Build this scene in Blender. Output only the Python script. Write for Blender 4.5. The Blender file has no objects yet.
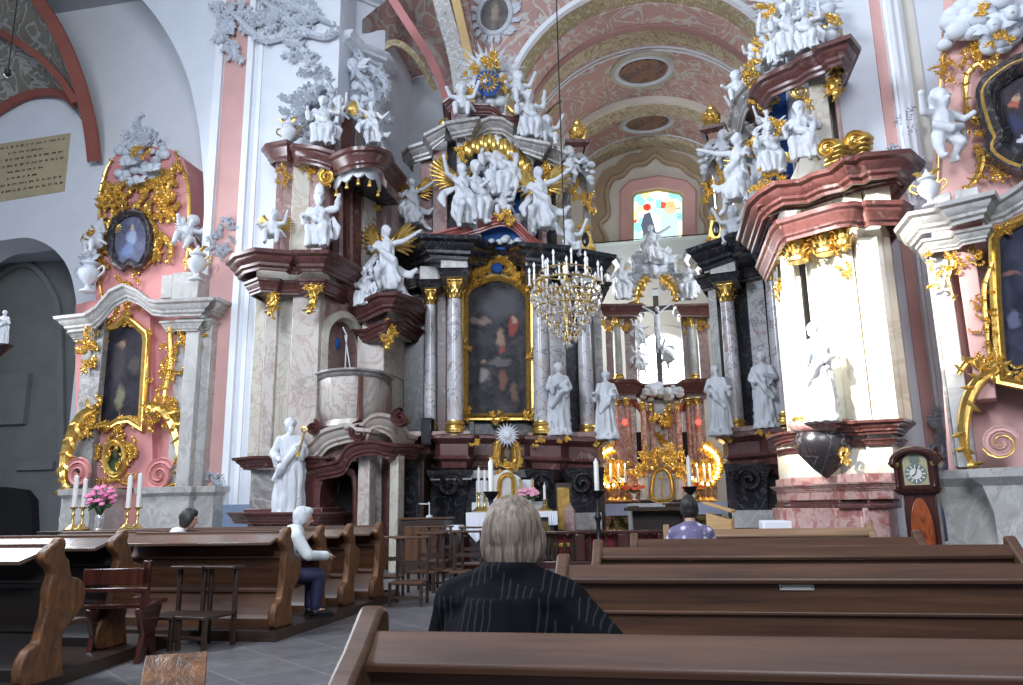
import bpy, math, random
from math import sin, cos, pi, radians, sqrt, atan2
from mathutils import Vector, Matrix, Euler, noise
scene = bpy.context.scene
COL = scene.collection
# ------------------------------------------------------------------ camera
FPX, IW, IH = 767.0, 1023.0, 685.0
PITCH, YAW, ROLL = 12.03, 11.0, -1.0
EYE = Vector((0, 0, 1.27))
CROT = Matrix.Rotation(radians(YAW), 3, 'Z') @ Matrix.Rotation(radians(90+PITCH), 3, 'X') @ Matrix.Rotation(radians(ROLL), 3, 'Z')
cam_data = bpy.data.cameras.new('camera'); cam = bpy.data.objects.new('camera', cam_data); COL.objects.link(cam)
cam.matrix_world = Matrix.Translation(EYE) @ CROT.to_4x4()
cam_data.sensor_width = 36.0; cam_data.lens = FPX/IW*36.0; cam_data.clip_start = .05; cam_data.clip_end = 200
scene.camera = cam
def ray(px, py):
    return (CROT @ Vector((px-IW/2, -(py-IH/2), -FPX))).normalized()
def at(px, py, Y):
    d = ray(px, py); return EYE + d*(Y/d.y)
def atz(px, py, z):
    d = ray(px, py); return EYE + d*((z-EYE.z)/d.z)
class Frame:
    """a vertical reference plane: x runs to the right, y into the wall, z up from the floor"""
    def __init__(s, ox, oy, deg, oz=0.0):
        s.o = Vector((ox, oy, oz)); s.a = radians(deg)
        s.u = Vector((cos(s.a), sin(s.a), 0)); s.n = Vector((-sin(s.a), cos(s.a), 0))
    def p(s, px, py, y=0.0):
        d = ray(px, py); t = ((s.o-EYE).dot(s.n)+y)/d.dot(s.n); q = EYE+d*t-s.o
        return Vector((q.dot(s.u), y, q.z))
    def x(s, px, py, y=0.0): return s.p(px, py, y).x
    def z(s, px, py, y=0.0): return s.p(px, py, y).z
    def xz(s, px, py, y=0.0):
        q = s.p(px, py, y); return (q.x, q.z)
    def w(s, x, y, z): return s.o + s.u*x + s.n*y + Vector((0, 0, z))
    def wp(s, px, py, y=0.0):
        q = s.p(px, py, y); return s.w(q.x, q.y, q.z)
# ------------------------------------------------------------------ mesh builder
MIR = [None]       # mirror frame, for the altar opposite
class MB:
    def __init__(s): s.v = []; s.f = []
    def add(s, vs, fs, M=None):
        b = len(s.v)
        if M is not None: vs = [M @ Vector(v) for v in vs]
        s.v += [tuple(v) for v in vs]; s.f += [tuple(i+b for i in f) for f in fs]; return s
    def join(s, o, M=None): return s.add(o.v, o.f, M)
    def mirror_x(s, cx):
        b = len(s.v); n = list(s.v); s.v += [(2*cx-x, y, z) for x, y, z in n]
        s.f += [tuple(reversed([i+b for i in f])) for f in list(s.f)]; return s
    def box(s, x0, x1, y0, y1, z0, z1, M=None):
        if x0 > x1: x0, x1 = x1, x0
        if y0 > y1: y0, y1 = y1, y0
        if z0 > z1: z0, z1 = z1, z0
        return s.add([(x0,y0,z0),(x1,y0,z0),(x1,y1,z0),(x0,y1,z0),(x0,y0,z1),(x1,y0,z1),(x1,y1,z1),(x0,y1,z1)],
                     [(3,2,1,0),(4,5,6,7),(0,1,5,4),(1,2,6,5),(2,3,7,6),(3,0,4,7)], M)
    def prism(s, out, y0, y1, M=None):           # outline in x,z ; extruded in y
        n = len(out)
        return s.add([(x,y0,z) for x,z in out]+[(x,y1,z) for x,z in out],
                     [tuple(range(n)), tuple(range(2*n-1,n-1,-1))]+[((i+1)%n,i,i+n,(i+1)%n+n) for i in range(n)], M)
    def hprism(s, out, z0, z1, M=None):          # outline in x,y
        n = len(out)
        return s.add([(x,y,z0) for x,y in out]+[(x,y,z1) for x,y in out],
                     [tuple(range(n-1,-1,-1)), tuple(range(n,2*n))]+[(i,(i+1)%n,(i+1)%n+n,i+n) for i in range(n)], M)
    def lathe(s, prof, c=(0,0,0), n=16, M=None, rx=1, ry=1):
        vs = []; fs = []
        for r, z in prof:
            for k in range(n):
                a = 2*pi*k/n; vs.append((c[0]+r*rx*cos(a), c[1]+r*ry*sin(a), c[2]+z))
        for j in range(len(prof)-1):
            for k in range(n):
                k2 = (k+1)%n; fs.append((j*n+k, j*n+k2, (j+1)*n+k2, (j+1)*n+k))
        fs.append(tuple(range(n-1,-1,-1))); m = (len(prof)-1)*n; fs.append(tuple(range(m, m+n)))
        return s.add(vs, fs, M)
    def ell(s, c, r, n=8, m=6, M=None):
        if not hasattr(r, '__len__'): r = (r,r,r)
        vs = [(c[0],c[1],c[2]-r[2])]
        for j in range(1,m):
            t = -pi/2+pi*j/m
            for k in range(n):
                a = 2*pi*k/n; vs.append((c[0]+r[0]*cos(t)*cos(a), c[1]+r[1]*cos(t)*sin(a), c[2]+r[2]*sin(t)))
        vs.append((c[0],c[1],c[2]+r[2])); top = len(vs)-1; fs = []
        for k in range(n): fs.append((0, 1+(k+1)%n, 1+k)); fs.append((top, top-n+k, top-n+(k+1)%n))
        for j in range(m-2):
            for k in range(n): a=1+j*n; fs.append((a+k, a+(k+1)%n, a+n+(k+1)%n, a+n+k))
        return s.add(vs, fs, M)
    def tube(s, pts, rad, n=6, M=None, flat=1.0, closed=False):
        pts = [Vector(p) for p in pts]; N = len(pts)
        if not hasattr(rad, '__len__'): rad = [rad]*N
        vs = []; fs = []; up = None
        for i, p in enumerate(pts):
            if closed: d = pts[(i+1)%N]-pts[i-1]
            else: d = pts[min(i+1,N-1)]-pts[max(i-1,0)]
            if d.length < 1e-9: d = Vector((0,0,1))
            d.normalize()
            if up is None: up = Vector((0,1,0)) if abs(d.y) < .9 else Vector((1,0,0))
            a = d.cross(up)
            if a.length < 1e-6: a = d.orthogonal()
            a.normalize(); b = a.cross(d).normalized(); up = b
            for k in range(n):
                t = 2*pi*k/n; vs.append(p + a*cos(t)*rad[i] + b*sin(t)*rad[i]*flat)
        for i in range(N if closed else N-1):
            j = (i+1)%N
            for k in range(n): k2=(k+1)%n; fs.append((i*n+k, j*n+k, j*n+k2, i*n+k2))
        if not closed: fs += [tuple(range(n)), tuple(range(N*n-1, N*n-n-1, -1))]
        return s.add(vs, fs, M)
    def cap(s, p, q, r0, r1, n=8):               # tapered capsule
        p = Vector(p); q = Vector(q); s.tube([p, q], [r0, r1], n); s.ell(p, r0, n, 6); s.ell(q, r1, n, 6); return s
    def sweep(s, path, prof, cap=True, M=None, side=-1, shut=False):
        """horizontal moulding: path (x,y[,dz]) left to right, profile (out,z); out is toward -y"""
        P = [Vector((p[0],p[1])) for p in path]; dz = [p[2] if len(p) > 2 else 0 for p in path]; N = len(P); vs = []; fs = []; m = len(prof)
        for i in range(N):
            if shut: a, b = P[i]-P[i-1], P[(i+1)%N]-P[i]
            else:
                a = P[i]-P[i-1] if i else P[1]-P[0]; b = P[i+1]-P[i] if i < N-1 else P[i]-P[i-1]
            a.normalize(); b.normalize()
            na = Vector((a.y,-a.x))*(-side); nb = Vector((b.y,-b.x))*(-side); nn = na+nb
            if nn.length < 1e-4: nn = na.copy()
            nn.normalize(); k = 1/max(.45, nn.dot(na))
            for o, z in prof: vs.append((P[i].x+nn.x*o*k, P[i].y+nn.y*o*k, z+dz[i]))
        for i in range(N if shut else N-1):
            i2 = (i+1)%N
            for j in range(m-1): fs.append((i*m+j, i2*m+j, i2*m+j+1, i*m+j+1))
        if cap and not shut: fs += [tuple(range(m)), tuple(range(N*m-1,(N-1)*m-1,-1))]
        return s.add(vs, fs, M)
    def fsweep(s, out, prof, closed=True, M=None):
        """frame moulding: outline (x,z), profile (outward,y)"""
        P = [Vector(p) for p in out]; N = len(P)
        if closed:
            ar = sum(P[i].x*P[(i+1)%N].y-P[(i+1)%N].x*P[i].y for i in range(N)); sg = 1 if ar > 0 else -1
        else: sg = 1
        vs = []; fs = []; m = len(prof)
        for i in range(N):
            if closed: a, b = P[i]-P[i-1], P[(i+1)%N]-P[i]
            else:
                a = P[i]-P[i-1] if i else P[1]-P[0]; b = P[i+1]-P[i] if i < N-1 else P[i]-P[i-1]
            a.normalize(); b.normalize(); na = Vector((a.y,-a.x))*sg; nb = Vector((b.y,-b.x))*sg; nn = na+nb
            if nn.length < 1e-4: nn = na.copy()
            nn.normalize(); k = 1/max(.5, nn.dot(na))
            for o, y in prof: q = P[i]+nn*o*k; vs.append((q.x, y, q.y))
        for i in range(N if closed else N-1):
            i2 = (i+1)%N
            for j in range(m-1): fs.append((i*m+j, i*m+j+1, i2*m+j+1, i2*m+j))
        if not closed: fs += [tuple(range(m)), tuple(range(N*m-1,(N-1)*m-1,-1))]
        return s.add(vs, fs, M)
    def grid(s, rows, M=None, flip=False):
        n = len(rows[0]); vs = [p for r in rows for p in r]
        fs = [(i*n+j, i*n+j+1, (i+1)*n+j+1, (i+1)*n+j) for i in range(len(rows)-1) for j in range(n-1)]
        if flip: fs = [tuple(reversed(f)) for f in fs]
        return s.add(vs, fs, M)
    # relief ornament, drawn in the x,z plane and raised toward -y
    def band(s, pts, wid, y, h):
        N = len(pts); rows = []
        for i in range(N):
            a = Vector(pts[min(i+1,N-1)])-Vector(pts[max(i-1,0)])
            if a.length < 1e-9: a = Vector((1,0))
            a.normalize(); nx, nz = a.y, -a.x; w = wid[i]; x, z = pts[i]; hh = h*min(1, w*12+.3)
            rows.append([(x+nx*w, y, z+nz*w), (x+nx*w*.7, y-hh, z+nz*w*.7), (x, y-hh*.45, z), (x-nx*w*.7, y-hh, z-nz*w*.7), (x-nx*w, y, z-nz*w)])
        return s.grid(rows)
    def leaf(s, x, z, a, L, w, curl, y, h):
        rows = []; n = 5; px, pz = x, z; ang = a
        for i in range(n+1):
            t = i/n; ww = w*(sin(pi*min(1,(t*.8+.2)))**.7)*(1 if i % 2 else .72) if i < n else .004
            nx, nz = -sin(ang), cos(ang); yy = y-h*(.5+.9*t*(1.1-t)*2)
            rows.append([(px+nx*ww, yy+h*.35, pz+nz*ww), (px, yy-h*.2, pz), (px-nx*ww, yy+h*.35, pz-nz*ww)])
            px += cos(ang)*L/n; pz += sin(ang)*L/n; ang += curl/n
        return s.grid(rows)
    def acanthus(s, pts, w, y, h, rng, side=0, leafy=1.0):
        N = len(pts); wid = [w*(.35+.65*sin(pi*min(1,(i/(N-1))*.9+.12))) for i in range(N)]
        s.band(pts, wid, y, h)
        step = 2
        for i in range(1, N-1, step):
            a = Vector(pts[i+1])-Vector(pts[i-1]); ang = atan2(a.y, a.x)
            for sd in (1,-1):
                if side and sd != side: continue
                if rng.random() > leafy: continue
                L = w*rng.uniform(1.5,2.7)
                s.leaf(pts[i][0], pts[i][1], ang+sd*rng.uniform(.5,1.0), L, w*rng.uniform(.32,.55), sd*rng.uniform(.2,1.6), y-h*.3, h*.8)
        s.ell((pts[-1][0], y-h*.6, pts[-1][1]), (w*.75, h*.8, w*.75), 6, 5)
        return s
    def build(s, name, mat, parent=None, smooth=35, bevel=0, mods=None):
        if MIR[0]: s.v = [(-x,y,z) for x,y,z in s.v]; s.f = [tuple(reversed(f)) for f in s.f]
        me = bpy.data.meshes.new(name); me.from_pydata(s.v, [], s.f); me.validate()
        if isinstance(mat, (list, tuple)):
            for m_ in mat: me.materials.append(m_)
        else: me.materials.append(mat)
        o = bpy.data.objects.new(name, me); COL.objects.link(o)
        if parent: o.parent = parent
        if smooth:
            me.shade_smooth()
            try: me.set_sharp_from_angle(angle=radians(smooth))
            except Exception: pass
        if bevel:
            b = o.modifiers.new('bevel', 'BEVEL'); b.width = bevel; b.segments = 2; b.limit_method = 'ANGLE'
        return o
def clo(x, z, a, L, k0, k1, n=14, power=1.0):
    """curve whose curvature runs from k0 to k1 (total turn in radians)"""
    pts = [(x,z)]; ang = a
    for i in range(n):
        t = (i+.5)/n
        k = k0+(k1-k0)*t if power == 1 else (k0*(1-t)**power + k1*t**power)
        ang += k/n; x += cos(ang)*L/n; z += sin(ang)*L/n; pts.append((x,z))
    return pts
def spiral(cx, cz, r, turns, a0, dirn=1, n=None, rmin=.12):
    n = n or int(12*turns)+2; out = []
    for i in range(n):
        t = i/(n-1); rr = r*(1-(1-rmin)*t); a = a0+dirn*turns*2*pi*t; out.append((cx+rr*cos(a), cz+rr*sin(a)))
    return out
def smooth_pts(P, n=4, closed=False):
    out = []; N = len(P); D = len(P[0])
    for i in range(N if closed else N-1):
        if closed: p0,p1,p2,p3 = P[i-1],P[i],P[(i+1)%N],P[(i+2)%N]
        else: p0,p1,p2,p3 = P[max(i-1,0)],P[i],P[i+1],P[min(i+2,N-1)]
        for k in range(n):
            t = k/n
            out.append(tuple(.5*((2*p1[d])+(-p0[d]+p2[d])*t+(2*p0[d]-5*p1[d]+4*p2[d]-p3[d])*t*t+(-p0[d]+3*p1[d]-3*p2[d]+p3[d])*t**3) for d in range(D)))
    if not closed: out.append(tuple(P[-1]))
    return out
def rocaille(mb, cx, cz, w, h, seed, n=8, size=.3, y=0, rel=.05, ellipse=True, wd=.16):
    rng = random.Random(seed)
    for i in range(n):
        for _ in range(20):
            u, v = rng.uniform(-1,1), rng.uniform(-1,1)
            if not ellipse or u*u+v*v < 1: break
        L = size*rng.uniform(.8,1.5); k = rng.choice((-1,1))*rng.uniform(3,6.5)
        if rng.random() < .5: pts = clo(cx+u*w/2, cz+v*h/2, rng.uniform(0,6.28), L, k*.2, k, 10)
        else: pts = clo(cx+u*w/2, cz+v*h/2, rng.uniform(0,6.28), L, -k*.9, k, 12)
        mb.acanthus(pts, size*wd, y, rel, rng)
    return mb
# ------------------------------------------------------------------ object helpers
def put(o, label=None, cat=None, group=None, kind=None, loc=None, rz=None, sc=None):
    if label: o['label'] = label
    if cat: o['category'] = cat
    if group: o['group'] = group
    if kind: o['kind'] = kind
    if loc is not None: o.location = loc
    if rz is not None: o.rotation_euler = (0,0,rz)
    if sc is not None: o.scale = (sc,sc,sc)
    return o
def thing(name, label, cat, loc=(0,0,0), rz=0, group=None):
    o = bpy.data.objects.new(name, None); COL.objects.link(o); o.empty_display_size = .2
    return put(o, label, cat, group, None, loc, rz)
def fthing(name, label, cat, fr, group=None):
    fr = MIR[0] or fr
    return thing(name, label, cat, fr.o, fr.a, group)
KIDS = {}
def clone(o, loc, rz=0, label=None, group=None, sc=None, rot=None, parent=None):
    c = o.copy(); COL.objects.link(c); c.parent = parent
    for k in ('label','category','group'):
        if parent is not None and k in c: del c[k]
    if parent is None:
        c.location = loc; c.rotation_euler = rot if rot else (0,0,rz)
        if label: c['label'] = label
        if group: c['group'] = group
        if sc is not None: c.scale = (sc,sc,sc) if not hasattr(sc,'__len__') else sc
    for ch in [x for x in bpy.data.objects if x.parent == o]:
        d = ch.copy(); COL.objects.link(d); d.parent = c
        for g in [x for x in bpy.data.objects if x.parent == ch]:
            e = g.copy(); COL.objects.link(e); e.parent = d
    return c
def struct(mb, name, mat, parent=None, **k):
    o = mb.build(name, mat, parent, **k)
    if parent is None: o['kind'] = 'structure'
    return o
def remeshed(mb, voxel, mat, name, smooth_it=2, disp=None):
    """the closed pieces of mb grown together into one continuous skin"""
    me = bpy.data.meshes.new(name); me.from_pydata(mb.v, [], mb.f)
    o = bpy.data.objects.new(name, me); COL.objects.link(o)
    m = o.modifiers.new('r','REMESH'); m.mode = 'VOXEL'; m.voxel_size = voxel; m.use_smooth_shade = True
    if smooth_it:
        q = o.modifiers.new('s','SMOOTH'); q.iterations = smooth_it; q.factor = .5
    dg = bpy.context.evaluated_depsgraph_get()
    nm = bpy.data.meshes.new_from_object(o.evaluated_get(dg)); nm.name = name
    bpy.data.objects.remove(o); bpy.data.meshes.remove(me)
    nm.materials.clear(); nm.materials.append(mat); nm.shade_smooth()
    return nm
def mobj(me, name, parent=None):
    o = bpy.data.objects.new(name, me); COL.objects.link(o)
    if parent: o.parent = parent
    return o
# ------------------------------------------------------------------ materials
class NT:
    def __init__(s, name):
        s.m = bpy.data.materials.new(name); s.m.use_nodes = True; s.t = s.m.node_tree; s.t.nodes.clear()
        s.out = s.n('ShaderNodeOutputMaterial'); s.b = s.n('ShaderNodeBsdfPrincipled'); s.l(s.b.outputs[0], s.out.inputs[0])
    def n(s, ty, **k):
        x = s.t.nodes.new(ty)
        for a, v in k.items():
            if a.startswith('i_'): x.inputs[a[2:].replace('_',' ')].default_value = v
            else: setattr(x, a, v)
        return x
    def l(s, a, b): s.t.links.new(a, b)
    def coord(s, scale=(1,1,1), gen=False, rot=(0,0,0)):
        c = s.n('ShaderNodeTexCoord'); m = s.n('ShaderNodeMapping'); m.inputs['Scale'].default_value = scale; m.inputs['Rotation'].default_value = rot
        s.l(c.outputs['Object'], m.inputs[0]); return m.outputs[0]
    def noise(s, vec, sc, det=4, rough=.55, dist=0):
        x = s.n('ShaderNodeTexNoise'); x.inputs['Scale'].default_value = sc; x.inputs['Detail'].default_value = det; x.inputs['Roughness'].default_value = rough; x.inputs['Distortion'].default_value = dist
        if vec: s.l(vec, x.inputs[0])
        return x.outputs[0]
    def ramp(s, f, stops, interp='LINEAR'):
        r = s.n('ShaderNodeValToRGB'); r.color_ramp.interpolation = interp; e = r.color_ramp.elements
        while len(e) < len(stops): e.new(.5)
        for i, (p, c) in enumerate(stops):
            e[i].position = p; e[i].color = (*c, 1) if len(c) == 3 else c
        s.l(f, r.inputs[0]); return r.outputs[0]
    def mix(s, fac, a, b, mode='MIX'):
        x = s.n('ShaderNodeMix', data_type='RGBA', blend_type=mode)
        for i, v in ((0,fac),(6,a),(7,b)):
            if hasattr(v, 'is_linked') or hasattr(v, 'links'): s.l(v, x.inputs[i])
            elif i == 0: x.inputs[0].default_value = v
            else: x.inputs[i].default_value = (*v,1)
        return x.outputs[2]
    def math(s, op, a, b=0):
        x = s.n('ShaderNodeMath', operation=op)
        for i, v in enumerate((a,b)):
            if hasattr(v, 'links'): s.l(v, x.inputs[i])
            else: x.inputs[i].default_value = v
        return x.outputs[0]
    def bump(s, h, st=.3, d=.02):
        x = s.n('ShaderNodeBump'); x.inputs['Strength'].default_value = st; x.inputs['Distance'].default_value = d
        s.l(h, x.inputs['Height']); s.l(x.outputs[0], s.b.inputs['Normal'])
    def fin(s, col=None, rough=.5, metal=0, spec=.5, coat=0):
        if col is not None:
            if hasattr(col,'links'): s.l(col, s.b.inputs['Base Color'])
            else: s.b.inputs['Base Color'].default_value = (*col,1)
        if hasattr(rough,'links'): s.l(rough, s.b.inputs['Roughness'])
        else: s.b.inputs['Roughness'].default_value = rough
        s.b.inputs['Metallic'].default_value = metal; s.b.inputs['Specular IOR Level'].default_value = spec
        if coat: s.b.inputs['Coat Weight'].default_value = coat; s.b.inputs['Coat Roughness'].default_value = .12
        return s.m
def mul(c, k): return tuple(min(1, x*k) for x in c)
def plaster(name, c, var=.08, rough=.85, sc=1.2):
    t = NT(name); v = t.coord(); a = t.noise(v, sc, 5, .6)
    t.bump(t.noise(v, 14, 4), .12, .02)
    return t.fin(t.ramp(a, [(.3, mul(c,1-var)), (.7, mul(c,1+var))]), rough, 0, .3)
def marble(name, base, vein, vein2=None, sc=1.0, rough=.25, width=.045, blot=None, bl=.5):
    t = NT(name); v = t.coord((sc,sc,sc*.8), rot=(.3,.5,.2))
    d = t.noise(v, 1.1, 5, .6, 1.2)
    w = t.math('ABSOLUTE', t.math('SUBTRACT', t.noise(v, 1.7, 6, .58, 1.5), .5))
    col = t.ramp(d, [(.3, mul(base,.82)), (.7, mul(base,1.08))])
    if blot:
        col = t.mix(t.ramp(t.noise(v, 2.2, 6, .65, .8), [(bl-.06,(0,0,0)),(bl+.1,(1,1,1))]), col, blot)
    col = t.mix(t.ramp(w, [(0,(1,1,1)),(width,(0,0,0))]), col, vein)
    if vein2:
        w2 = t.math('ABSOLUTE', t.math('SUBTRACT', t.noise(v, .9, 5, .6, 2.2), .46))
        col = t.mix(t.ramp(w2, [(0,(1,1,1)),(width*.7,(0,0,0))]), col, vein2)
    return t.fin(col, rough, 0, .5)
def mottled(name, a, b, c, sc=3, rough=.28):
    t = NT(name); v = t.coord()
    f = t.noise(v, sc, 8, .68, .6)
    col = t.ramp(f, [(.3,a),(.47,b),(.56,a),(.68,c)])
    return t.fin(col, rough, 0, .5)
def wood(name, a, b, sc=1, axis=0, rough=.4, coat=0):
    t = NT(name); s_ = [26*sc, 26*sc, 26*sc]; s_[axis] = 1.6*sc
    v = t.coord(tuple(s_)); n1 = t.noise(v, 1, 6, .6, .4)
    v2 = t.coord((2,2,2)); n2 = t.noise(v2, 1, 3)
    col = t.mix(t.math('MULTIPLY', n2, .5), t.ramp(n1, [(.32,a),(.68,b)]), mul(a,.8))
    t.bump(n1, .15, .006)
    return t.fin(col, rough, 0, .5, coat)
def gold(name, c=(.86,.57,.16), rough=.3, dirt=.35):
    t = NT(name); v = t.coord(); n = t.noise(v, 9, 5, .6)
    t.bump(t.noise(v, 30, 4, .6), .25, .01)
    return t.fin(t.ramp(n, [(.3, mul(c,1-dirt)), (.65, c)]), rough, .85, .5)
def scrollwork(name, base, light, dark, sc=1.0, amt=1.0):
    """painted arabesques: thin curling lines and blotches over a ground colour"""
    t = NT(name); v = t.coord((sc,sc,sc))
    n = t.noise(v, 1.3, 1.5, .45, 2.6)
    w = t.math('ABSOLUTE', t.math('SUBTRACT', n, .5))
    n3 = t.noise(v, 1.3, 1.5, .45, 2.75); w3 = t.math('ABSOLUTE', t.math('SUBTRACT', n3, .515))
    g = t.noise(v, .5, 4, .6)
    col = t.ramp(g, [(.35, mul(base,.86)), (.7, mul(base,1.08))])
    col = t.mix(t.ramp(w3, [(.0,(.9*amt,)*3),(.022,(.7*amt,)*3),(.035,(0,0,0))]), col, dark)
    col = t.mix(t.ramp(w, [(.0,(.9*amt,)*3),(.03,(.8*amt,)*3),(.045,(0,0,0))]), col, light)
    return t.fin(col, .85, 0, .2)
def picture(name, bg, bg2, spots, sc=1.0):
    """a dim figure painting: spots are (x,z,rx,rz,colour) in the part's own plane"""
    t = NT(name); c = t.n('ShaderNodeTexCoord'); v = c.outputs['Object']
    n = t.noise(t.coord((sc,sc,sc)), 2.2, 6, .65, .8); col = t.ramp(n, [(.35,bg),(.7,bg2)])
    wob = t.n('ShaderNodeMix', data_type='VECTOR'); nz = t.n('ShaderNodeTexNoise'); nz.inputs['Scale'].default_value = 5/sc; nz.inputs['Detail'].default_value = 4; t.l(v, nz.inputs[0])
    ad = t.n('ShaderNodeVectorMath', operation='MULTIPLY_ADD'); t.l(nz.outputs['Color'], ad.inputs[0]); ad.inputs[1].default_value = (.28*sc,0,.28*sc); 
    sb = t.n('ShaderNodeVectorMath', operation='SUBTRACT'); t.l(v, sb.inputs[0]); sb.inputs[1].default_value = (.14*sc,0,.14*sc); t.l(sb.outputs[0], ad.inputs[2])
    for x, z, rx, rz, cc in spots:
        m = t.n('ShaderNodeMapping'); m.vector_type = 'POINT'
        m.inputs['Scale'].default_value = (1/rx, .0, 1/rz); m.inputs['Location'].default_value = (-x/rx, 0, -z/rz)
        t.l(ad.outputs[0], m.inputs[0]); L = t.n('ShaderNodeVectorMath', operation='LENGTH'); t.l(m.outputs[0], L.inputs[0])
        col = t.mix(t.ramp(L.outputs['Value'], [(.55,(.9,.9,.9)),(1.0,(0,0,0))]), col, cc)
    return t.fin(col, .6, 0, .12)
def emit(name, c, st):
    t = NT(name); t.t.nodes.remove(t.b); e = t.n('ShaderNodeEmission'); e.inputs[0].default_value = (*c,1); e.inputs[1].default_value = st; t.l(e.outputs[0], t.out.inputs[0]); return t.m
def plain(name, c, rough=.5, metal=0, spec=.5): return NT(name).fin(c, rough, metal, spec)
M = {}
M['white'] = plaster('white_plaster', (.70,.73,.78), .05)
M['white2'] = plaster('bright_plaster', (.80,.82,.85), .04)
M['cream'] = plaster('cream_plaster', (.66,.62,.54), .06)
M['grey'] = plaster('grey_plaster', (.42,.44,.46), .08)
M['pink'] = plaster('pink_plaster', (.62,.37,.34), .07)
M['rose'] = plaster('rose_plaster', (.62,.27,.26), .10)
M['blue'] = plaster('blue_dado', (.22,.29,.40), .10)
M['ochre'] = plaster('ochre_plaster', (.60,.42,.20), .12)
M['stucco'] = plaster('stucco', (.58,.61,.66), .12, .7, 4)
M['statue'] = plaster('statue_white', (.62,.64,.67), .08, .5, 3)
M['gold'] = gold('gold_leaf')
M['gold2'] = gold('aged_gold', (.62,.38,.10), .35, .5)
M['brass'] = gold('brass', (.75,.55,.22), .25, .3)
M['m_white'] = marble('white_veined_marble', (.55,.54,.55), (.14,.13,.16), (.42,.22,.20), .8, .22, .018, (.46,.43,.44), .6)
M['m_pale'] = marble('pale_pink_marble', (.56,.51,.46), (.44,.34,.30), (.36,.31,.28), .55, .25, .03, (.54,.43,.38), .60)
M['m_beige'] = marble('beige_marble', (.56,.53,.45), (.45,.38,.30), (.46,.36,.30), .5, .25, .03, (.50,.48,.42), .55)
M['m_grey'] = marble('grey_marble', (.32,.31,.30), (.20,.18,.17), (.42,.40,.38), .8, .3, .04, (.22,.21,.20), .5)
M['m_light'] = marble('light_grey_marble', (.48,.47,.45), (.36,.34,.32), (.55,.53,.51), .7, .3, .04, (.40,.38,.35), .55)
M['m_red'] = mottled('red_brown_marble', (.070,.022,.020), (.13,.052,.046), (.26,.16,.14), 3.2)
M['m_mauve'] = mottled('mauve_marble', (.24,.13,.12), (.36,.25,.23), (.50,.43,.41), 2.6)
M['m_redwhite'] = mottled('red_white_marble', (.42,.17,.15), (.66,.52,.48), (.34,.11,.10), 4.5)
M['m_dark'] = marble('dark_marble', (.026,.023,.026), (.14,.13,.13), (.09,.045,.04), 1.2, .25, .02, (.05,.045,.05), .55)
M['m_black'] = marble('black_marble', (.018,.018,.022), (.10,.10,.11), None, 1.4, .18, .02)
M['oak'] = wood('oak_boards', (.042,.016,.007), (.115,.050,.023), .8, 0, .46)
M['oak_v'] = wood('oak_panel', (.060,.024,.010), (.14,.065,.030), .8, 2, .38)
t = NT('carved_pew_end'); v = t.coord((9,9,3)); n1 = t.noise(v,1.6,6,.65,1.2); n2 = t.noise(t.coord((3,3,3)),1.6,4,.6,1)
t.bump(n1,.6,.02); M['carved'] = t.fin(t.mix(t.ramp(n2,[(.38,(0,0,0)),(.62,(.8,.8,.8))]),t.ramp(n1,[(.35,(.055,.020,.008)),(.65,(.24,.10,.032))]),(.075,.035,.018)),.42,0,.4)
M['dark_wood'] = wood('dark_wood', (.020,.011,.008), (.055,.030,.020), 1, 0, .4)
M['mahog'] = wood('mahogany', (.030,.009,.007), (.085,.024,.016), .6, 2, .2, .3)
M['pine'] = wood('pine', (.46,.27,.11), (.60,.40,.19), .7, 0, .5)
M['void'] = plain('opening_shade', (.012,.011,.012), .9)  # near-black in place of the shade inside openings and gaps
M['bluep'] = plaster('blue_ground', (.03,.10,.33), .15)
M['cloth'] = plain('white_linen', (.78,.80,.86), .8)
M['candle'] = plain('candle_wax', (.82,.80,.75), .4)
M['iron'] = plain('black_iron', (.02,.02,.022), .4, .6)
M['flame'] = emit('flame', (1,.72,.34), 14)
M['bulb'] = plain('bulb_glass', (.85,.87,.9), .15)
t = NT('crystal'); M['crystal'] = t.fin((.75,.72,.70), .08, .55, .8)
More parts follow.
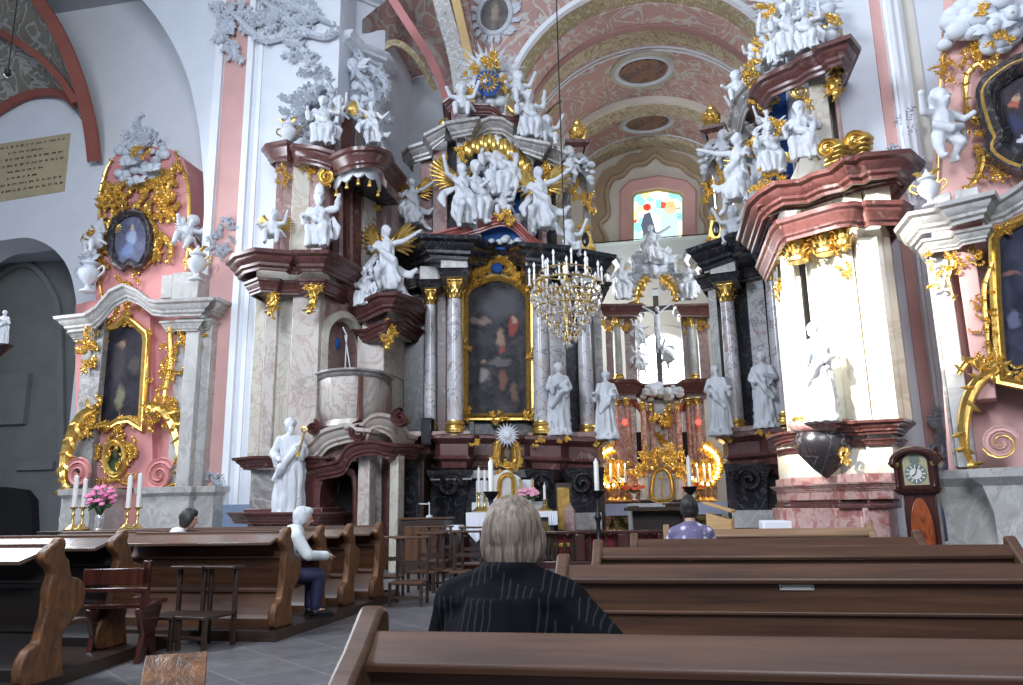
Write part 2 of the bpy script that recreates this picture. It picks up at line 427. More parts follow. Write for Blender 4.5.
# ------------------------------------------------------------------ carved figures (face toward -y, feet at z=0, about 1.8 high)
def folds(me, amp, zmax, freq=7, seed=0, zmin=-9):
    for v in me.vertices:
        if zmin < v.co.z < zmax:
            p = v.co; a = atan2(p.y, p.x)
            f = sin(a*freq+3*noise.noise(Vector((p.x*3+seed, p.y*3, p.z*1.6))) + p.z*2.0)*.5 + noise.noise(Vector((p.x*9, p.y*9+seed, p.z*3.5)))
            k = min(1, (zmax-p.z)*6)
            v.co = v.co + Vector(v.normal)*amp*f*k
def head(mb, c, r=.112, face=(0,-1,0), hair=True, beard=False, mitre=False):
    c = Vector(c); f = Vector(face).normalized(); R = Vector((0,-1,0)).rotation_difference(f).to_matrix()
    def q(x,y,z): return c+R@Vector((x,y,z))
    mb.ell(c, (r*.82, r*.95, r*1.18), 12, 9)
    mb.ell(q(0,-r*.35,-r*.55), (r*.55,r*.55,r*.6), 8, 6)          # jaw
    mb.cap(q(0,-r*.9,r*.15), q(0,-r*1.12,-r*.2), r*.10, r*.17, 6)  # nose
    mb.cap(q(-r*.3,-r*.82,-r*.5), q(r*.3,-r*.82,-r*.5), r*.12, r*.12, 6)
    mb.cap(q(-r*.45,-r*.78,r*.28), q(r*.45,-r*.78,r*.28), r*.16, r*.16, 6)
    for sx in (-1,1): mb.ell(q(sx*r*.85,0,0), (r*.14,r*.22,r*.3), 6, 5)
    if hair:
        mb.ell(q(0,r*.28,r*.22), (r*1.05,r*1.0,r*1.15), 10, 8); mb.ell(q(0,r*.55,-r*.5), (r*.9,r*.55,r*.85), 8, 6)
        for k in range(9): a = pi*k/8; mb.ell(q(r*.98*cos(a),r*(.1),r*.25+r*.95*sin(a)),r*.22,6,5)
    if beard: mb.ell(q(0,-r*.75,-r*1.2), (r*.5,r*.4,r*.8), 8, 6)
    if mitre: mb.lathe([(r*.9,0),(r*1.05,r*1.0),(r*.75,r*2.1),(.01,r*2.9)], q(0,r*.1,r*.6), 8, ry=.65)
def hand(mb, p, d, s=1.0):
    p = Vector(p); d = Vector(d).normalized(); side = d.cross(Vector((0,0,1))); 
    if side.length < .1: side = Vector((1,0,0))
    side.normalize(); mb.ell(p, (.045*s,.04*s,.045*s), 8, 6)
    for k in range(4):
        o = side*(k-1.5)*.019*s; mb.cap(p+o, p+o*1.3+d*(.085-.008*abs(k-1.5))*s, .013*s, .010*s, 6)
    mb.cap(p, p+side*.05*s+d*.04*s, .014*s, .011*s, 6)
def arm(mb, sh, el, ha, r=(.085,.075,.05), sleeve=True):
    mb.cap(sh, el, r[0], r[1], 8); mb.cap(el, ha, r[1]*.9, r[2], 8)
    if sleeve:
        m = Vector(el).lerp(Vector(ha), .55); mb.cap(m, m+Vector((0,.02,-.16)), .085, .05, 8)
    hand(mb, ha, Vector(ha)-Vector(el))
def robe_rings(mb, rings, k=9, amp=.09, seed=0):
    n = 40; rows = []
    for z, rx, ry, cx, cy in rings:
        rows.append((z,rx,ry,cx,cy))
    vs = []; fs = []
    for z, rx, ry, cx, cy in rows:
        for i in range(n):
            a = 2*pi*i/n; f = 1+amp*max(0,1-z/1.35)*(sin(k*a+seed+z*1.3)+.4*sin(2.3*k*a+seed*2))
            vs.append((cx+rx*f*cos(a), cy+ry*f*sin(a), z))
    m = len(rows)
    for j in range(m-1):
        for i in range(n): i2=(i+1)%n; fs.append((j*n+i, j*n+i2, (j+1)*n+i2, (j+1)*n+i))
    fs.append(tuple(range(n-1,-1,-1))); fs.append(tuple(range((m-1)*n, m*n)))
    mb.add(vs, fs)
def standing(seed=0, lh=(-.22,-.25,1.1), rh=(.22,-.25,1.1), sway=.05, look=(0,-1,-.1), base=True, **hk):
    mb = MB(); s = sway
    robe_rings(mb, [(.0,.27,.21,0,0),(.06,.28,.22,0,0),(.5,.235,.19,s*.7,-.01),(.85,.21,.17,s,0),(1.0,.19,.15,s,0),(1.2,.20,.14,s*.5,0),(1.38,.21,.12,0,0),(1.47,.13,.10,0,0),(1.5,.06,.06,0,0)], 9, .1, seed)
    mb.cap((0,0,1.44),(0,-.01,1.58),.055,.05); head(mb,(0,-.02,1.66),.108,look,**hk)
    arm(mb,(-.19,0,1.38),(-.29,-.03,1.12) if lh[2]<1.3 else (-.36,-.02,1.32),lh); arm(mb,(.19,0,1.38),(.29,-.03,1.12) if rh[2]<1.3 else (.36,-.02,1.32),rh)
    # cloak falling behind, and an overfold across the body
    robe_rings(mb, [(.12,.30,.10,-.02,.10),(.7,.27,.10,0,.10),(1.25,.25,.10,0,.06),(1.42,.17,.08,0,.03)], 7, .12, seed+1)
    mb.tube([(.2,-.1,1.3),(.1,-.19,1.1),(-.08,-.22,.85),(-.24,-.12,.62)],[.05,.07,.09,.05],8)
    mb.cap((-.09,-.16,.04),(-.10,-.26,.03),.05,.04); mb.cap((.10,-.14,.04),(.12,-.24,.03),.05,.04)
    if base: mb.lathe([(.33,-.10),(.33,-.02),(.30,.02),(.30,.03)],(0,0,0),16,ry=.85)
    return mb
def seated(seed=0, lh=(-.35,-.35,.95), rh=(.4,-.2,1.35), look=(0,-1,0), spread=.16, legz=.0, **hk):
    """sitting on something about .45 high; the origin is under the seat"""
    mb = MB()
    mb.ell((0,.02,.55),(.22,.20,.16)); 
    mb.tube([(0,.02,.5),(0,-.02,.75),(0,-.08,.95),(0,-.09,1.08)],[.19,.16,.19,.08],12)
    mb.cap((0,-.09,1.05),(0,-.12,1.18),.05,.05); head(mb,(0,-.14,1.27),.118,look,**hk)
    mb.tube([(-.24,-.1,.95),(-.12,-.24,.78),(.10,-.28,.66),(.28,-.16,.50),(.34,-.1,.25)],[.04,.07,.09,.08,.04],8); mb.tube([(.26,.1,.9),(.40,.08,.6),(.36,.02,.3)],[.05,.09,.05],8,flat=.5)
    for sx in (-1,1):
        kx = sx*spread; mb.cap((sx*.1,0,.52),(kx+sx*.02,-.29,.50),.125,.10); mb.cap((kx+sx*.02,-.29,.49),(kx*.9,-.27+.1*sx*.8,.08+legz),.10,.065); mb.cap((kx*.9,-.29,.05+legz),(kx,-.42,.03+legz),.05,.035)
    mb.tube([(-.14,-.28,.46),(0,-.26,.38),(.14,-.28,.46)],[.08,.1,.08],8)
    robe_rings(mb,[(.08,.27,.14,0,-.20),(.35,.26,.17,0,-.18),(.52,.24,.22,0,-.10),(.64,.18,.16,0,0)],8,.15,seed)
    arm(mb,(-.19,-.07,1.0),(-.33,-.10,.80) if lh[2]<1.05 else (-.38,-.08,1.0),lh); arm(mb,(.19,-.07,1.0),(.33,-.10,.80) if rh[2]<1.05 else (.38,-.08,1.0),rh)
    robe_rings(mb,[(.3,.26,.12,0,.14),(.8,.22,.1,0,.10),(1.05,.14,.07,0,.04)],6,.15,seed+2)
    return mb
def flying(seed=0, look=(0,-1,0), bend=.5, lh=(-.5,-.2,1.5), rh=(.5,-.25,1.1), **hk):
    """half kneeling, half hovering, drapery blown to one side"""
    mb = MB()
    mb.tube([(0,0,.62),(0,-.01,.85),(0,-.02,1.1),(0,0,1.25)],[.16,.14,.17,.07],12)
    mb.cap((0,0,1.22),(0,-.02,1.34),.05,.05); head(mb,(0,-.03,1.42),.105,look,**hk)
    mb.cap((-.08,0,.62),(-.14,-.34,.46),.13,.09); mb.cap((-.14,-.34,.46),(-.12,-.1,.05),.085,.05); mb.cap((-.12,-.1,.05),(-.13,-.24,.0),.045,.03)
    mb.cap((.08,0,.62),(.26,-.12,.32),.13,.09); mb.cap((.26,-.12,.32),(.40,.15,.05),.08,.05); mb.cap((.4,.15,.05),(.52,.2,.0),.045,.03)
    robe_rings(mb,[(.12,.20,.16,.12,0),(.35,.27,.2,.06,-.05),(.6,.2,.16,0,0),(.8,.16,.13,0,0)],7,.2,seed)
    mb.tube([(.1,.1,.7),(.3,.14,.55),(.5,.12,.5),(.62,.1,.62)],[.1,.12,.08,.03],8,flat=.5); mb.tube([(-.2,-.05,1.1),(-.05,-.19,.92),(.16,-.17,.72),(.24,-.02,.5)],[.04,.07,.09,.05],8); mb.tube([(-.1,.12,1.0),(-.3,.2,.9),(-.42,.16,.7),(-.36,.1,.5)],[.06,.1,.09,.03],8,flat=.5)
    arm(mb,(-.18,0,1.16),(-.36,-.05,1.22) if lh[2]>1.2 else (-.3,-.1,.98),lh,(.07,.06,.04),False); arm(mb,(.18,0,1.16),(.36,-.05,1.18) if rh[2]>1.2 else (.32,-.1,.98),rh,(.07,.06,.04),False)
    return mb
def putto(seed=0, lh=(-.26,-.12,.62), rh=(.3,-.1,.75), sit=True):
    """a child of about .8"""
    mb = MB()
    mb.ell((0,0,.30),(.115,.11,.10)); mb.ell((0,-.01,.42),(.11,.10,.13)); head(mb,(0,-.03,.64),.10,(0.2,-1,-.1))
    mb.ell((0,-.04,.53),(.04,.04,.06))
    for sx, h in ((-1,lh),(1,rh)):
        mb.cap((sx*.10,0,.50),(sx*.2,-.03,.50 if h[2]>.5 else .42),.05,.042); mb.cap((sx*.2,-.03,.50 if h[2]>.5 else .42),h,.042,.03); mb.ell(h,.035)
        if sit: mb.cap((sx*.06,0,.26),(sx*.11,-.2,.27),.075,.06); mb.cap((sx*.11,-.2,.27),(sx*.10,-.19,.08),.058,.038); mb.cap((sx*.1,-.2,.06),(sx*.11,-.28,.05),.036,.028)
        else: mb.cap((sx*.06,0,.26),(sx*.09,-.07-.04*sx,.14),.075,.055); mb.cap((sx*.09,-.07-.04*sx,.14),(sx*.08,0.05*sx,.02),.052,.036); mb.cap((sx*.08,0.05*sx,.02),(sx*.09,-.07+.05*sx,.0),.034,.028)
    mb.tube([(-.14,-.06,.36),(0,-.13,.27),(.15,-.05,.33),(.24,.03,.24)],[.04,.05,.045,.02],8)
    return mb
def wing_mb(L=.8, dirn=1, up=.9):
    """one feathered wing rising from the shoulder; dirn=1 toward +x"""
    mb = MB(); n = 9
    for k in range(n):
        t = k/(n-1); a = up+.35-t*1.5; l = L*(1-.35*t)*(.75+.25*sin(pi*(1-t)))
        bx, bz = .06+.28*L*(1-t)*cos(up), .28*L*(1-t)*sin(up)
        p0 = Vector((bx*dirn, .02+.012*k, bz)); d = Vector((cos(a)*dirn, .18, sin(a))); s_ = Vector((-sin(a)*dirn,0,cos(a)))
        w = .075*L/.8; rows = []
        for j in range(5):
            u = j/4; ww = w*(1-.75*u*u) if j else w*.5; q = p0+d*l*u+Vector((0,.05*u*u,-.12*u*u*L)); rows.append([tuple(q-s_*ww+Vector((0,.008,0))), tuple(q+Vector((0,-.014,0))), tuple(q+s_*ww+Vector((0,.008,0)))])
        mb.grid(rows); mb.grid([[(x,y+.02,z) for x,y,z in r] for r in rows], flip=True)
    mb.tube([(0,.0,0),(.14*L*dirn,.02,.22*L),(.32*L*dirn*cos(up)*1.3,.04,.42*L*sin(up)*1.2)],[.05,.05,.03],6)
    return mb
FIG = {}
def reg(key, mb, vox, fold=.03, zmax=1.3, seed=0, mat='statue'):
    me = remeshed(mb, vox, M[mat], 'statue_'+key, 1); folds(me, fold, zmax, 7, seed) if fold else None
    FIG[key] = me
reg('saint_book', standing(1, (-.10,-.27,1.18), (.14,-.26,1.02), .05, (.3,-1,-.2)), .02)
reg('saint_out', standing(2, (-.48,-.30,1.10), (.12,-.27,1.22), -.05, (-.5,-1,-.1), beard=True), .02, seed=4)
reg('saint_bishop', standing(3, (-.2,-.28,1.3), (.40,-.2,1.2), .04, (0,-1,-.1), mitre=True, beard=True), .022, seed=2)
reg('saint_key', standing(5, (-.12,-.24,1.0), (.22,-.22,1.22), .06, (.5,-1,.1), beard=True), .016, seed=7)
reg('saint_pray', standing(6, (-.03,-.25,1.25), (.05,-.25,1.25), -.04, (0,-1,.3)), .022, seed=3)
reg('seated', seated(1), .02, seed=1)
reg('seated_book', seated(4, (-.25,-.4,.8), (.2,-.42,.85), (0.2,-1,-.3), beard=True), .022, seed=5)
reg('seated_bishop', seated(6, (-.3,-.35,.75), (.5,-.25,1.25), (.6,-1,.2), mitre=True, beard=True), .02, seed=6)
reg('flying', flying(1), .02, zmax=1.1)
reg('flying_reach', flying(2, (1,-.8,.1), .5, (-.3,-.3,1.0), (.72,-.22,1.32)), .02, zmax=1.1, seed=3)
reg('putto', putto(), .016, .004)
reg('putto_stand', putto(1, (-.25,-.12,.66), (.26,-.1,.45), False), .016, .004)
reg('putto_reach', putto(1, (-.27,-.12,.45), (.27,-.14,.70), True), .016, .004)
WING = {}
for nm_, L_ in (('big',.68),('small',.30)):
    for d_ in (-1,1):
        mb_ = wing_mb(L_, d_); me_ = bpy.data.meshes.new('wing'); me_.from_pydata(mb_.v,[],mb_.f); me_.shade_smooth(); WING[nm_,d_] = me_
def figure(key, fr, px, py, h, label, y=0.0, rz=0, wings=None, wmat='gold', name='statue', cat='statue', group=None, flip=False, mat=None, base_h=1.8, tilt=0, loc=None, mirror=None):
    """a figure whose foot stands at the pixel (px,py) on the plane y of frame fr and which is h metres tall"""
    p = loc if loc is not None else fr.wp(px, py, y)
    if MIR[0]:
        if fr: p = Vector((2*CX-p.x, p.y, p.z)); fr = MIR[0]
        flip = not flip; rz = -rz; tilt = -tilt
    s = h/({'putto':.78,'putto_stand':.78,'putto_reach':.78}.get(key) or {'seated':1.38,'seated_book':1.38,'seated_bishop':1.5,'flying':1.52,'flying_reach':1.52}.get(key) or 1.78)
    me = FIG[key]
    if mat:
        k2 = key+'|'+mat
        if k2 not in FIG: FIG[k2] = me.copy(); FIG[k2].materials.clear(); FIG[k2].materials.append(M[mat])
        me = FIG[k2]
    o = mobj(me, name); put(o, label, cat, group)
    o.location = p; o.rotation_euler = (0, radians(tilt), (fr.a if fr else 0)+radians(rz)); o.scale = (-s if flip else s, s, s)
    if wings:
        zb = {'p':.50,'f':1.16,'s':1.0}[key[0] if key[0] in 'pf' else ('s' if key.startswith('seated') else 's')]
        if key.startswith('saint'): zb = 1.35
        for d in (-1,1):
            wo = bpy.data.objects.new('wing', WING[wings,d]); COL.objects.link(wo); wo.parent = o; wo.location = (d*.03,.09,zb)
            if not WING[wings,d].materials: WING[wings,d].materials.append(M['gold'])
            if wmat != 'gold':
                k3 = (wings,d,wmat)
                if k3 not in WING: WING[k3] = WING[wings,d].copy(); WING[k3].materials.clear(); WING[k3].materials.append(M[wmat])
                wo.data = WING[k3]
    return o
# ------------------------------------------------------------------ columns, urns, clouds, candles
def capital_mb(r, h, n=8, seed=0):
    mb = MB(); mb.lathe([(r*.86,0),(r*.95,h*.04),(r*.86,h*.08),(r*.82,h*.5),(r*1.05,h*.85),(r*1.1,h*.86)],(0,0,0),16)
    for row, (z0, L, off) in enumerate(((.05,.42,0),(.30,.45,.5))):
        for k in range(n):
            a = 2*pi*(k+off)/n; ca, sa = cos(a), sin(a); rows = []
            for j in range(6):
                t = j/5; out = r*(.9+.06*row)+r*(.08+.75*t**3); z = h*(z0+L*(t if t < .8 else 1.6-t)); w = r*.30*(1-.45*t)*(1 if j % 2 == 0 else .8)
                rows.append([(ca*out-sa*(-w), sa*out+ca*(-w), z-.02*h), (ca*(out+r*.1), sa*(out+r*.1), z), (ca*out-sa*w, sa*out+ca*w, z-.02*h)])
            mb.grid(rows)
    for k in range(4):
        a = pi/4+k*pi/2
        c = Vector((cos(a),sin(a),0)); pts = []
        for j in range(14):
            t = j/13; rr = .26*r*(1-.75*t); b = pi/2-2*pi*1.3*t
            pts.append(c*(r*1.28+rr*cos(b)) + Vector((0,0,h*.78+rr*sin(b)*1.2)))
        mb.tube([c*r*.9+Vector((0,0,h*.45))]+pts, [.05*r]+[.11*r*(1-.4*j/13) for j in range(14)], 6)
    q = r*1.42; ab = []
    for k in range(4):
        a0 = pi/4+k*pi/2
        for j in range(5):
            t = j/5; p0 = Vector((cos(a0),sin(a0)))*q*1.12; p1 = Vector((cos(a0+pi/2),sin(a0+pi/2)))*q*1.12; p = p0.lerp(p1,t); p *= 1-.16*sin(pi*t); ab.append((p.x,p.y))
    mb.hprism(ab, h*.9, h)
    return mb
def base_prof(r, h): return [(r*1.35,0),(r*1.35,h*.12),(r*1.38,h*.2),(r*1.36,h*.32),(r*1.15,h*.42),(r*1.10,h*.55),(r*1.2,h*.62),(r*1.24,h*.72),(r*1.18,h*.82),(r*1.02,h*.92),(r*1.0,h)]
def mloc(p): return Vector((2*CX-p.x, p.y, p.z)) if MIR[0] else p
def column(parent, x, y, z0, z1, r, mat, caph=None, bh=None, nm='column', shaft='m_white', gm='gold', half=False):
    caph = caph or r*2.3; bh = bh or r*1.2
    N = 12; prof = [(r*(1+.0*t)*(1-.14*max(0,t-.33)**1.3*1.7), z0+bh+(z1-caph-z0-bh)*t) for t in [i/N for i in range(N+1)]]
    prof += [(r*.92, z1-caph-.001)]
    c = MB().lathe(prof,(x,y,0),24).build(nm, M[mat], parent)
    MB().lathe(base_prof(r,bh),(x,y,z0),24).build('column_base', M[gm], c)
    MB().join(capital_mb(r*.86,caph),Matrix.Translation((x,y,z1-caph))).build('capital', M[gm], c)
    return c
def cloud_mb(cx, cz, w, h, n, seed, y=0, r=(.08,.2), depth=.5):
    rng = random.Random(seed); mb = MB()
    for i in range(n):
        a = rng.uniform(0,6.28); t = sqrt(rng.random()); x = cx+cos(a)*t*w/2; z = cz+sin(a)*t*h/2; q = rng.uniform(*r)
        mb.ell((x, y-rng.uniform(0,depth)*(1.1-t), z), (q*1.15, q*.8, q*.9), 9, 7)
    return mb
def cherub_mb(mb, x, y, z, s):
    mb.ell((x,y,z),(s*.8,s*.85,s)); mb.ell((x,y-s*.85,z-s*.15),(s*.16,s*.2,s*.2),6,5); mb.ell((x,y+s*.1,z+s*.3),(s*.95,s*.85,s*.9),8,6)
    for d in (-1,1):
        mb.leaf(x+d*s*.6,z-s*.2,pi/2-d*.9,s*2.4,s*.55,-d*.5,y+s*.3,s*.3); mb.leaf(x+d*s*.5,z-s*.4,pi/2-d*1.4,s*2.0,s*.45,-d*.4,y+s*.2,s*.3)
URN = [(.10,0),(.16,.02),(.16,.05),(.07,.10),(.05,.16),(.08,.20),(.18,.30),(.23,.42),(.22,.50),(.15,.56),(.13,.60),(.20,.64),(.20,.67),(.12,.70),(.10,.76),(.05,.82),(.01,.9)]
def urn(fr, px, py, h, label, mat='stucco', y=0, trim='gold', group=None, loc=None):
    p_u = loc if loc is not None else fr.wp(px,py,y)
    if MIR[0]: p_u = Vector((2*CX-p_u.x, p_u.y, p_u.z)); fr = MIR[0]
    k = h/.9; t = thing('urn', label, 'urn', p_u, fr.a, group)
    MB().lathe([(r*k,z*k) for r,z in URN],(0,0,0),16).build('bowl', M[mat], t)
    g = MB()
    for d in (-1,1):
        g.tube(smooth_pts([(d*.20*k,0,.50*k),(d*.32*k,0,.58*k),(d*.36*k,0,.46*k),(d*.22*k,0,.34*k)],4),.022*k,6)
        pts = [(d*.02*k,.66*k),(d*.12*k,.76*k),(d*.2*k,.86*k)]; g.leaf(d*.05*k,.68*k,pi/2-d*.7,.28*k,.07*k,-d*.8,-.03*k,.04*k)
    g.build('handle', M[trim], t)
    return t
# ------------------------------------------------------------------ building shell
t = NT('stone_floor'); v = t.coord((1,1,1), rot=(0,0,radians(38)))
br = t.n('ShaderNodeTexBrick'); t.l(v, br.inputs[0]); br.offset = 0; br.inputs['Scale'].default_value = 1.0
for nm, val in (('Brick Width',.62),('Row Height',.62),('Mortar Size',.012)): br.inputs[nm].default_value = val
br.inputs['Color1'].default_value = (.085,.083,.09,1); br.inputs['Color2'].default_value = (.135,.125,.13,1); br.inputs['Mortar'].default_value = (.22,.21,.20,1)
cc = t.mix(.45, br.outputs[0], t.ramp(t.noise(t.coord(), 5, 6, .65), [(.3,(.05,.05,.055)),(.7,(.19,.18,.19))]))
t.bump(br.outputs['Fac'], .2, .01); M['floor'] = t.fin(cc, .38, 0, .5)
M['v_pink'] = scrollwork('painted_pink_vault', (.50,.31,.27), (.56,.52,.48), (.30,.20,.18), .75)
M['v_cream'] = scrollwork('painted_cream_band', (.56,.48,.34), (.36,.26,.17), (.28,.23,.20), 1.3)
M['v_olive'] = scrollwork('painted_olive_band', (.38,.31,.18), (.56,.49,.34), (.20,.15,.10), 1.3)
M['v_rose'] = plaster('dusty_rose', (.34,.19,.17), .1)
M['v_aisle'] = scrollwork('painted_aisle_vault', (.24,.22,.18), (.42,.42,.38), (.12,.10,.07), .8)
M['v_grey'] = scrollwork('painted_grey_panel', (.48,.47,.46), (.66,.65,.63), (.25,.22,.22), 2.0)
M['rib_red'] = plaster('red_rib', (.30,.10,.075), .12)
struct(MB().box(-22,14,-6,19.0,-.3,0), 'floor', M['floor'])
struct(MB().box(-9,9,19.0,31,-.3,.15).box(-8.9,8.9,18.7,19.0,-.29,.075), 'floor_chancel', M['floor'])
# --- aisle end wall on the left, with the dark arched opening
M['grey_d'] = plaster('shaded_chapel_plaster', (.20,.21,.20), .1)  # grey plaster darkened: the unlit chapel's shade is put into the colour
WL = Frame(0, 18.7, 0)
def arcpx(fr, P, y=0, n=5): return [fr.xz(a,b,y) for a,b in smooth_pts(P, n)]
op = arcpx(WL, [(-60,330),(-55,275),(-25,246),(5,240),(30,238),(52,248),(68,268),(76,300),(78,340)])
xl, xr = WL.x(-140,300), WL.x(215,300)
wall_out = [(xl,0),(op[0][0],0)]+op+[(op[-1][0],0),(xr,0),(xr,17),(xl,17)]
struct(MB().prism(wall_out, 18.7, 19.9), 'wall_aisle', M['white2'])
xo0, xo1 = op[0][0]-1, op[-1][0]+.9
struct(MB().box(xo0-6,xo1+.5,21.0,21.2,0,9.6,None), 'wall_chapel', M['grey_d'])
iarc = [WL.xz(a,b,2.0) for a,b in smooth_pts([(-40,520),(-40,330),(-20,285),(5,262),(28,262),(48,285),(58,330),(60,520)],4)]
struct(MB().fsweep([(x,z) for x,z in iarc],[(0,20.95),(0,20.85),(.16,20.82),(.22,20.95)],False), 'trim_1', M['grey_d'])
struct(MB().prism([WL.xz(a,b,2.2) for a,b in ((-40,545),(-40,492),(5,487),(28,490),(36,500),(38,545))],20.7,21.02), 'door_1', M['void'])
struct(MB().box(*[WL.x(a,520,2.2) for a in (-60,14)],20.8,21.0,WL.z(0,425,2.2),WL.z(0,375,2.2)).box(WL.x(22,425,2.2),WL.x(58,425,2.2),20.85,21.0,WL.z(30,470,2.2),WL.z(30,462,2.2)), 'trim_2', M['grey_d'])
# painted vault of the aisle and its red ribs
def pxgrid(rows, mat, name, n=6, parent=None):
    R = [smooth_pts(r, n) for r in rows]; pts = [[tuple(at(*q)) for q in r] for r in R]
    return struct(MB().grid(pts), name, mat, parent, smooth=80)
pxgrid([[(-60,160,18.65),(-20,128,18.65),(12,106,18.65),(35,98,18.65),(62,98,18.65),(80,118,18.65),(92,142,18.65),(97,163,18.65)],
        [(-60,60,17.60),(-20,45,17.60),(5,38,17.60),(30,50,17.80),(58,76,18.00),(78,104,18.20),(91,136,18.40),(97,163,18.60)],
        [(-60,-60,16.80),(0,-45,16.80),(28,-20,16.90),(52,18,17.10),(72,56,17.40),(87,98,17.90),(96,136,18.20),(99,163,18.55)]], M['v_aisle'], 'ceiling_aisle')
def rib(P, wpx, name, mat='rib_red', th=.12):
    P = smooth_pts(P, 5); rows = []
    for i,(a,b,Y) in enumerate(P):
        a2,b2,_ = P[min(i+1,len(P)-1)]; a1,b1,_ = P[max(i-1,0)]; d = Vector((a2-a1,b2-b1)).normalized(); nx, ny = -d.y, d.x; w = wpx*(1 if not isinstance(wpx,tuple) else 1)
        q0 = at(a-nx*w, b-ny*w, Y); q1 = at(a+nx*w, b+ny*w, Y); f = Vector((0,-th,0)); rows.append([tuple(q0), tuple(q0+f), tuple(q1+f), tuple(q1)])
    return struct(MB().grid(rows), name, M[mat], smooth=50)
rib([(25,-20,16.70),(52,20,16.90),(70,55,17.20),(84,95,17.70),(92,130,18.10),(96,163,18.50)], 6, 'trim_3')
rib([(-30,20,17.30),(10,38,17.40),(38,56,17.50),(62,80,17.80),(78,104,18.00)], 3.5, 'trim_4')
rib([(-50,150,18.60),(-18,124,18.60),(12,104,18.60),(35,95,18.60),(62,95,18.50),(78,108,18.40)], 3.5, 'trim_5')
# --- arcade pier and transverse arch on the left
FL = Frame(0, 17.0, 0)
arc = arcpx(FL, [(199,420),(204,228),(202,160),(196,112),(185,70),(165,30),(138,-4),(95,-38),(40,-62),(-40,-75),(-140,-60)])
zt = 17.0; xpr = FL.x(334,200)
struct(MB().prism([(FL.x(-140,0),zt)]+list(reversed(arc))+[(arc[0][0],0),(xpr,0),(xpr,zt)], 17.0, 17.9), 'wall_arcade', M['white'])
xA, xB = arc[0][0], xpr
pB = at(386,120,19.0)
struct(MB().hprism([(xA+.4,17.7),(xB,17.02),(pB.x-.6,18.1),(pB.x,18.8),(pB.x,21.2),(xA+.4,21.2)],0,zt), 'wall_pier', M['white'])
def vstrip(fr, xs, z0, z1, y, name, mat, th=.08):
    return struct(MB().box(xs[0], xs[1], y-th, y, z0, z1).build, name, mat) if 0 else struct(MB().add(*boxf(fr, xs[0], xs[1], y-th, y, z0, z1)), name, mat)
def boxf(fr, x0, x1, y0, y1, z0, z1):
    m = MB().box(x0,x1,y0,y1,z0,z1); return [tuple(fr.w(*v)) for v in m.v], m.f
zd = FL.z(215,505)
vstrip(FL, (FL.x(206,228)-.02, FL.x(213,228)), 0, zt, 0, 'trim_6', M['white2'], .10)
vstrip(FL, (FL.x(214,228), FL.x(238,228)), FL.z(214,500), zt, 0, 'wall_pink_panel', M['pink'], .03)
vstrip(FL, (FL.x(239,228), FL.x(245,228)), 0, zt, 0, 'trim_7', M['white2'], .12)
vstrip(FL, (FL.x(250,228), FL.x(254,228)), 0, zt, 0, 'trim_8', M['white2'], .06)
vstrip(FL, (FL.x(206,520), FL.x(262,520)), 0, zd, -.02, 'baseboard_pier', M['blue'], .13)
# stucco of the pier capital, the impost cornices
def P3(pts, Y): return [tuple(at(a,b,Y)) for a,b in pts]
corn = lambda s: [(0,0),(.06*s,0),(.08*s,.08*s),(.18*s,.14*s),(.22*s,.24*s),(.40*s,.30*s),(.42*s,.42*s),(.50*s,.50*s),(.52*s,.60*s),(0,.62*s)]
z1 = at(350,62,18.0).z
pth = [(xB-.1,17.25),(pB.x-.6,18.05),(pB.x-.12,18.62),(pB.x-.12,19.2)]
struct(MB().sweep(pth,[(o,z+z1) for o,z in corn(.75)],side=-1), 'trim_9', M['stucco'])
z2 = at(390,16,19).z
struct(MB().sweep(pth,[(o,z+z2) for o,z in corn(1.0)],side=-1), 'trim_10', M['stucco'])
mb = MB(); S0 = FL
def st_curve(mb, fr, P, w, y, h, seed=1, leafy=.8, n=5):
    mb.acanthus([fr.xz(a,b,y) for a,b in smooth_pts(P,n)], w, y, h, random.Random(seed), 0, leafy)
rocaille(mb, *FL.xz(238,26), 1.2, 1.5, 3, 16, .5, -.12, .10)
rocaille(mb, *FL.xz(236,55), .35, .9, 5, 7, .3, -.12, .07)
for i,P in enumerate([[(222,4),(240,20),(262,40),(285,38),(300,44)],[(260,0),(285,18),(300,30),(325,38),(338,32)],[(285,42),(300,48),(310,62),(316,72)],[(255,-6),(280,2),(310,14),(335,26)]]):
    st_curve(mb, FL, P, .10, -.15, .14, i)
rocaille(mb, *FL.xz(288,20), 1.7, 1.0, 8, 24, .5, -.12, .14)
rocaille(mb, *FL.xz(300,58), .7, .8, 9, 10, .3, -.10, .08)
struct(mb, 'trim_11', M['stucco'], smooth=50)
o = bpy.data.objects[-1]
for i,(a,b,w_,h_,n_) in enumerate([(222,238,.55,1.1,18),(216,485,.4,.55,12)]):
    m = MB(); rocaille(m, *FL.xz(a,b), w_, h_, 20+i, n_, .22, -.06, .07); o = m.build('wall_stucco_ornament', M['stucco'], smooth=50)
    o.location = FL.o; put(o, ('white stucco leaf ornament halfway up the pink pilaster strip left of the pulpit','small white stucco leaf ornament at the foot of the pink pilaster strip')[i], 'ornament')
bpy.data.objects['trim_11'].location = FL.o
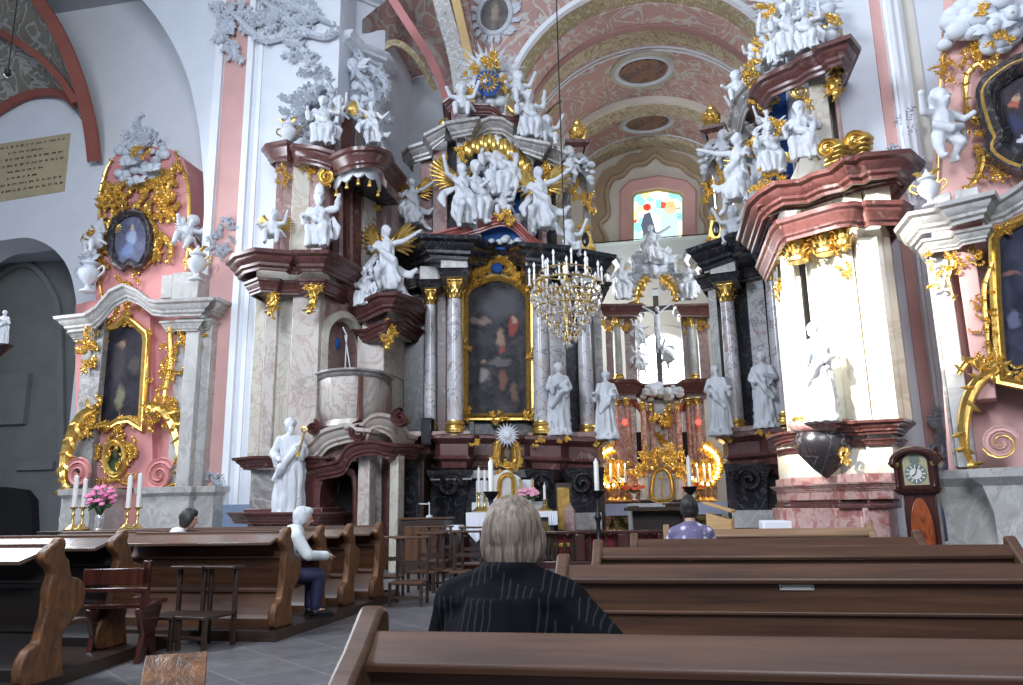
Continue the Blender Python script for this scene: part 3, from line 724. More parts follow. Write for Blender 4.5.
# --- wall and vault behind the left chancel altar
WG = Frame(0, 21.2, 0)
g = arcpx(WG, [(366,180),(368,130),(385,98),(405,82),(430,76),(448,90),(456,112),(459,140)])
struct(MB().add(*(lambda m:([tuple(WG.w(*v)) for v in m.v], m.f))(MB().prism([(g[0][0],0)]+g+[(g[-1][0]+.3,0)],0,.3))), 'wall_chancel_left', M['grey'])
pxgrid([[(362,190,21.2),(366,130,21.2),(385,98,21.2),(405,82,21.2),(430,75,21.2),(448,90,21.1),(456,112,21.0),(460,142,20.4)],
        [(362,120,20.0),(370,85,20.0),(392,62,20.0),(415,42,20.0),(438,34,20.0),(455,55,20.2),(463,85,20.2),(466,130,20.0)],
        [(362,20,18.0),(380,5,18.0),(405,-12,18.0),(430,-30,18.0),(455,-40,18.0),(468,-10,18.6),(474,50,19.3),(474,120,19.6)]], M['v_pink'], 'ceiling_left')
rib([(386,-10,18),(412,30,18.4),(432,62,19.3),(446,96,20.2),(452,120,20.8)], 4, 'trim_12', 'rose')
rib([(436,-20,18),(447,20,18.4),(458,60,19),(464,100,19.4),(467,135,19.5)], 8, 'trim_13', 'v_grey', .2)
rib([(452,-20,17.9),(461,20,18.2),(470,60,18.8),(475,100,19.2),(477,130,19.3)], 4, 'trim_14', 'ochre', .2)
rib([(372,60,18.8),(395,44,19),(418,60,19.4),(436,92,20.4)], 3, 'trim_15', 'v_olive', .1)
struct(MB().box(-6.5,12,7,19.45,17.0,17.2).box(-6.5,at(468,100,19.5).x,19.45,23,17.0,17.2), 'ceiling_nave', M['white'])
struct(MB().box(-28,-6.5,19.95,21.3,9.5,9.7).box(-28,-6.5,8,21.3,17.0,17.2), 'ceiling_chapel', M['grey'])
# --- chancel: arch wall, barrel vault in bands, apse wall
CX = at(654,300,28).x; RR = 3.9; ZS = at(590,242,30).z
YA = 19.5
def arcp(r, n=28, a0=0, a1=pi): return [(CX-r*cos(a0+(a1-a0)*i/n), ZS+r*sin(a0+(a1-a0)*i/n)) for i in range(n+1)]
xw0, xw1 = at(468,100,YA).x, CX+RR+7
a_ = arcp(RR)
struct(MB().prism([(xw0,0),(a_[0][0],0)]+a_+[(a_[-1][0],0),(xw1,0),(xw1,19.5),(xw0,19.5)], YA, YA+.25), 'wall_chancel_arch', M['v_pink'])
def vband(y0, y1, r, mat, name, seg=36, ridge=False):
    rows = [[(x,y,z) for x,z in arcp(r,seg)] for y in (y0,(y0+y1)/2,y1)]
    return struct(MB().grid(rows), name, M[mat], smooth=80)
def vring(y0, y1, r0, r1, mat, name):   # a stepped rib
    prof = [(0,0)]; rows = []
    for y,r in ((y0,r1),(y0,r0),(y1,r0),(y1,r1)): rows.append([(x,y,z) for x,z in arcp(r,36)])
    return struct(MB().grid(rows), name, M[mat], smooth=40)
vring(YA-.06, YA+.14, RR-.04, RR+.10, 'white2', 'trim_16')
vring(YA+.14, YA+.95, RR-.0, RR+.3, 'v_olive', 'trim_17')
vring(YA+.95, YA+1.9, RR-.05, RR+.3, 'v_pink', 'trim_18')
vring(YA+1.9, YA+2.15, RR-.12, RR+.3, 'v_rose', 'trim_19')
vband(YA+2.15, 22.9, RR+.22, 'v_cream', 'ceiling_1')
vband(22.9, 26.4, RR+.22, 'v_pink', 'ceiling_2')
vring(26.2, 26.35, RR-.02, RR+.3, 'cream', 'trim_20')
vring(26.35, 27.2, RR-.05, RR+.3, 'v_cream', 'trim_21')
vband(27.2, 29.3, RR+.15, 'v_pink', 'ceiling_3')
vring(29.2, 29.95, RR-.05, RR+.3, 'v_cream', 'trim_22')
for i,(yy,r_) in enumerate(((23.0,RR+.18),(23.2,RR+.18),(27.3,RR+.11),(29.1,RR+.11))):
    vring(yy, yy+.07, r_, RR+.3, 'white', 'trim_%d'%(23+i))
# lunette webs of the vault: ochre triangles with cream edges
for d in (-1,1):
    m = MB(); rows = []
    for i in range(9):
        t_ = i/8; yy = 23.3+1.4*t_; ang0 = .12; ang1 = .12+.75*(1-abs(2*t_-1)**1.4)*1.0
        rows.append([(CX+d*(RR+.17)*cos(ang0+(ang1-ang0)*j/8), yy, ZS+(RR+.17)*sin(ang0+(ang1-ang0)*j/8)) for j in range(9)])
    m.grid(rows); struct(m, 'trim_%d'%(30+d), M['v_olive'], smooth=80)
# side walls of the chancel with openings let in daylight
for d,nm in ((-1,'wall_left'),(1,'wall_right')):
    x0 = CX+d*RR; x1 = CX+d*(RR+.3)
    m = MB().box(x0,x1,YA,30,0,4.2).box(x0,x1,YA,22,4.2,ZS+.3).box(x0,x1,24,26,4.2,ZS+.3).box(x0,x1,28.2,30,4.2,ZS+.3).box(x0,x1,YA,30,ZS-1.4,ZS+.3)
    struct(m, nm, M['cream'])
# apse wall, with the two windows
WA = Frame(0, 30, 0)
W1 = [WA.xz(a,b) for a,b in ((632,246),(632,196),(636,192),(658,188),(680,192),(684,196),(684,246))]
W2 = [WA.xz(a,b) for a,b in smooth_pts([(640,388),(640,350),(645,338),(662,333),(680,338),(685,350),(685,388)],3)]
x0, x1 = CX-RR-.3, CX+RR+.3
def hole_wall(x0,x1,z0,z1,holes):
    m = MB(); hs = sorted(holes, key=lambda h:h[0][1])  # stacked, bottom first
    zc = z0
    for h in hs:
        L = min(p[0] for p in h); R = max(p[0] for p in h); B = min(p[1] for p in h); T = max(p[1] for p in h)
        if B > zc: m.prism([(x0,zc),(x1,zc),(x1,B),(x0,B)],30,30.4)
        m.prism([(x0,B),(L,B),(L,T),(x0,T)],30,30.4); m.prism([(R,B),(x1,B),(x1,T),(R,T)],30,30.4)
        top = h[1:-1]
        m.prism([(L,T)]+[(L,h[1][1])]+[p for p in h[1:-1]]+[(R,h[-2][1]),(R,T)],30,30.4)
        zc = T
    m.prism([(x0,zc),(x1,zc),(x1,z1),(x0,z1)],30,30.4); return m
struct(hole_wall(x0,x1,0,ZS+RR+.4,[W2,W1]), 'wall_apse', M['cream'])
struct(MB().fsweep(W1,[(.0,30.02),(.0,29.96),(.02,29.92),(.42,29.80),(.50,29.86),(.50,30.0)]), 'window_1', M['pink'])
frm = struct(MB().fsweep([WA.xz(a,b) for a,b in smooth_pts([(604,262),(606,240),(600,225),(608,215),(606,195),(612,180),(622,176),(632,166),(645,164),(655,156),(666,163),(680,166),(690,174),(700,180),(704,196),(702,215),(708,228),(702,262)],3)],[(-.5,29.98),(-.5,29.90),(-.1,29.88),(-.02,29.78),(.10,29.80),(.12,29.98)],False), 'trim_40', plaster('ochre_frame',(.40,.31,.21),.1))
t = NT('stained_glass'); t.t.nodes.remove(t.b); e = t.n('ShaderNodeEmission'); vv = t.coord((1,.001,1))
vo = t.n('ShaderNodeTexVoronoi'); vo.inputs['Scale'].default_value = 3.2; t.l(vv, vo.inputs[0])
sx = t.n('ShaderNodeSeparateColor'); t.l(vo.outputs['Color'], sx.inputs[0])
gl = t.ramp(sx.outputs[0], [(0,(.25,.62,.80)),(.22,(.85,.88,.55)),(.40,(.92,.95,.95)),(.62,(.45,.80,.85)),(.78,(.95,.75,.35)),(.88,(.85,.92,1)),(.95,(.75,.08,.06)),(1,(.7,.9,.95))], 'CONSTANT')
ed = t.n('ShaderNodeTexVoronoi', feature='DISTANCE_TO_EDGE'); ed.inputs['Scale'].default_value = 3.2; t.l(vv, ed.inputs[0])
gl = t.mix(t.ramp(ed.outputs[0],[(.0,(1,1,1)),(.03,(0,0,0))]), gl, (.10,.14,.16)); t.l(gl, e.inputs[0]); e.inputs[1].default_value = 1.6; t.l(e.outputs[0], t.out.inputs[0])
M['stained'] = t.m; M['daylight'] = emit('daylight_glass', (.93,.97,1), 6.0)
wp = struct(MB().prism(W1,30.15,30.2), 'window_1_pane', M['stained'], bpy.data.objects['window_1'])
bz = MB()   # figures leaded into the window: saint with red halo and child
fx = lambda a,b: WA.xz(a,b)
struct(MB().fsweep(W1,[(.0,30.15),(.0,30.08),(-.07,30.08),(-.07,30.15)]), 'window_frame', plain('gilt_border',(.55,.42,.10),.5), bpy.data.objects['window_1'])
for nm,pl,cc_ in (('saint_figure',[(642,246),(643,232),(641,224),(644,213),(650,211),(653,220),(656,232),(655,246)],(.10,.12,.16)),('mother_figure',[(661,246),(660,220),(665,206),(676,206),(680,246)],(.55,.72,.78)),('veil',[(664,208),(667,200),(674,200),(677,210),(670,214)],(.78,.55,.25))):
    struct(MB().prism([fx(a,b) for a,b in pl],30.13,30.15), nm, emit(nm,cc_,1.2), bpy.data.objects['window_1'])
m = MB().ell((fx(647,206)[0],30.13,fx(647,206)[1]),(.16,.02,.16),12,6); struct(m,'red_halo',emit('red_glass',(.8,.05,.04),1.3), bpy.data.objects['window_1'])
w2 = struct(MB().fsweep(W2,[(0,30.1),(0,29.96),(.30,29.86),(.34,30.0)]), 'window_2', M['cream'])
struct(MB().prism(W2,30.25,30.3), 'window_2_pane', M['daylight'], w2)
m = MB(); L_ = W2[0][0]; R_ = W2[-1][0]; B_ = W2[0][1]; T_ = max(p[1] for p in W2)
m.box((L_+R_)/2-.03,(L_+R_)/2+.03,30.2,30.24,B_,T_)
for k in range(1,4): m.box(L_,R_,30.2,30.24,B_+(T_-B_)*k/4-.02,B_+(T_-B_)*k/4+.02)
struct(m,'muntin',plain('muntin_grey',(.6,.6,.6)),w2)
# gallery ledge and its thin rail below the stained window
zl = WA.z(640,264); zl2 = WA.z(640,248)
struct(MB().sweep([(x0,29.4),(x1,29.4)],[(0,zl-.1),(.05,zl),(.2,zl+.08),(.25,zl2-.1),(.35,zl2),(-.6,zl2)]), 'trim_41', plaster('green_grey_ledge',(.50,.54,.50),.05))
m = MB(); zr = WA.z(640,240,-.7); m.tube([(x0,29.2,zr),(x1,29.2,zr)],.02,6)
for k in range(24): m.tube([(x0+(x1-x0)*k/23,29.2,zl2),(x0+(x1-x0)*k/23,29.2,zr)],.012,4)
put(m.build('railing', M['iron']), 'thin metal railing along the gallery ledge below the stained glass window', 'railing')
# vault medallions
def oval_medallion(cx_, cy_, cz_, rx, ry, tilt, label, seed):
    # lies on the barrel crown (x,y) plane, facing down
    t_ = thing('vault_painting', label, 'painting', (cx_,cy_,cz_)); t_.rotation_euler = (radians(tilt),0,0)
    N = 40; el = lambda k: [(rx*k*cos(2*pi*i/N), ry*k*sin(2*pi*i/N)) for i in range(N)]
    MB().hprism(el(.92),-.02,.05).build('canvas', mottled('vault_scene_%d'%seed,(.10,.065,.05),(.28,.15,.10),(.24,.23,.22),2.6,.8), t_)
    MB().sweep([(x,y) for x,y in el(1)],[(0,.05),(0,-.03),(.05,-.06),(.10,-.03),(.14,-.05),(.18,.05)],shut=True).build('frame', M['stucco'], t_)
    m = MB().sweep([(x,y) for x,y in el(1.22)],[(-.1,.05),(-.06,-.03),(.10,-.05),(.16,.05)],shut=True)
    m.build('outer_frame', plaster('olive_frame_%d'%seed,(.44,.42,.33),.1), t_)
    return t_
oval_medallion(CX+.1, 24.3, ZS+RR+.10, .85, .78, 0, 'oval ceiling painting of many small figures, upper and larger on the pink vault', 1)
oval_medallion(CX+.15, 27.9, ZS+RR+.02, .85, .6, 0, 'oval ceiling painting, lower and smaller, nearest the window', 2)
WT = Frame(0, YA, 0); mc = WT.p(495,16); t_ = thing('wall_medallion', 'oval painting in white stucco wreath on pink spandrel left of arch', 'painting', (mc.x,YA,mc.z))
N=32; el = [( .42*cos(2*pi*i/N), .55*sin(2*pi*i/N)) for i in range(N)]
MB().prism(el,-.05,.0).build('canvas', picture('medallion_scene',(.10,.09,.09),(.24,.22,.2),[(0,.1,.15,.35,(.36,.28,.22))],1), t_)
MB().fsweep(el,[(0,0),(0,-.12),(.05,-.16),(.12,-.12),(.16,0)]).build('frame', M['stucco'], t_)
m = MB()
for k in range(18):
    a = 2*pi*k/18; m.leaf(.52*cos(a),.65*sin(a),a+random.Random(k).uniform(-.5,.5),.34,.10,.8,-.03,.06)
m.build('wreath', M['stucco'], t_)
# --- right wall: pilaster strips beside the right altar
FR = Frame(0, 12.6, 0)
def rx(px, py=200, y=0): return FR.x(px,py,y)
struct(MB().add(*boxf(FR, rx(800), rx(1023)+4, 0, .4, 0, 17)), 'wall_nave_right', M['white'])
vstrip(FR, (rx(894),rx(905)), 0, 17, 0, 'wall_pink_strip', M['pink'], .04)
vstrip(FR, (rx(905),rx(921)), 0, 17, 0, 'trim_50', M['white2'], .16)
vstrip(FR, (rx(908),rx(912)), 0, 17, -.16, 'trim_51', M['white2'], .06)
vstrip(FR, (rx(921),rx(927)), 0, 17, 0, 'trim_52', M['white2'], .07)
vstrip(FR, (rx(927),rx(940)), 0, 17, 0, 'wall_ochre_strip', M['cream'], .03)
vstrip(FR, (rx(895),rx(960)), 0, FR.z(920,462), -.02, 'baseboard_right', M['blue'], .2)
m = MB(); rocaille(m, *FR.xz(900,155), .35, 1.6, 77, 16, .22, -.1, .07); o = m.build('wall_stucco_ornament', M['stucco'], smooth=50); o.location = FR.o
put(o,'white stucco leaf ornament on the pilaster strip by the right wall altar','ornament')
m = MB(); c_ = FR.xz(938,440); m.acanthus(clo(c_[0],c_[1]-.5,pi/2,1.0,-.5,.5,10),.03,-.15,.06,random.Random(2)); rocaille(m, c_[0], c_[1], .2, .8, 78, 14, .2, -.15, .07); o = m.build('wall_stucco_ornament', M['stucco'], smooth=50); o.location = FR.o
put(o,'white stucco leaf ornament beside the hood of the tall clock','ornament')
# ------------------------------------------------------------------ left wall altar (pink and gold)
CORN = [(0,0),(.05,0),(.06,.06),(.12,.10),(.13,.16),(.22,.24),(.24,.30),(.32,.34),(.34,.42),(0,.43)]
def cprof(s, h=None): return [(o*s, z*(h or s)) for o, z in CORN]
def mold(fr, pts, y0, prof, mat, name, parent, n=1, zfix=None):
    """cornice through pixel points (px,py,y): its top follows the pixels; ends return to the wall"""
    P = smooth_pts(pts, n) if n > 1 else pts
    q = [fr.p(a,b,c) if zfix is None else Vector(((atz(a,b,zfix)-fr.o).dot(fr.u),(atz(a,b,zfix)-fr.o).dot(fr.n),zfix)) for a,b,c in P]; zt_ = prof[-1][1]
    path = [(v.x, v.y, v.z-zt_) for v in q]
    path = [(path[0][0], y0, path[0][2])]+path+[(path[-1][0], y0, path[-1][2])]
    return MB().sweep(path, prof).build(name, M[mat], parent)
def pxprism(fr, pts, y0, y1, yp=None, n=1, closed=True):
    yp = y0 if yp is None else yp; P = smooth_pts(pts, n, True) if n > 1 else pts
    return MB().prism([fr.xz(a,b,yp) for a,b in P], y0, y1)
def pxframe(fr, pts, y, w, mat, name, parent, n=3, closed=True, prof=None):
    P = smooth_pts(pts, n, closed) if n > 1 else pts
    prof = prof or [(-w*.5,y+.02),(-w*.5,y-w*.4),(-w*.1,y-w*.9),(w*.2,y-w*.6),(w*.5,y-w*.7),(w*.6,y+.02)]
    return MB().fsweep([fr.xz(a,b,y) for a,b in P], prof, closed).build(name, M[mat], parent)
def goldwork(fr, items, y, parent, name='gold_ornament', mat='gold', seed=0):
    m = MB()
    for k, it in enumerate(items):
        ty = it[0]
        if ty == 'r':   # (r, px, py, w_px, h_px, n, size, wd)
            c = fr.p(it[1], it[2], y); s_ = (fr.p(it[1]+1, it[2], y)-c).length; rocaille(m, c.x, c.z, it[3]*s_, it[4]*s_, seed*31+k, it[5], it[6]*s_, y, it[6]*s_*.16, True, it[7] if len(it) > 7 else .16)
        elif ty == 'c': # (c, points, width_px, leafy)
            c = fr.p(*it[1][0][:2], y); s_ = (fr.p(it[1][0][0]+1, it[1][0][1], y)-c).length
            m.acanthus([fr.xz(a,b,y) for a,b in smooth_pts(it[1],4)], it[2]*s_, y, it[2]*s_*.7, random.Random(seed*7+k), 0, it[3] if len(it) > 3 else .8)
        elif ty == 's': # spiral (s, px,py,r_px,turns,a0,dir,w_px)
            c = fr.p(it[1],it[2],y); s_ = (fr.p(it[1]+1,it[2],y)-c).length
            P = spiral(c.x,c.z,it[3]*s_,it[4],it[5],it[6]); m.band(P,[it[7]*s_*(1-.5*i/len(P)) for i in range(len(P))],y,it[7]*s_*.9)
    return m.build(name, M[mat], parent, smooth=50)
LA = Frame(0, 17.3, 0)
la = fthing('side_altar', 'pink plaster wall altar with gilded frames and grey marble pilasters under the left arch', 'altar', LA)
# pink backing, rising into the upper tier
MB().prism([LA.xz(a,b,-.10) for a,b in [(76,545),(76,305),(96,300),(98,215),(103,178),(110,163),(120,150),(150,146),(172,150),(184,160),(189,176),(189,300),(204,305),(204,545)]], -.12, 1.38).build('retable', M['rose'], la)
pxprism(LA,[(96,488),(98,322),(128,290),(150,318),(153,488)],-.32,-.12,-.32).build('retable_centre', M['rose'], la)
def pil(fr, x0, x1, t, b, y0, y1, mat, name, parent, yp=None):
    yp = y0 if yp is None else yp; pm=(t+b)/2
    X0, X1 = fr.x(x0,pm,yp), fr.x(x1,pm,yp); return MB().box(X0,X1,y0,y1,fr.z((x0+x1)/2,b,yp),fr.z((x0+x1)/2,t,yp)).build(name, M[mat], parent, bevel=.015)
for a,b,c in ((77,87,-.4),(86,97,-.55),(172,182,-.55),(181,194,-.8),(194,207,-.6)):
    pil(LA,a,b,318,488,c,0,'m_light' if a > 100 else 'm_grey','pilaster',la)
zb = LA.z(150,535,-.8)
for (xa,xb) in ((63,98),(140,207)):
    X0, X1 = LA.x(xa,515,-.9), LA.x(xb,515,-.9)
    pr = [(0,0),(.14,0),(.14,.14),(.08,.22),(.10,.5),(.16,.85),(.10,1.1),(.12,1.2),(.22,1.26),(.24,1.36),(0,1.37)]
    zt_ = LA.z(150,487,-.9); k = zt_/1.37
    MB().sweep([(X0,0),(X0,-.75),((X0*2+X1)/3,-.75),((X0*2+X1)/3,-.95),((X0+X1*2)/3+.1,-.95),((X0+X1*2)/3+.1,-.75),(X1,-.75),(X1,0)],[(o*.8,z*k) for o,z in pr]).build('pedestal', M['m_light'], la)
mold(LA,[(72,318,-.55),(97,315,-.55),(97,315,-.75),(104,308,-.75),(118,292,-.78),(130,286,-.8),(142,291,-.78),(155,301,-.75),(168,302,-.75),(168,302,-.95),(200,301,-.95),(200,300,-.75),(213,300,-.7)],0,cprof(.9,.9),'m_light','cornice',la)
mold(LA,[(76,332,-.42),(97,330,-.42),(97,330,-.55)],0,cprof(.45,.6),'m_grey','architrave',la)
mold(LA,[(168,322,-.58),(182,321,-.58),(182,321,-.82),(197,321,-.82),(197,321,-.62),(209,320,-.62)],0,cprof(.45,.6),'m_light','architrave',la)
pil(LA,161,172,275,298,-.8,0,'m_light','cornice_block',la); pil(LA,172,198,272,300,-.8,0,'m_light','cornice_block',la)
# lower painting
def painting(fr, pts, y, w, bg, bg2, spots_px, parent, label=None, fmat='gold', n=1, name='painting', sc=1.0, own=None):
    cx_ = sum(p[0] for p in pts)/len(pts); cy_ = sum(p[1] for p in pts)/len(pts)
    sp = []
    for px,py,rx_,ry_,c in spots_px:
        q = fr.p(px,py,y); s_ = (fr.p(px+1,py,y)-q).length; sp.append((q.x,q.z,rx_*s_,ry_*s_,c))
    if MIR[0]: sp = [(-s_[0],)+s_[1:] for s_ in sp]
    mt = picture(name+'_%d'%int(cx_+(500 if MIR[0] else 0)), bg, bg2, sp, sc)
    root = fthing(name, label, 'painting', fr) if label else parent
    P = smooth_pts(pts, n, True) if n > 1 else pts
    MB().prism([fr.xz(a,b,y) for a,b in P], y, y+.05).build('canvas', mt, root)
    pxframe(fr, P, y, w, fmat, 'frame', root, 1); return root
DK = (.012,.011,.016); DB = (.035,.032,.045)
p_ = painting(LA,[(98,424),(100,340),(106,329),(118,326),(127,318),(137,326),(146,334),(147,341),(142,426),(131,419),(119,421),(108,428)],-.36,.17,DK,DB,[(122,345,5,6,(.30,.20,.13)),(120,398,6,14,(.17,.16,.10)),(135,365,8,10,(.06,.05,.05)),(118,365,8,22,(.05,.045,.05))],la,'dark tall painting of a standing figure in the lower tier of the left altar')
goldwork(LA,[('r',127,312,22,16,9,9),('r',102,332,10,10,5,6),('r',146,334,10,10,5,6),('r',121,424,40,8,12,8),('r',98,380,5,10,3,5),('r',146,380,5,10,3,5),('c',[(100,426),(98,380),(101,338)],1.6,.3),('c',[(143,424),(147,380),(148,340)],1.6,.3)],-.42,p_,'crest',seed=2)
p2 = painting(LA,[(113,232),(117,222),(125,216),(135,213),(142,216),(148,226),(150,236),(149,252),(143,264),(138,266),(130,262),(124,268),(116,262),(112,250)],-.34,.16,(.07,.075,.12),(.16,.17,.25),[(132,238,6,9,(.30,.36,.50)),(132,228,3,4,(.45,.33,.25)),(128,250,8,8,(.16,.22,.38))],la,'small shaped blue painting in the upper tier of the left altar','m_dark')
goldwork(LA,[('c',[(120,268),(108,250),(108,230),(118,212),(135,206)],2.6,1),('c',[(143,268),(156,252),(155,232),(150,216),(138,206)],2.6,1),('r',112,200,22,34,14,13),('r',165,195,36,40,22,15),('r',158,232,16,50,14,12),('r',102,240,16,60,14,12),('r',130,284,22,14,10,8),('c',[(103,300),(99,270),(102,235),(100,200),(106,172),(112,160)],1.8,.8),('c',[(186,270),(189,230),(188,185),(180,165),(176,152)],1.8,.8),('c',[(150,178),(160,170),(170,178),(168,190),(160,192)],2.6,1),('c',[(160,262),(158,245),(165,238),(172,250),(168,262)],3,1)],-.2,la,'upper_gilding',seed=4)
goldwork(LA,[('r',87,350,12,40,14,10),('r',168,380,10,80,20,10),('r',183,342,12,26,9,9),('r',199,338,9,12,5,7),('c',[(170,325),(172,360),(166,395),(170,420)],2.6,1),('r',160,410,30,22,14,12),('r',90,420,14,26,10,11)],-.62,la,'pilaster_gilding',seed=6)
for it in (('c',[(150,405),(166,410),(178,430),(183,460),(180,487)],6,.7),('c',[(98,408),(82,418),(70,445),(66,470),(68,488)],6,.7)): goldwork(LA,[it],-.62,la,'scroll_bracket',seed=8)
for it in (('s',160,475,14,2.0,.5,1,3.2),('s',79,473,12,2.0,2.6,-1,3.0)): goldwork(LA,[it],-.70,la,'volute','rose',9)
p3 = painting(LA,[(116,441),(123,446),(126,457),(123,470),(116,475),(109,470),(106,458),(109,446)],-.40,.12,(.010,.020,.012),(.02,.045,.02),[(115,452,4,5,(.10,.10,.04)),(115,466,7,7,(.05,.08,.03))],la,'small dark oval painting of a head in a gilded wreath low on the left altar',n=2)
goldwork(LA,[('r',116,438,22,10,8,8),('r',102,457,10,30,10,9),('r',131,457,10,30,10,9),('r',116,482,10,22,9,8),('r',104,478,8,8,4,6),('r',128,478,8,8,4,6)],-.42,p3,'wreath',seed=10)
# stucco glory over the altar
m = cloud_mb(*LA.xz(140,158,-.2), 1.5, 1.6, 60, 3, -.15, (.07,.17), .3); rocaille(m,*LA.xz(140,140,-.3),1.2,.8,5,14,.35,-.3,.1)
for a,b in ((128,162),(150,168),(136,180)): q = LA.p(a,b,-.55); cherub_mb(m,q.x,q.y,q.z,.12)
put(m.build('stucco_glory', M['stucco'], smooth=60), 'white stucco cloud with cherub heads crowning the left pink altar', 'stucco glory'); o = bpy.data.objects['stucco_glory']; o.location = LA.o
goldwork(LA,[('r',141,152,14,16,6,8)],-.75,la,'gilt_crest',seed=12)
urn(LA,87,293,1.1,'white stucco urn on the left end of the left altar cornice','stucco',-.5,'stucco')
urn(LA,196,281,.95,'white and gold urn on the right end of the left altar cornice','statue',-.75)
figure('putto_reach',LA,97,258,1.05,'white cherub with gilded trumpet beside the blue painting, left side',-.5,-20,'small',name='cherub',cat='cherub')
figure('putto',LA,178,252,1.1,'white cherub leaning outward beside the blue painting, right side',-.5,30,'small','statue',name='cherub',cat='cherub',tilt=20)
# altar table with candles and flowers, candlesticks
def candlestick(loc, h, hc, label, mat='brass', group=None, r=.045, lit=False, name='candlestick'):
    k = thing(name, label, 'candlestick', loc, 0, group)
    MB().lathe([(.16,0),(.17,.03),(.10,.07),(.05,.12),(.03,.2*h),(.05,.25*h),(.03,.32*h),(.025,.6*h),(.045,.66*h),(.025,.74*h),(.03,.9*h),(.08,.97*h),(.08,h),(.02,h+.01)],(0,0,0),12).build('stem', M[mat], k)
    c = MB().lathe([(r,0),(r,hc-.01),(r*.5,hc),(.006,hc+.02),(.006,hc+.05)],(0,0,h),10).build('candle', M['candle'], k)
    if lit: MB().lathe([(.004,0),(.022,.03),(.018,.06),(.002,.12)],(0,0,h+hc+.03),8).build('flame', M['flame'], c)
    return k
def flowers(loc, label, cols, w=.35, h=.35, seed=1, vase='crystal', vh=.3):
    k = thing('flower_vase', label, 'flowers', loc)
    MB().lathe([(.09,0),(.10,.01),(.04,.05),(.06,vh*.4),(.09,vh*.8),(.07,vh),(.06,vh)],(0,0,0),12).build('vase', M[vase], k)
    rng = random.Random(seed); m = MB(); f = MB()
    for i in range(46):
        a = rng.uniform(0,6.28); r_ = w*sqrt(rng.random()); z = vh+h*rng.uniform(.45,1)*(1-.3*(r_/w)**2); x, y = r_*cos(a), r_*sin(a)*.8
        m.tube([(0,0,vh*.8),(x*.5,y*.5,vh+h*.3),(x,y,z)],[.006,.006,.004],3)
        if i % 2: m.leaf(x*.6, vh+h*.3, a if cos(a)>0 else a, .14,.03,.5,y*.6,.02)
        if i < 34:
            for j in range(6): b = 6.28*j/6; f.ell((x+.03*cos(b),y+.02*sin(b),z+.02*sin(b)),(.035,.03,.022),5,4)
    m.build('foliage', M['leaf'], k, smooth=60); f.build('blooms', cols, k, smooth=60)
    return k
M['leaf'] = plain('leaf_green',(.03,.07,.02),.6)
TY = 14.0
tb = thing('credence_table','dark wooden altar table with candles and pink flowers behind the left pews','table',(at(105,545,TY).x,TY,0))
zc_ = .93
MB().box(-1.35,1.2,-.3,.35,zc_-.06,zc_).build('table_top', M['dark_wood'], tb, bevel=.01)
MB().box(-1.25,1.1,-.2,.3,0.03,zc_-.06).build('cabinet', M['dark_wood'], tb)
for i,(px,py,top,nm) in enumerate(((74,507,476,'outer left'),(81.5,507,479,'inner left'),(128,508,476,'inner right'),(136.5,507,474,'outer right'))):
    q = at(px,py,TY); q2 = at(px,top,TY)
    candlestick((q.x,TY+.05*(i%2),zc_), q.z-zc_, q2.z-q.z, 'tall white candle in slim brass holder near pink flowers, %s of four'%nm, group='candles around the pink flowers', r=.045)
q = at(98,540,TY-.1); flowers((q.x,TY-.12,zc_),'bunch of pink carnations in a silver vase among four tall candles',plain('pink_petals',(.78,.22,.42),.6),.30,.62,3)
# inscription board high on the aisle wall
ib = fthing('inscription_board','long parchment coloured inscription painted high on the white wall at far left','inscription',WL)
Pc = [(-40,150),(70,133),(64,191),(-40,208)]
m = pxprism(WL,Pc,-.03,0,-.03); m.build('panel', plaster('parchment',(.50,.42,.26),.14), ib)
m = MB(); rng = random.Random(4)
M['ink'] = plain('brown_ink',(.09,.05,.03),.8)
for li in range(8):
    t0 = (li+.8)/9.2; short = li in (1,4,5); x0_, x1_ = (.45,.75) if short else (.06,.97)
    u = x0_
    while u < x1_:
        wd_ = rng.uniform(.02,.06)
        for cc_ in range(max(1,int(wd_/.011))):
            ua = u+cc_*.011; ya = 150+(133-150)*ua+t0*58; xa = -40+(110-6*t0)*ua
            q = WL.p(xa,ya,-.03); hh = .055 if cc_ else .085
            m.box(q.x-.016,q.x-.004,-.036,-.03,q.z-hh/2,q.z+hh/2); m.box(q.x-.004,q.x+.02,-.036,-.03,q.z+(hh/2-.014 if rng.random()<.5 else -hh/2),q.z+(hh/2 if rng.random()<.5 else -hh/2+.014))
        u += wd_+.016
m.build('lettering', M['ink'], ib, smooth=0)
# small white figure on a bracket at the left edge
q = at(1,345,13.5); k = figure('saint_pray',None,0,0,.75,'small white figurine on a dark bracket at the left edge of the dark arch',loc=q,rz=10,name='figurine',cat='statue')
m = MB().lathe([(.02,-.25),(.10,-.16),(.20,-.06),(.24,-.03),(.24,0)],(0,0,0),12); o = m.build('wall_bracket', M['dark_wood']); o.location = q; put(o,'dark console under the small white figurine at far left','bracket')
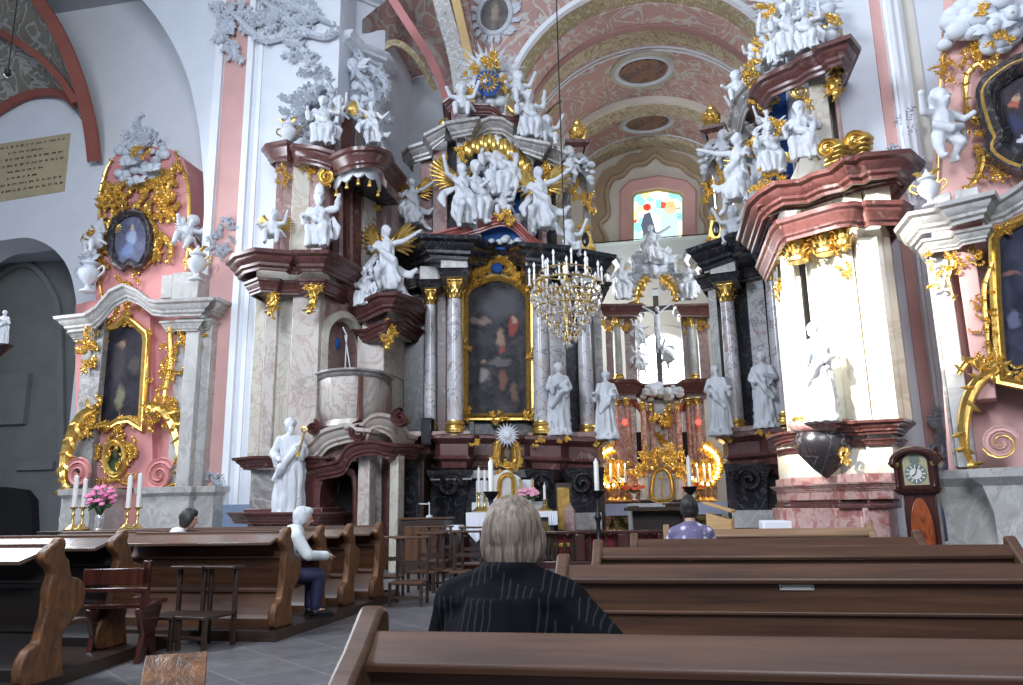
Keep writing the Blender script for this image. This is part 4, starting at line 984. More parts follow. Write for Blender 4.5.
# ------------------------------------------------------------------ pulpit structure on the left pier (world aligned; third number is the distance Y)
W0 = Frame(0, 0, 0)
pl = fthing('pulpit_altar', 'tall marble pulpit structure with canopy built against the left pier', 'pulpit', W0)
def wp_(x0, x1, t, b, Y0, mat, name='pilaster', parent=None, Y1=None, bev=.02, yr=None):
    """upright block seen between px x0..x1 (at its middle) and rows t..b, front face at distance Y0"""
    ym = yr if yr is not None else (t+b)/2; X0, X1 = W0.x(x0,ym,Y0), W0.x(x1,ym,Y0)
    return MB().box(X0,X1,Y0,Y1 if Y1 else Y0+.5,W0.z((x0+x1)/2,b,Y0),W0.z((x0+x1)/2,t,Y0)).build(name, M[mat], parent or pl, bevel=bev)
def wm(pts, prof, mat, name, parent=None, back=None, n=1, flat=None):
    bk = back if back else max(p[2] for p in pts)+.6
    return mold(W0, pts, bk, prof, mat, name, parent or pl, n, W0.p(*pts[flat]).z if flat is not None else None)
# pier shaft, lower order
wp_(251,262,285,470,15.75,'m_beige',Y1=17.0,yr=380); wp_(262,274,285,470,15.55,'m_pale',Y1=17.0,yr=380); wp_(274,289,285,470,15.65,'m_beige',Y1=17.0,yr=380); wp_(289,317,285,470,15.45,'m_pale',Y1=17.0,yr=380)
wp_(317,323,285,520,15.7,'m_mauve',Y1=17.0,yr=380)
# base zone
wp_(249,316,468,536,15.5,'m_grey','plinth',Y1=17.0); 
wm([(246,458,15.4),(262,456,15.3),(290,456,15.2),(322,457,15.3)],cprof(.7,.6),'m_red','dado_cornice',back=16.4)
wp_(243,322,508,520,15.0,'m_red','plinth',Y1=16.5); wp_(247,322,520,538,15.15,'m_mauve','plinth',Y1=16.5)
wm([(236,512,15.0),(250,512,14.5),(318,512,14.5),(330,512,15.0)],cprof(.5,.55),'m_red','ledge',back=16.0)
wp_(252,312,515,545,14.75,'m_red','pedestal',Y1=15.6)
# lower entablature
wp_(256,330,262,292,15.5,'m_beige','frieze',Y1=17.0)
wm([(241,262,15.9),(247,256,15.2),(262,252,15.0),(286,254,15.0),(290,257,15.25),(300,257,15.25),(304,254,14.9),(322,254,14.9),(346,266,15.9)],cprof(.95,.95),'m_red','cornice',back=17,flat=6)
wm([(252,283,15.7),(262,279,15.35),(276,280,15.35),(280,282,15.5),(300,282,15.5),(304,280,15.25),(322,280,15.25),(332,284,15.9)],cprof(.5,.7),'m_red','architrave',back=17,flat=5)
# wall of the niche, turning from the near pier to the far one
q0 = at(322,300,15.7); q1 = at(381,300,17.6)
def diag(u): return (q0.x+(q1.x-q0.x)*u, 15.7+(17.6-15.7)*u)
DG = Frame(q0.x, 15.7, math.degrees(atan2(1.9, q1.x-q0.x)))
L_ = sqrt((q1.x-q0.x)**2+1.9**2)
def dpoly(P, y0, y1, mat, name, n=1):
    P = smooth_pts(P,n,True) if n > 1 else P; m = MB().prism([DG.xz(a,b,y0) for a,b in P], y0, y1); o = m.build(name, M[mat], pl); o.location = DG.o; o.rotation_euler = (0,0,DG.a); return o
dpoly([(357,540),(384,540),(386,150),(322,150),(321,545),(322,340),(327,326),(337,319),(346,322),(353,332),(357,345)],0,.5,'m_mauve','niche_wall')
dpoly([(314,540),(314,290),(366,290),(366,540)],.52,.56,'void','niche_back')  # black sheet for the darkness inside the niche
for a,b,mt in ((333,338,'m_red'),(339,343,'m_mauve'),(346,350,'m_red'),(356,361,'m_red'),(364,376,'m_pale')):
    dpoly([(a,296),(a,168),(b,168),(b,296)],-.10,0,mt,'wall_strip')
arch_ = [(320,372),(321,338),(326,323),(337,316),(348,320),(356,332),(360,345),(361,372)]
m = MB().fsweep([DG.xz(a,b) for a,b in smooth_pts(arch_,3)],[(-.10,.0),(-.10,-.14),(.06,-.18),(.12,0)],False); o = m.build('niche_arch', M['m_beige'], pl); o.location = DG.o; o.rotation_euler = (0,0,DG.a)
wm([(326,284,15.9),(338,281,16.1),(346,284,16.3),(355,297,16.5),(362,308,16.6),(370,313,16.7),(380,313,16.8)],cprof(.7,.8),'m_red','architrave',back=17.6,n=3)
# far pier
wp_(357,384,330,372,16.6,'m_pale',Y1=18.6,yr=350); wp_(366,386,372,470,16.9,'m_beige',Y1=18.6)
wp_(362,394,305,332,16.7,'m_beige','frieze',Y1=18.4)
wp_(380,386,165,296,17.6,'m_mauve',Y1=18.6); wp_(360,380,168,296,17.7,'m_pale',Y1=18.6)
wm([(352,311,16.9),(366,305,16.5),(382,297,16.2),(390,295,16.1),(406,299,16.9)],cprof(.9,.9),'m_red','cornice',back=18.2,n=2)
wm([(353,329,17.0),(364,330,16.6),(374,329,16.4),(386,322,16.2),(398,318,16.7)],cprof(.6,.7),'m_red','architrave',back=18.2,n=2)
# pulpit basket
bx = [at(313,370,16.1), at(326,370,15.35), at(345,370,15.15), at(362,370,15.3), at(378,370,15.7), at(388,372,16.6)]
path = smooth_pts([(v.x,v.y) for v in bx],4)
zt_ = at(345,370,15.15).z; zb_ = at(345,432,15.15).z
MB().sweep(path,[(-.02,zb_),(-.12,zb_+.3),(0,zb_+.5),(.03,zt_-.2),(.03,zt_-.1)]).build('basket', M['m_pale'], pl)
MB().sweep(path,[(-.5,zt_-.12),(.06,zt_-.12),(.10,zt_-.08),(.06,zt_-.05),(.14,zt_-.01),(.14,zt_+.03),(-.1,zt_+.04),(-.5,zt_+.04)]).build('rail', M['m_grey'], pl)
MB().sweep(path,[(0,zb_-.02),(.10,zb_),(.16,zb_+.08),(.10,zb_+.14),(0,zb_+.16)]).build('basket_base', M['m_red'], pl)
for i_ in (0,11,20):
    sub = path[i_:i_+2] if i_ < 20 else path[-2:]; MB().sweep(sub,[(.0,zb_+.1),(.06,zb_+.15),(.16,zb_+.35),(.10,zb_+.6),(.10,zt_-.14),(0,zt_-.14)]).build('basket_pilaster', M['m_red'], pl)
# scrolled gable under the basket and the doorway below it
gb = [(309,446,15.6),(320,442,15.4),(330,431,15.25),(342,426,15.2),(355,424,15.2),(363,430,15.2)]
wm(gb,cprof(.9,.9),'m_pale','scroll_gable',n=3,back=16.6)
wm([(362,426,15.25),(370,416,15.3),(380,414,15.4),(390,420,15.6),(398,434,16.0)],cprof(.8,.9),'m_pale','scroll_gable',n=3,back=16.6)
wm([(303,470,15.7),(316,466,15.4),(330,463,15.25),(345,459,15.15),(352,447,15.1),(362,441,15.05),(376,440,15.1),(390,444,15.2),(402,443,15.7)],cprof(.7,.75),'m_red','door_cornice',n=3,back=16.6)
for (a,b,r_) in ((359,432,8),(314,428,6),(400,418,7)):
    c = W0.p(a,b,15.0); s_ = .0235; P = spiral(c.x,c.z,r_*s_,1.7,pi/2,1 if a>350 else -1); m = MB().band(P,[.07*(1-.4*i/len(P)) for i in range(len(P))],15.05,.12); m.band(P,[.07*(1-.4*i/len(P)) for i in range(len(P))],15.05,-.2); m.build('volute',M['m_red'],pl,smooth=60)
dr = [(303,545),(304,500),(307,480),(316,468),(332,464),(348,468),(357,478),(358,545)]
di = [(321,545),(321,505),(322,488),(327,477),(337,471),(348,475),(353,486),(353,545)]
m = MB(); Po = [W0.xz(a,b,15.4) for a,b in smooth_pts(dr,4)]; Pi = [W0.xz(a,b,15.4) for a,b in smooth_pts(di,4)]
n_ = len(Po); rows = [[(x,15.35,z) for x,z in Po],[(x,15.30,z) for x,z in [((o[0]+i_[0])/2,(o[1]+i_[1])/2) for o,i_ in zip(Po,Pi)]],[(x,15.35,z) for x,z in Pi],[(x,16.2,z) for x,z in Pi]]
m.grid(rows); m.build('doorway_arch', M['m_red'], pl, smooth=50)
wp_(318,356,440,462,15.45,'m_mauve','spandrel',Y1=16.4)
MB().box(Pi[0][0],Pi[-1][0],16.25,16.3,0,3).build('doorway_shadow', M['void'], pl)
for (a,b,Y,mt) in ((357,369,15.3,'m_pale'),(373,381,16.2,'m_pale'),(382,389,16.0,'m_red'),(389,398,15.35,'m_beige')):
    wp_(a,b,444,600 if Y < 16 else 580,Y,mt,'pilaster',Y1=Y+.4,yr=500,bev=.03)
wp_(366,390,440,570,16.9,'m_red','inner_wall')
# upper order and canopy
for a,b,Y,mt in ((275,282,16.0,'m_mauve'),(282,291,15.8,'m_mauve'),(291,309,15.7,'m_beige'),(309,325,15.75,'m_mauve'),(325,335,16.2,'m_red')): wp_(a,b,160,256,Y,mt,Y1=17.0,yr=205)
wp_(276,336,146,166,15.9,'m_mauve','frieze',Y1=17.0)
wm([(272,149,16.2),(276,146,15.7),(288,146,15.5),(293,149,15.65),(300,150,15.5),(303,147,15.3),(318,150,15.3),(330,155,15.4),(336,160,15.6)],cprof(.75,.95),'m_red','canopy_cornice',back=17.2)
wm([(333,160,15.7),(340,157,15.3),(352,152,15.0),(364,150,15.0),(374,150,15.2),(382,153,15.7),(385,162,16.6)],cprof(.7,1.0),'m_red','canopy_rim',back=17.6,n=3)
cp = smooth_pts([(v.x,v.y) for v in [at(335,165,15.8),at(343,168,15.45),at(354,166,15.2),at(365,166,15.2),at(376,168,15.5),at(381,172,16.2)]],4)
zc_ = at(355,172,15.2).z
m = MB()
for i in range(len(cp)-1):
    a,b = Vector(cp[i]),Vector(cp[i+1]); md = (a+b)/2
    dz = .12+.16*abs(sin(i*pi/4))
    m.add([(a.x,a.y-.02,zc_+.15),(b.x,b.y-.02,zc_+.15),(b.x,b.y-.05,zc_-.08-.10*abs(sin((i+1)*pi/4))),(a.x,a.y-.05,zc_-.08-.10*abs(sin(i*pi/4)))],[(0,1,2,3)])
    m.add([(a.x,a.y+.02,zc_+.15),(b.x,b.y+.02,zc_+.15),(b.x,b.y,zc_-.08-.10*abs(sin((i+1)*pi/4))),(a.x,a.y,zc_-.08-.10*abs(sin(i*pi/4)))],[(3,2,1,0)])
m.build('canopy_fringe', M['statue'], pl)
for i in range(2,len(cp),4):
    MB().lathe([(.01,.14),(.03,.12),(.03,.08),(.05,.0),(.045,-.02)],(cp[i][0],cp[i][1]-.05,zc_-.34),8).build('tassel', M['gold'], pl)
hp = cp+[(cp[-1][0],17.5),(cp[0][0],17.5)]; MB().hprism(hp,zc_+.10,zc_+.16).build('canopy_ceiling', M['m_dark'], pl)
goldwork(W0,[('s',327,177,8,1.8,2,1,2.6),('r',327,186,8,14,6,6)],15.35,pl,'console',seed=20)
goldwork(W0,[('r',366,205,14,20,16,8,.25),('c',[(362,192),(366,210),(363,228)],5,1)],17.2,pl,'console',seed=21)
for it in (('r',283,175,7,30,9,7),('r',308,170,9,14,7,7)): goldwork(W0,[it],15.6,pl,'gilt_drop',seed=22)
for i_,(a,b) in enumerate(((272,302),(311,300),(388,336))): goldwork(W0,[('r',a+1,b-8,11,12,9,7,.25),('c',[(a,b-12),(a+3,b),(a-1,b+12)],4,1)],15.1 if i_ < 2 else 16.2,pl,'gilt_console',seed=23+i_)
m = MB().ell((0,0,0),(.18,.18,.03)); 
# lamp and reading stand on the pulpit
rs = thing('reading_stand','thin white metal microphone stand rising from the pulpit rail','stand',at(345,368,15.9))
MB().tube([(0,0,-.1),(.02,0,.75),(-.08,0,.95)],.014,6).tube([(.14,0,-.1),(-.02,0,.75)],.014,6).build('pole', M['statue'], rs); MB().ell((-.1,0,.97),(.04,.05,.035)).build('microphone', M['iron'], rs)
bb = thing('lamp','blue glass lamp hanging in the dark niche of the pulpit','lamp',at(336,342,16.4)); MB().lathe([(.03,-.22),(.10,-.12),(.12,0),(.09,.08),(.04,.1)],(0,0,0),10).build('lamp_shade',M['bluep'],bb); MB().tube([(0,0,.08),(0,0,.7)],.01,4).build('chain',M['iron'],bb)
# figures of the pulpit
figure('saint_key',W0,287,515,1.98,'white statue of a robed man holding a gilded key in front of the pulpit',14.9,12)
o = bpy.data.objects[-1]
st = bpy.data.objects['statue'] if 'statue' in bpy.data.objects else None
kk = [x for x in bpy.data.objects if x.get('label','').startswith('white statue of a robed man holding')][0]
m = MB().tube([(.22,-.30,1.05),(.30,-.32,1.30),(.34,-.33,1.48)],.018,6).tube([(.34+.05*cos(2*pi*i/10),-.33,1.53+.05*sin(2*pi*i/10)) for i in range(10)],.016,5,closed=True).box(.20,.27,-.32,-.29,1.04,1.13); m.build('key', M['gold'], kk)
figure('putto_reach',W0,272,249,.95,'white cherub with golden wing seated at the left end of the pulpit cornice',15.1,20,'small',name='cherub',cat='cherub')
figure('seated_bishop',W0,319,252,1.45,'white seated bishop statue with raised hand on the pulpit cornice',15.2,8)
figure('flying_reach',W0,386,297,1.75,'white angel with dark golden wings and outstretched arm right of the pulpit',16.6,10,'big','gold2',name='angel_statue',cat='angel')
figure('putto',W0,368,300,.9,'white cherub crouching at the feet of the angel right of the pulpit',16.6,-15,'small','statue',name='cherub',cat='cherub')
figure('seated',W0,366,308,.95,'white reclining child figure below the pulpit angel',16.3,-30,None,name='angel_statue',cat='angel')
urn(W0,288,147,.80,'white stone urn with gilded handles on the left end of the pulpit canopy','statue',15.9,'gold2')
figure('seated',W0,322,150,1.3,'white seated angel with gold wing on the left of the canopy top',15.6,20,'small',name='angel_statue',cat='angel')
figure('flying',W0,371,147,1.15,'white angel leaning out with gold wings on the right of the canopy top',16.0,25,'small',name='angel_statue',cat='angel')
figure('putto_reach',W0,338,132,.95,'white cherub in the middle of the canopy figures',16.0,-10,'small',name='cherub',cat='cherub')
# stucco mass above the canopy
m = MB(); rocaille(m,*W0.xz(300,112,16.4),.5,1.5,31,26,.35,16.5,.16); rocaille(m,*W0.xz(318,92,16.8),.9,1.3,32,26,.4,17,.18); rocaille(m,*W0.xz(352,100,17.4),1.1,1.8,33,40,.45,18,.22); rocaille(m,*W0.xz(330,120,16.8),1.0,.8,34,20,.35,16.8,.15)
st_curve(m,W0,[(300,120),(312,95),(326,85),(334,100),(328,118)],.10,16.5,.16,5); st_curve(m,W0,[(340,60),(356,52),(366,66),(384,80),(388,92),(380,97)],.13,17.9,.22,6); st_curve(m,W0,[(336,70),(338,100),(348,130),(360,142)],.12,17.6,.2,7); st_curve(m,W0,[(352,70),(372,90),(376,118),(384,138)],.12,17.6,.2,8)
q = W0.p(352,66,17.6); cherub_mb(m,q.x,q.y,q.z,.2)
mb2 = cloud_mb(*W0.xz(322,125,16.7),1.2,.9,26,8,16.8,(.06,.15),.5); m.join(mb2); m.join(cloud_mb(*W0.xz(356,110,17.6),1.0,1.7,34,9,17.8,(.08,.18),.4))
put(m.build('stucco_drapery', M['stucco'], pl, smooth=55)); 
wp_(341,352,118,148,16.6,'m_red','canopy_finial'); wp_(338,356,128,150,16.8,'m_grey','canopy_block')
# ------------------------------------------------------------------ the two side altars flanking the chancel (the right one mirrors the left)
LB = Frame(at(498,500,18.3).x, 18.3, 13)
def side_altar(S, other):
    """S names the side in the labels"""
    R = fthing('chancel_altar', 'towering black and red marble altar with pale columns on the %s of the chancel'%S, 'altar', LB)
    def bp(x0,x1,t,b,y0,mat,name='panel',y1=None,bev=.01,yr=None):
        ym = yr or (t+b)/2; return MB().box(LB.x(x0,ym,y0),LB.x(x1,ym,y0),y0,y1 if y1 is not None else y0+.3,LB.z((x0+x1)/2,b,y0),LB.z((x0+x1)/2,t,y0)).build(name,M[mat],R,bevel=bev)
    def mo(pts, prof, mat, name, back=.5, n=1): return mold(LB, pts, back, prof, mat, name, R, n)
    # back panels of the column storey
    bp(404,424,262,440,.25,'m_dark','pilaster',.6); bp(424,463,262,440,.35,'m_dark','back_panel',.6); bp(463,533,245,440,.12,'m_dark','back_panel',.5)
    bp(533,600,262,440,.35,'m_black','back_panel',.6); bp(550,566,285,432,.1,'m_white','pilaster',.35); bp(595,603,290,436,.0,'m_grey','pilaster',.35); bp(468,474,262,440,-.05,'m_dark','pilaster',.1)
    bp(437,446,285,432,.15,'m_red','pilaster',.35)
    for (px,y,rp,t,b) in ((430,-.15,6.3,290,431),(455,-.75,8.2,280,433),(543,-.75,8.4,278,434),(588,-.3,7.4,294,436)):
        ta = LB.p(px,t,y); ba = LB.p(px,b,y); s_ = (LB.p(px+1,b,y)-ba).length
        column(R, (ta.x+ba.x)/2 if False else ba.x, y, ba.z, ta.z, rp*s_, 'm_white', rp*s_*2.6, rp*s_*1.5)
        X = ba.x; zt0 = ta.z; MB().box(X-rp*s_*1.7,X+rp*s_*1.7,y-rp*s_*1.7,.3,zt0,zt0+.55).build('frieze_block',M['m_light'],R,bevel=.02)
        MB().sweep([(X-rp*s_*1.75,.2),(X-rp*s_*1.75,y-rp*s_*1.75),(X+rp*s_*1.75,y-rp*s_*1.75),(X+rp*s_*1.75,.2)],[(0,zt0),(.04,zt0+.06),(.06,zt0+.14),(.10,zt0+.18),(0,zt0+.2)]).build('architrave',M['m_black'],R)
    mo([(404,252,.3),(408,250,-.1),(425,243,-.5),(432,239,-1.1),(466,241,-1.1),(476,246,-.5),(492,246,-.1),(510,247,-.1),(523,248,-.5),(530,247,-1.1),(560,251,-1.1),(572,254,-.6),(600,260,-.6),(603,262,.2)],cprof(1.3,1.15),'m_black','cornice',.6)
    mo([(406,276,.3),(410,275,-.05),(422,272,-.05),(463,272,.0),(533,276,.0),(603,284,.0)],cprof(.6,.9),'m_dark','architrave',.6)
    mo([(402,437,.4),(408,436,-.3),(430,435,-.5),(438,434,-1.2),(470,434,-1.2),(476,434,-.7),(522,435,-.7),(528,435,-1.2),(562,436,-1.2),(570,437,-.9),(600,438,-.9),(605,439,-.2)],[(-.5,-1.0),(-.35,-.95),(-.30,-.85),(-.12,-.75),(-.10,-.62),(.0,-.55),(-.06,-.48),(-.06,-.22),(.02,-.16),(.10,-.10),(.10,-.04),(0,0)],'m_red','podium',.6)
    bp(405,470,431,436,-.9,'m_mauve','plinth_band',.4); bp(528,603,432,437,-.8,'m_mauve','plinth_band',.4)
    for (x0,x1,y) in ((432,468,-.9),(530,552,-.9),(565,600,-.75)):
        X0,X1 = LB.x(x0,500,y),LB.x(x1,500,y); zt0 = LB.z(450,470,y)
        MB().sweep([(X0,.5),(X0,y),(X1,y),(X1,.5)],[(0,0.02),(.12,.1),(.10,.25),(-.05,.5),(-.12,.85),(-.02,zt0-.3),(.10,zt0-.12),(.12,zt0)]).build('console',M['m_black'],R,smooth=60)
        P = spiral((X0+X1)/2,zt0-.35,.28,1.6,0,1); m = MB().band(P,[.06]*len(P),y-.05,.08); m.build('volute',M['m_dark'],R,smooth=60)
    bp(404,605,468,545,-.2,'m_dark','substructure',.6); bp(462,530,470,478,-.85,'m_light','pale_band',-.2); bp(556,602,513,530,-.95,'m_light','plinth',-.3); bp(430,472,470,480,-.95,'m_light','pale_band',-.2)
    for px in (472,538,566,598):
        goldwork(LB,[('r',px,441 if px < 560 else 443,8,8,4,5,.25)],-1.3 if px < 570 else -1.0,R,'gilt_boss',seed=px)
    # big altarpiece
    pt = painting(LB,[(465,417),(465,296),(470,288),(480,283),(490,279),(500,278),(512,282),(522,289),(529,297),(530,417)],-.08,.17,(.022,.022,.026),(.085,.080,.085),
        [(500,305,26,18,(.10,.10,.11)),(480,322,14,5,(.22,.17,.15)),(513,326,6,13,(.30,.07,.06)),(514,320,3,4,(.36,.28,.22)),(501,338,5,12,(.32,.22,.17)),(502,350,4,6,(.28,.08,.06)),(488,340,6,12,(.06,.055,.06)),(478,352,7,12,(.035,.035,.04)),(484,375,7,10,(.26,.24,.23)),(483,362,3,3,(.24,.16,.12)),(503,380,5,12,(.20,.10,.07)),(515,392,5,12,(.17,.11,.08)),(500,362,14,5,(.14,.13,.13))],R,'large dark gold framed altarpiece painting on the %s chancel altar'%S,sc=1.1)
    for k_,it in enumerate((('r',497,264,34,12,16,9,.2),('r',475,276,22,8,9,8,.2),('r',521,279,22,10,9,8,.2),('r',463,348,8,14,6,6,.25),('r',532,352,8,14,6,6,.25),('r',498,417,14,8,7,6,.2),('r',466,416,12,10,7,6,.2),('r',530,416,12,10,7,6,.2))): goldwork(LB,[it],-.25,pt,'gilt_crest' if k_ < 3 else 'corner_ornament',seed=60+k_)
    goldwork(LB,[('c',[(466,290),(472,277),(484,270),(497,256),(510,270),(522,281),(530,292)],3.2,.9)],-.2,pt,'gilt_crest',seed=70)
    q = LB.p(497,268,-.3); m = MB().ell((q.x,q.y,q.z),(.16,.08,.14)); m.build('blue_boss',M['bluep'],pt)
    # second storey
    bp(437,537,135,243,.1,'m_light','attic_wall',.6); bp(474,520,152,232,.02,'bluep','blue_panel',.12,.0)
    for x0,x1,t,b,y,mt in ((457,465,138,232,-.55,'m_white'),(527,534,150,236,-.55,'m_white'),(433,447,150,236,-.3,'m_mauve'),(420,432,155,240,0,'m_mauve'),(447,456,140,236,-.1,'m_dark'),(537,546,155,245,-.25,'m_mauve'),(546,556,160,250,0,'m_dark')): bp(x0,x1,t,b,y,mt,'attic_pilaster',.4)
    goldwork(LB,[('r',461,155,6,22,7,6,.25),('r',461,178,6,14,5,5,.25),('r',531,172,5,20,6,5,.25),('r',546,180,12,40,16,9,.22),('r',438,160,8,12,6,6,.22)],-.65,R,'attic_gilding',seed=75)
    mo([(412,153,.2),(416,150,-.1),(433,145,-.2),(434,137,-.5),(444,128,-.6),(452,128,-.4),(454,126,-.8),(470,122,-.85),(472,129,-.5),(480,125,-.5),(490,121,-.5),(502,122,-.5),(513,129,-.5),(522,138,-.5),(524,140,-.85),(540,147,-.85),(542,150,-.4),(556,156,-.4)],cprof(.85,.85),'m_grey','attic_cornice',.6)
    m = MB(); v = [LB.p(a,b,-.55) for a,b in smooth_pts([(467,146),(478,141),(490,138),(502,141),(512,149),(520,157),(527,163)],3)]
    for i,c in enumerate(v): m.lathe([(.02,-.30),(.08,-.25),(.13,-.1),(.10,.05),(.03,.14)],(c.x,c.y,c.z-.08*(i%2)),8)
    m.build('gilt_valance',M['gold'],R,smooth=60)
    mo([(430,236,-.6),(446,232,-.7),(462,228,-.75),(480,223,-.8),(494,218,-.8),(506,217,-.8),(518,225,-.75),(530,238,-.7),(541,246,-.6)],cprof(.55,.6),'m_redb','gable_band',.2,2)
    MB().prism([LB.xz(a,b,-.4) for a,b in smooth_pts([(478,250),(480,236),(490,228),(504,224),(518,230),(526,240),(528,250)],3)],-.45,-.3).build('blue_lunette',M['bluep'],R)
    goldwork(LB,[('r',506,217,14,14,9,7,.25)],-1.0,R,'gilt_cartouche',seed=78)
    # pediment and glory
    MB().prism([LB.xz(a,b,-.1) for a,b in [(455,130),(456,102),(472,108),(492,108),(504,118),(520,120),(536,142),(536,152)]],-.15,.5).build('pediment',M['m_pale'],R)
    mo([(450,104,-.3),(456,96,-.35),(466,104,-.3),(478,107,-.3),(491,107,-.3),(500,113,-.35),(508,118,-.4),(527,118,-.4)],cprof(.6,.6),'m_red','pediment_cornice',.5,2)
    figure('putto',LB,462,124,1.15,'white cherub at the outer top of the %s chancel altar'%S,-.7,0,None,name='cherub',cat='cherub')
    g = fthing('cloud_glory','white cloud glory with gilded sun monogram on top of the %s chancel altar'%S,'stucco glory',LB)
    m = cloud_mb(*LB.xz(486,90,-.2),1.35,.8,40,80,-.2,(.08,.18),.3); m.join(cloud_mb(*LB.xz(487,70,-.2),.9,.8,26,81,-.2,(.07,.15),.3)); m.build('clouds',M['statue'],g,smooth=70)
    m = MB()
    for k in range(30):
        a = 2*pi*k/30; c = LB.p(489,74,-.1); m.leaf(c.x+.2*cos(a),c.z+.2*sin(a),a,.62+.2*(k%2),.05,0,-.1,.05)
    m.build('rays',M['stucco'],g)
    c = LB.p(488,82,-.62); MB().ell((c.x,c.y+.05,c.z),(.34,.08,.38)).build('blue_disc',M['bluep'],g)
    m = MB().fsweep([(c.x+.15*cos(t_),c.z+.16*sin(t_)) for t_ in [2*pi*i/20 for i in range(20)]],[(-.04,c.y),(0,c.y-.06),(.05,c.y)])
    for k in range(16): a = 2*pi*k/16; m.leaf(c.x+.18*cos(a),c.z+.19*sin(a),a,.14,.03,0,c.y,.03)
    m.box(c.x-.06,c.x-.04,c.y-.06,c.y-.02,c.z-.09,c.z+.09).box(c.x+.04,c.x+.06,c.y-.06,c.y-.02,c.z-.09,c.z+.09).tube([(c.x-.06,c.y-.05,c.z+.09),(c.x,c.y-.05,c.z-.02),(c.x+.06,c.y-.05,c.z+.09)],.012,5)
    m.build('monogram',M['gold'],g)
    goldwork(LB,[('r',490,60,12,14,10,7,.25)],-.6,g,'gilt_crown',seed=82); goldwork(LB,[('r',472,72,10,8,6,6,.25)],-.6,g,'gilt_cloud_band',seed=83); goldwork(LB,[('r',506,83,6,10,5,5,.25)],-.6,g,'gilt_cloud_band',seed=84); goldwork(LB,[('r',469,93,14,7,6,7,.25)],-.6,g,'gilt_cloud_band',seed=85)
    figure('putto_reach',LB,519,111,1.15,'white cherub on gilded crescent beside the glory, %s chancel altar'%S,-.6,15,'small',name='cherub',cat='cherub')
    goldwork(LB,[('c',[(507,106),(512,112),(520,113),(527,108)],2.2,.4)],-.65,R,'gilt_crescent',seed=86)
    figure('seated',LB,529,143,1.35,'white gold winged angel on the sloping gable of the %s chancel altar'%S,-.9,10,'small',name='angel_statue',cat='angel')
    figure('putto',LB,548,151,1.0,'white cherub low on the inner gable end of the %s chancel altar'%S,-.7,10,'small',name='cherub',cat='cherub')
    q = mloc(LB.wp(445,124,-.7)); s_ = MB().ell((0,0,0),.16,14,10).build('gilt_ball',M['gold']); put(s_,'gilded ball on the outer corner of the upper cornice of the %s chancel altar'%S,'ball'); s_.location = q
    # sculpture group in the blue panel
    figure('seated',LB,497,203,1.75,'largest white seated figure in front of the blue panel, %s chancel altar'%S,-.35,10,name='statue')
    figure('seated_book',LB,511,196,1.5,'white seated figure leaning to the right of the blue panel, %s chancel altar'%S,-.3,-25,name='statue')
    figure('seated',LB,474,228,1.7,'white kneeling figure under the outer side of the blue panel, %s chancel altar'%S,-.75,25,name='statue')
    figure('putto_reach',LB,503,224,1.0,'small white cherub on the clouds under the blue panel, %s chancel altar'%S,-.6,0,name='cherub',cat='cherub')
    cl = cloud_mb(*LB.xz(495,214,-.1),1.3,.7,26,88,-.15,(.08,.17),.3); cl.join(cloud_mb(*LB.xz(486,170,-.05),.7,.7,14,89,0,(.07,.14),.15)); cl.join(cloud_mb(*LB.xz(505,240,-.5),.7,.25,9,90,-.45,(.06,.12),.15)); cl.build('cloud_relief',M['statue'],R,smooth=70)
    figure('flying',LB,462,230,1.7,'white angel with dark gold wings, outer upper side of the %s chancel altar'%S,-1.1,25,'big','gold2',name='angel_statue',cat='angel')
    figure('flying_reach',LB,541,235,1.75,'white angel with golden wings, inner upper side of the %s chancel altar'%S,-1.0,-15,'big',name='angel_statue',cat='angel')
    figure('flying_reach',LB,412,228,1.3,'white angel perched on the outermost cornice end of the %s chancel altar'%S,-.3,-10,'big','gold2',name='angel_statue',cat='angel',flip=False)
    # openwork tower at the inner end
    tw = fthing('altar_tower','openwork grey marble tower with gold crown at the inner end of the %s chancel altar'%S,'tower',LB)
    TY_ = .1
    for x0,x1,t,b in ((567,571,160,250),(584,590,165,255)): MB().box(LB.x(x0,205,TY_),LB.x(x1,205,TY_),TY_,TY_+.3,LB.z(x0,b,TY_),LB.z(x0,t,TY_)).build('pier',M['m_grey'],tw,bevel=.02)
    m = MB().fsweep([LB.xz(a,b,TY_) for a,b in smooth_pts([(566,180),(570,162),(578,156),(586,162),(590,176)],4)],[(-.05,TY_+.2),(-.05,TY_-.1),(.12,TY_-.16),(.2,TY_+.2)],False); m.build('arch',M['m_light'],tw)
    m = MB().fsweep([LB.xz(a,b,TY_) for a,b in smooth_pts([(563,208),(566,190),(572,178),(580,174),(588,184),(593,200)],4)],[(-.02,TY_+.2),(-.05,TY_-.2),(.08,TY_-.3),(.16,TY_+.2)],False); m.build('arch',M['m_grey'],tw)
    MB().sweep([(LB.x(570,138,TY_-.1),TY_+.4),(LB.x(570,138,TY_-.1),TY_-.15),(LB.x(585,138,TY_-.1),TY_-.15),(LB.x(585,138,TY_-.1),TY_+.4)],[(0,LB.z(578,148,0)),(.12,LB.z(578,145,0)),(.14,LB.z(578,142,0)),(0,LB.z(578,141,0))]).build('cap_stone',M['m_red'],tw)
    q = LB.p(578,140,.1); MB().lathe([(.16,0),(.20,.08),(.24,.28),(.16,.42),(.10,.44),(.12,.5),(.05,.56),(.05,.62),(.01,.7)],(q.x,.15,q.z),12).build('crown',M['gold'],tw)
    for k_,it in enumerate((('r',578,140-8,14,8,6,6,.25),('r',576,190,8,14,8,6,.25),('r',588,203,12,14,8,7,.25))): goldwork(LB,[it],-.2,tw,'gilt_ornament',seed=90+k_)
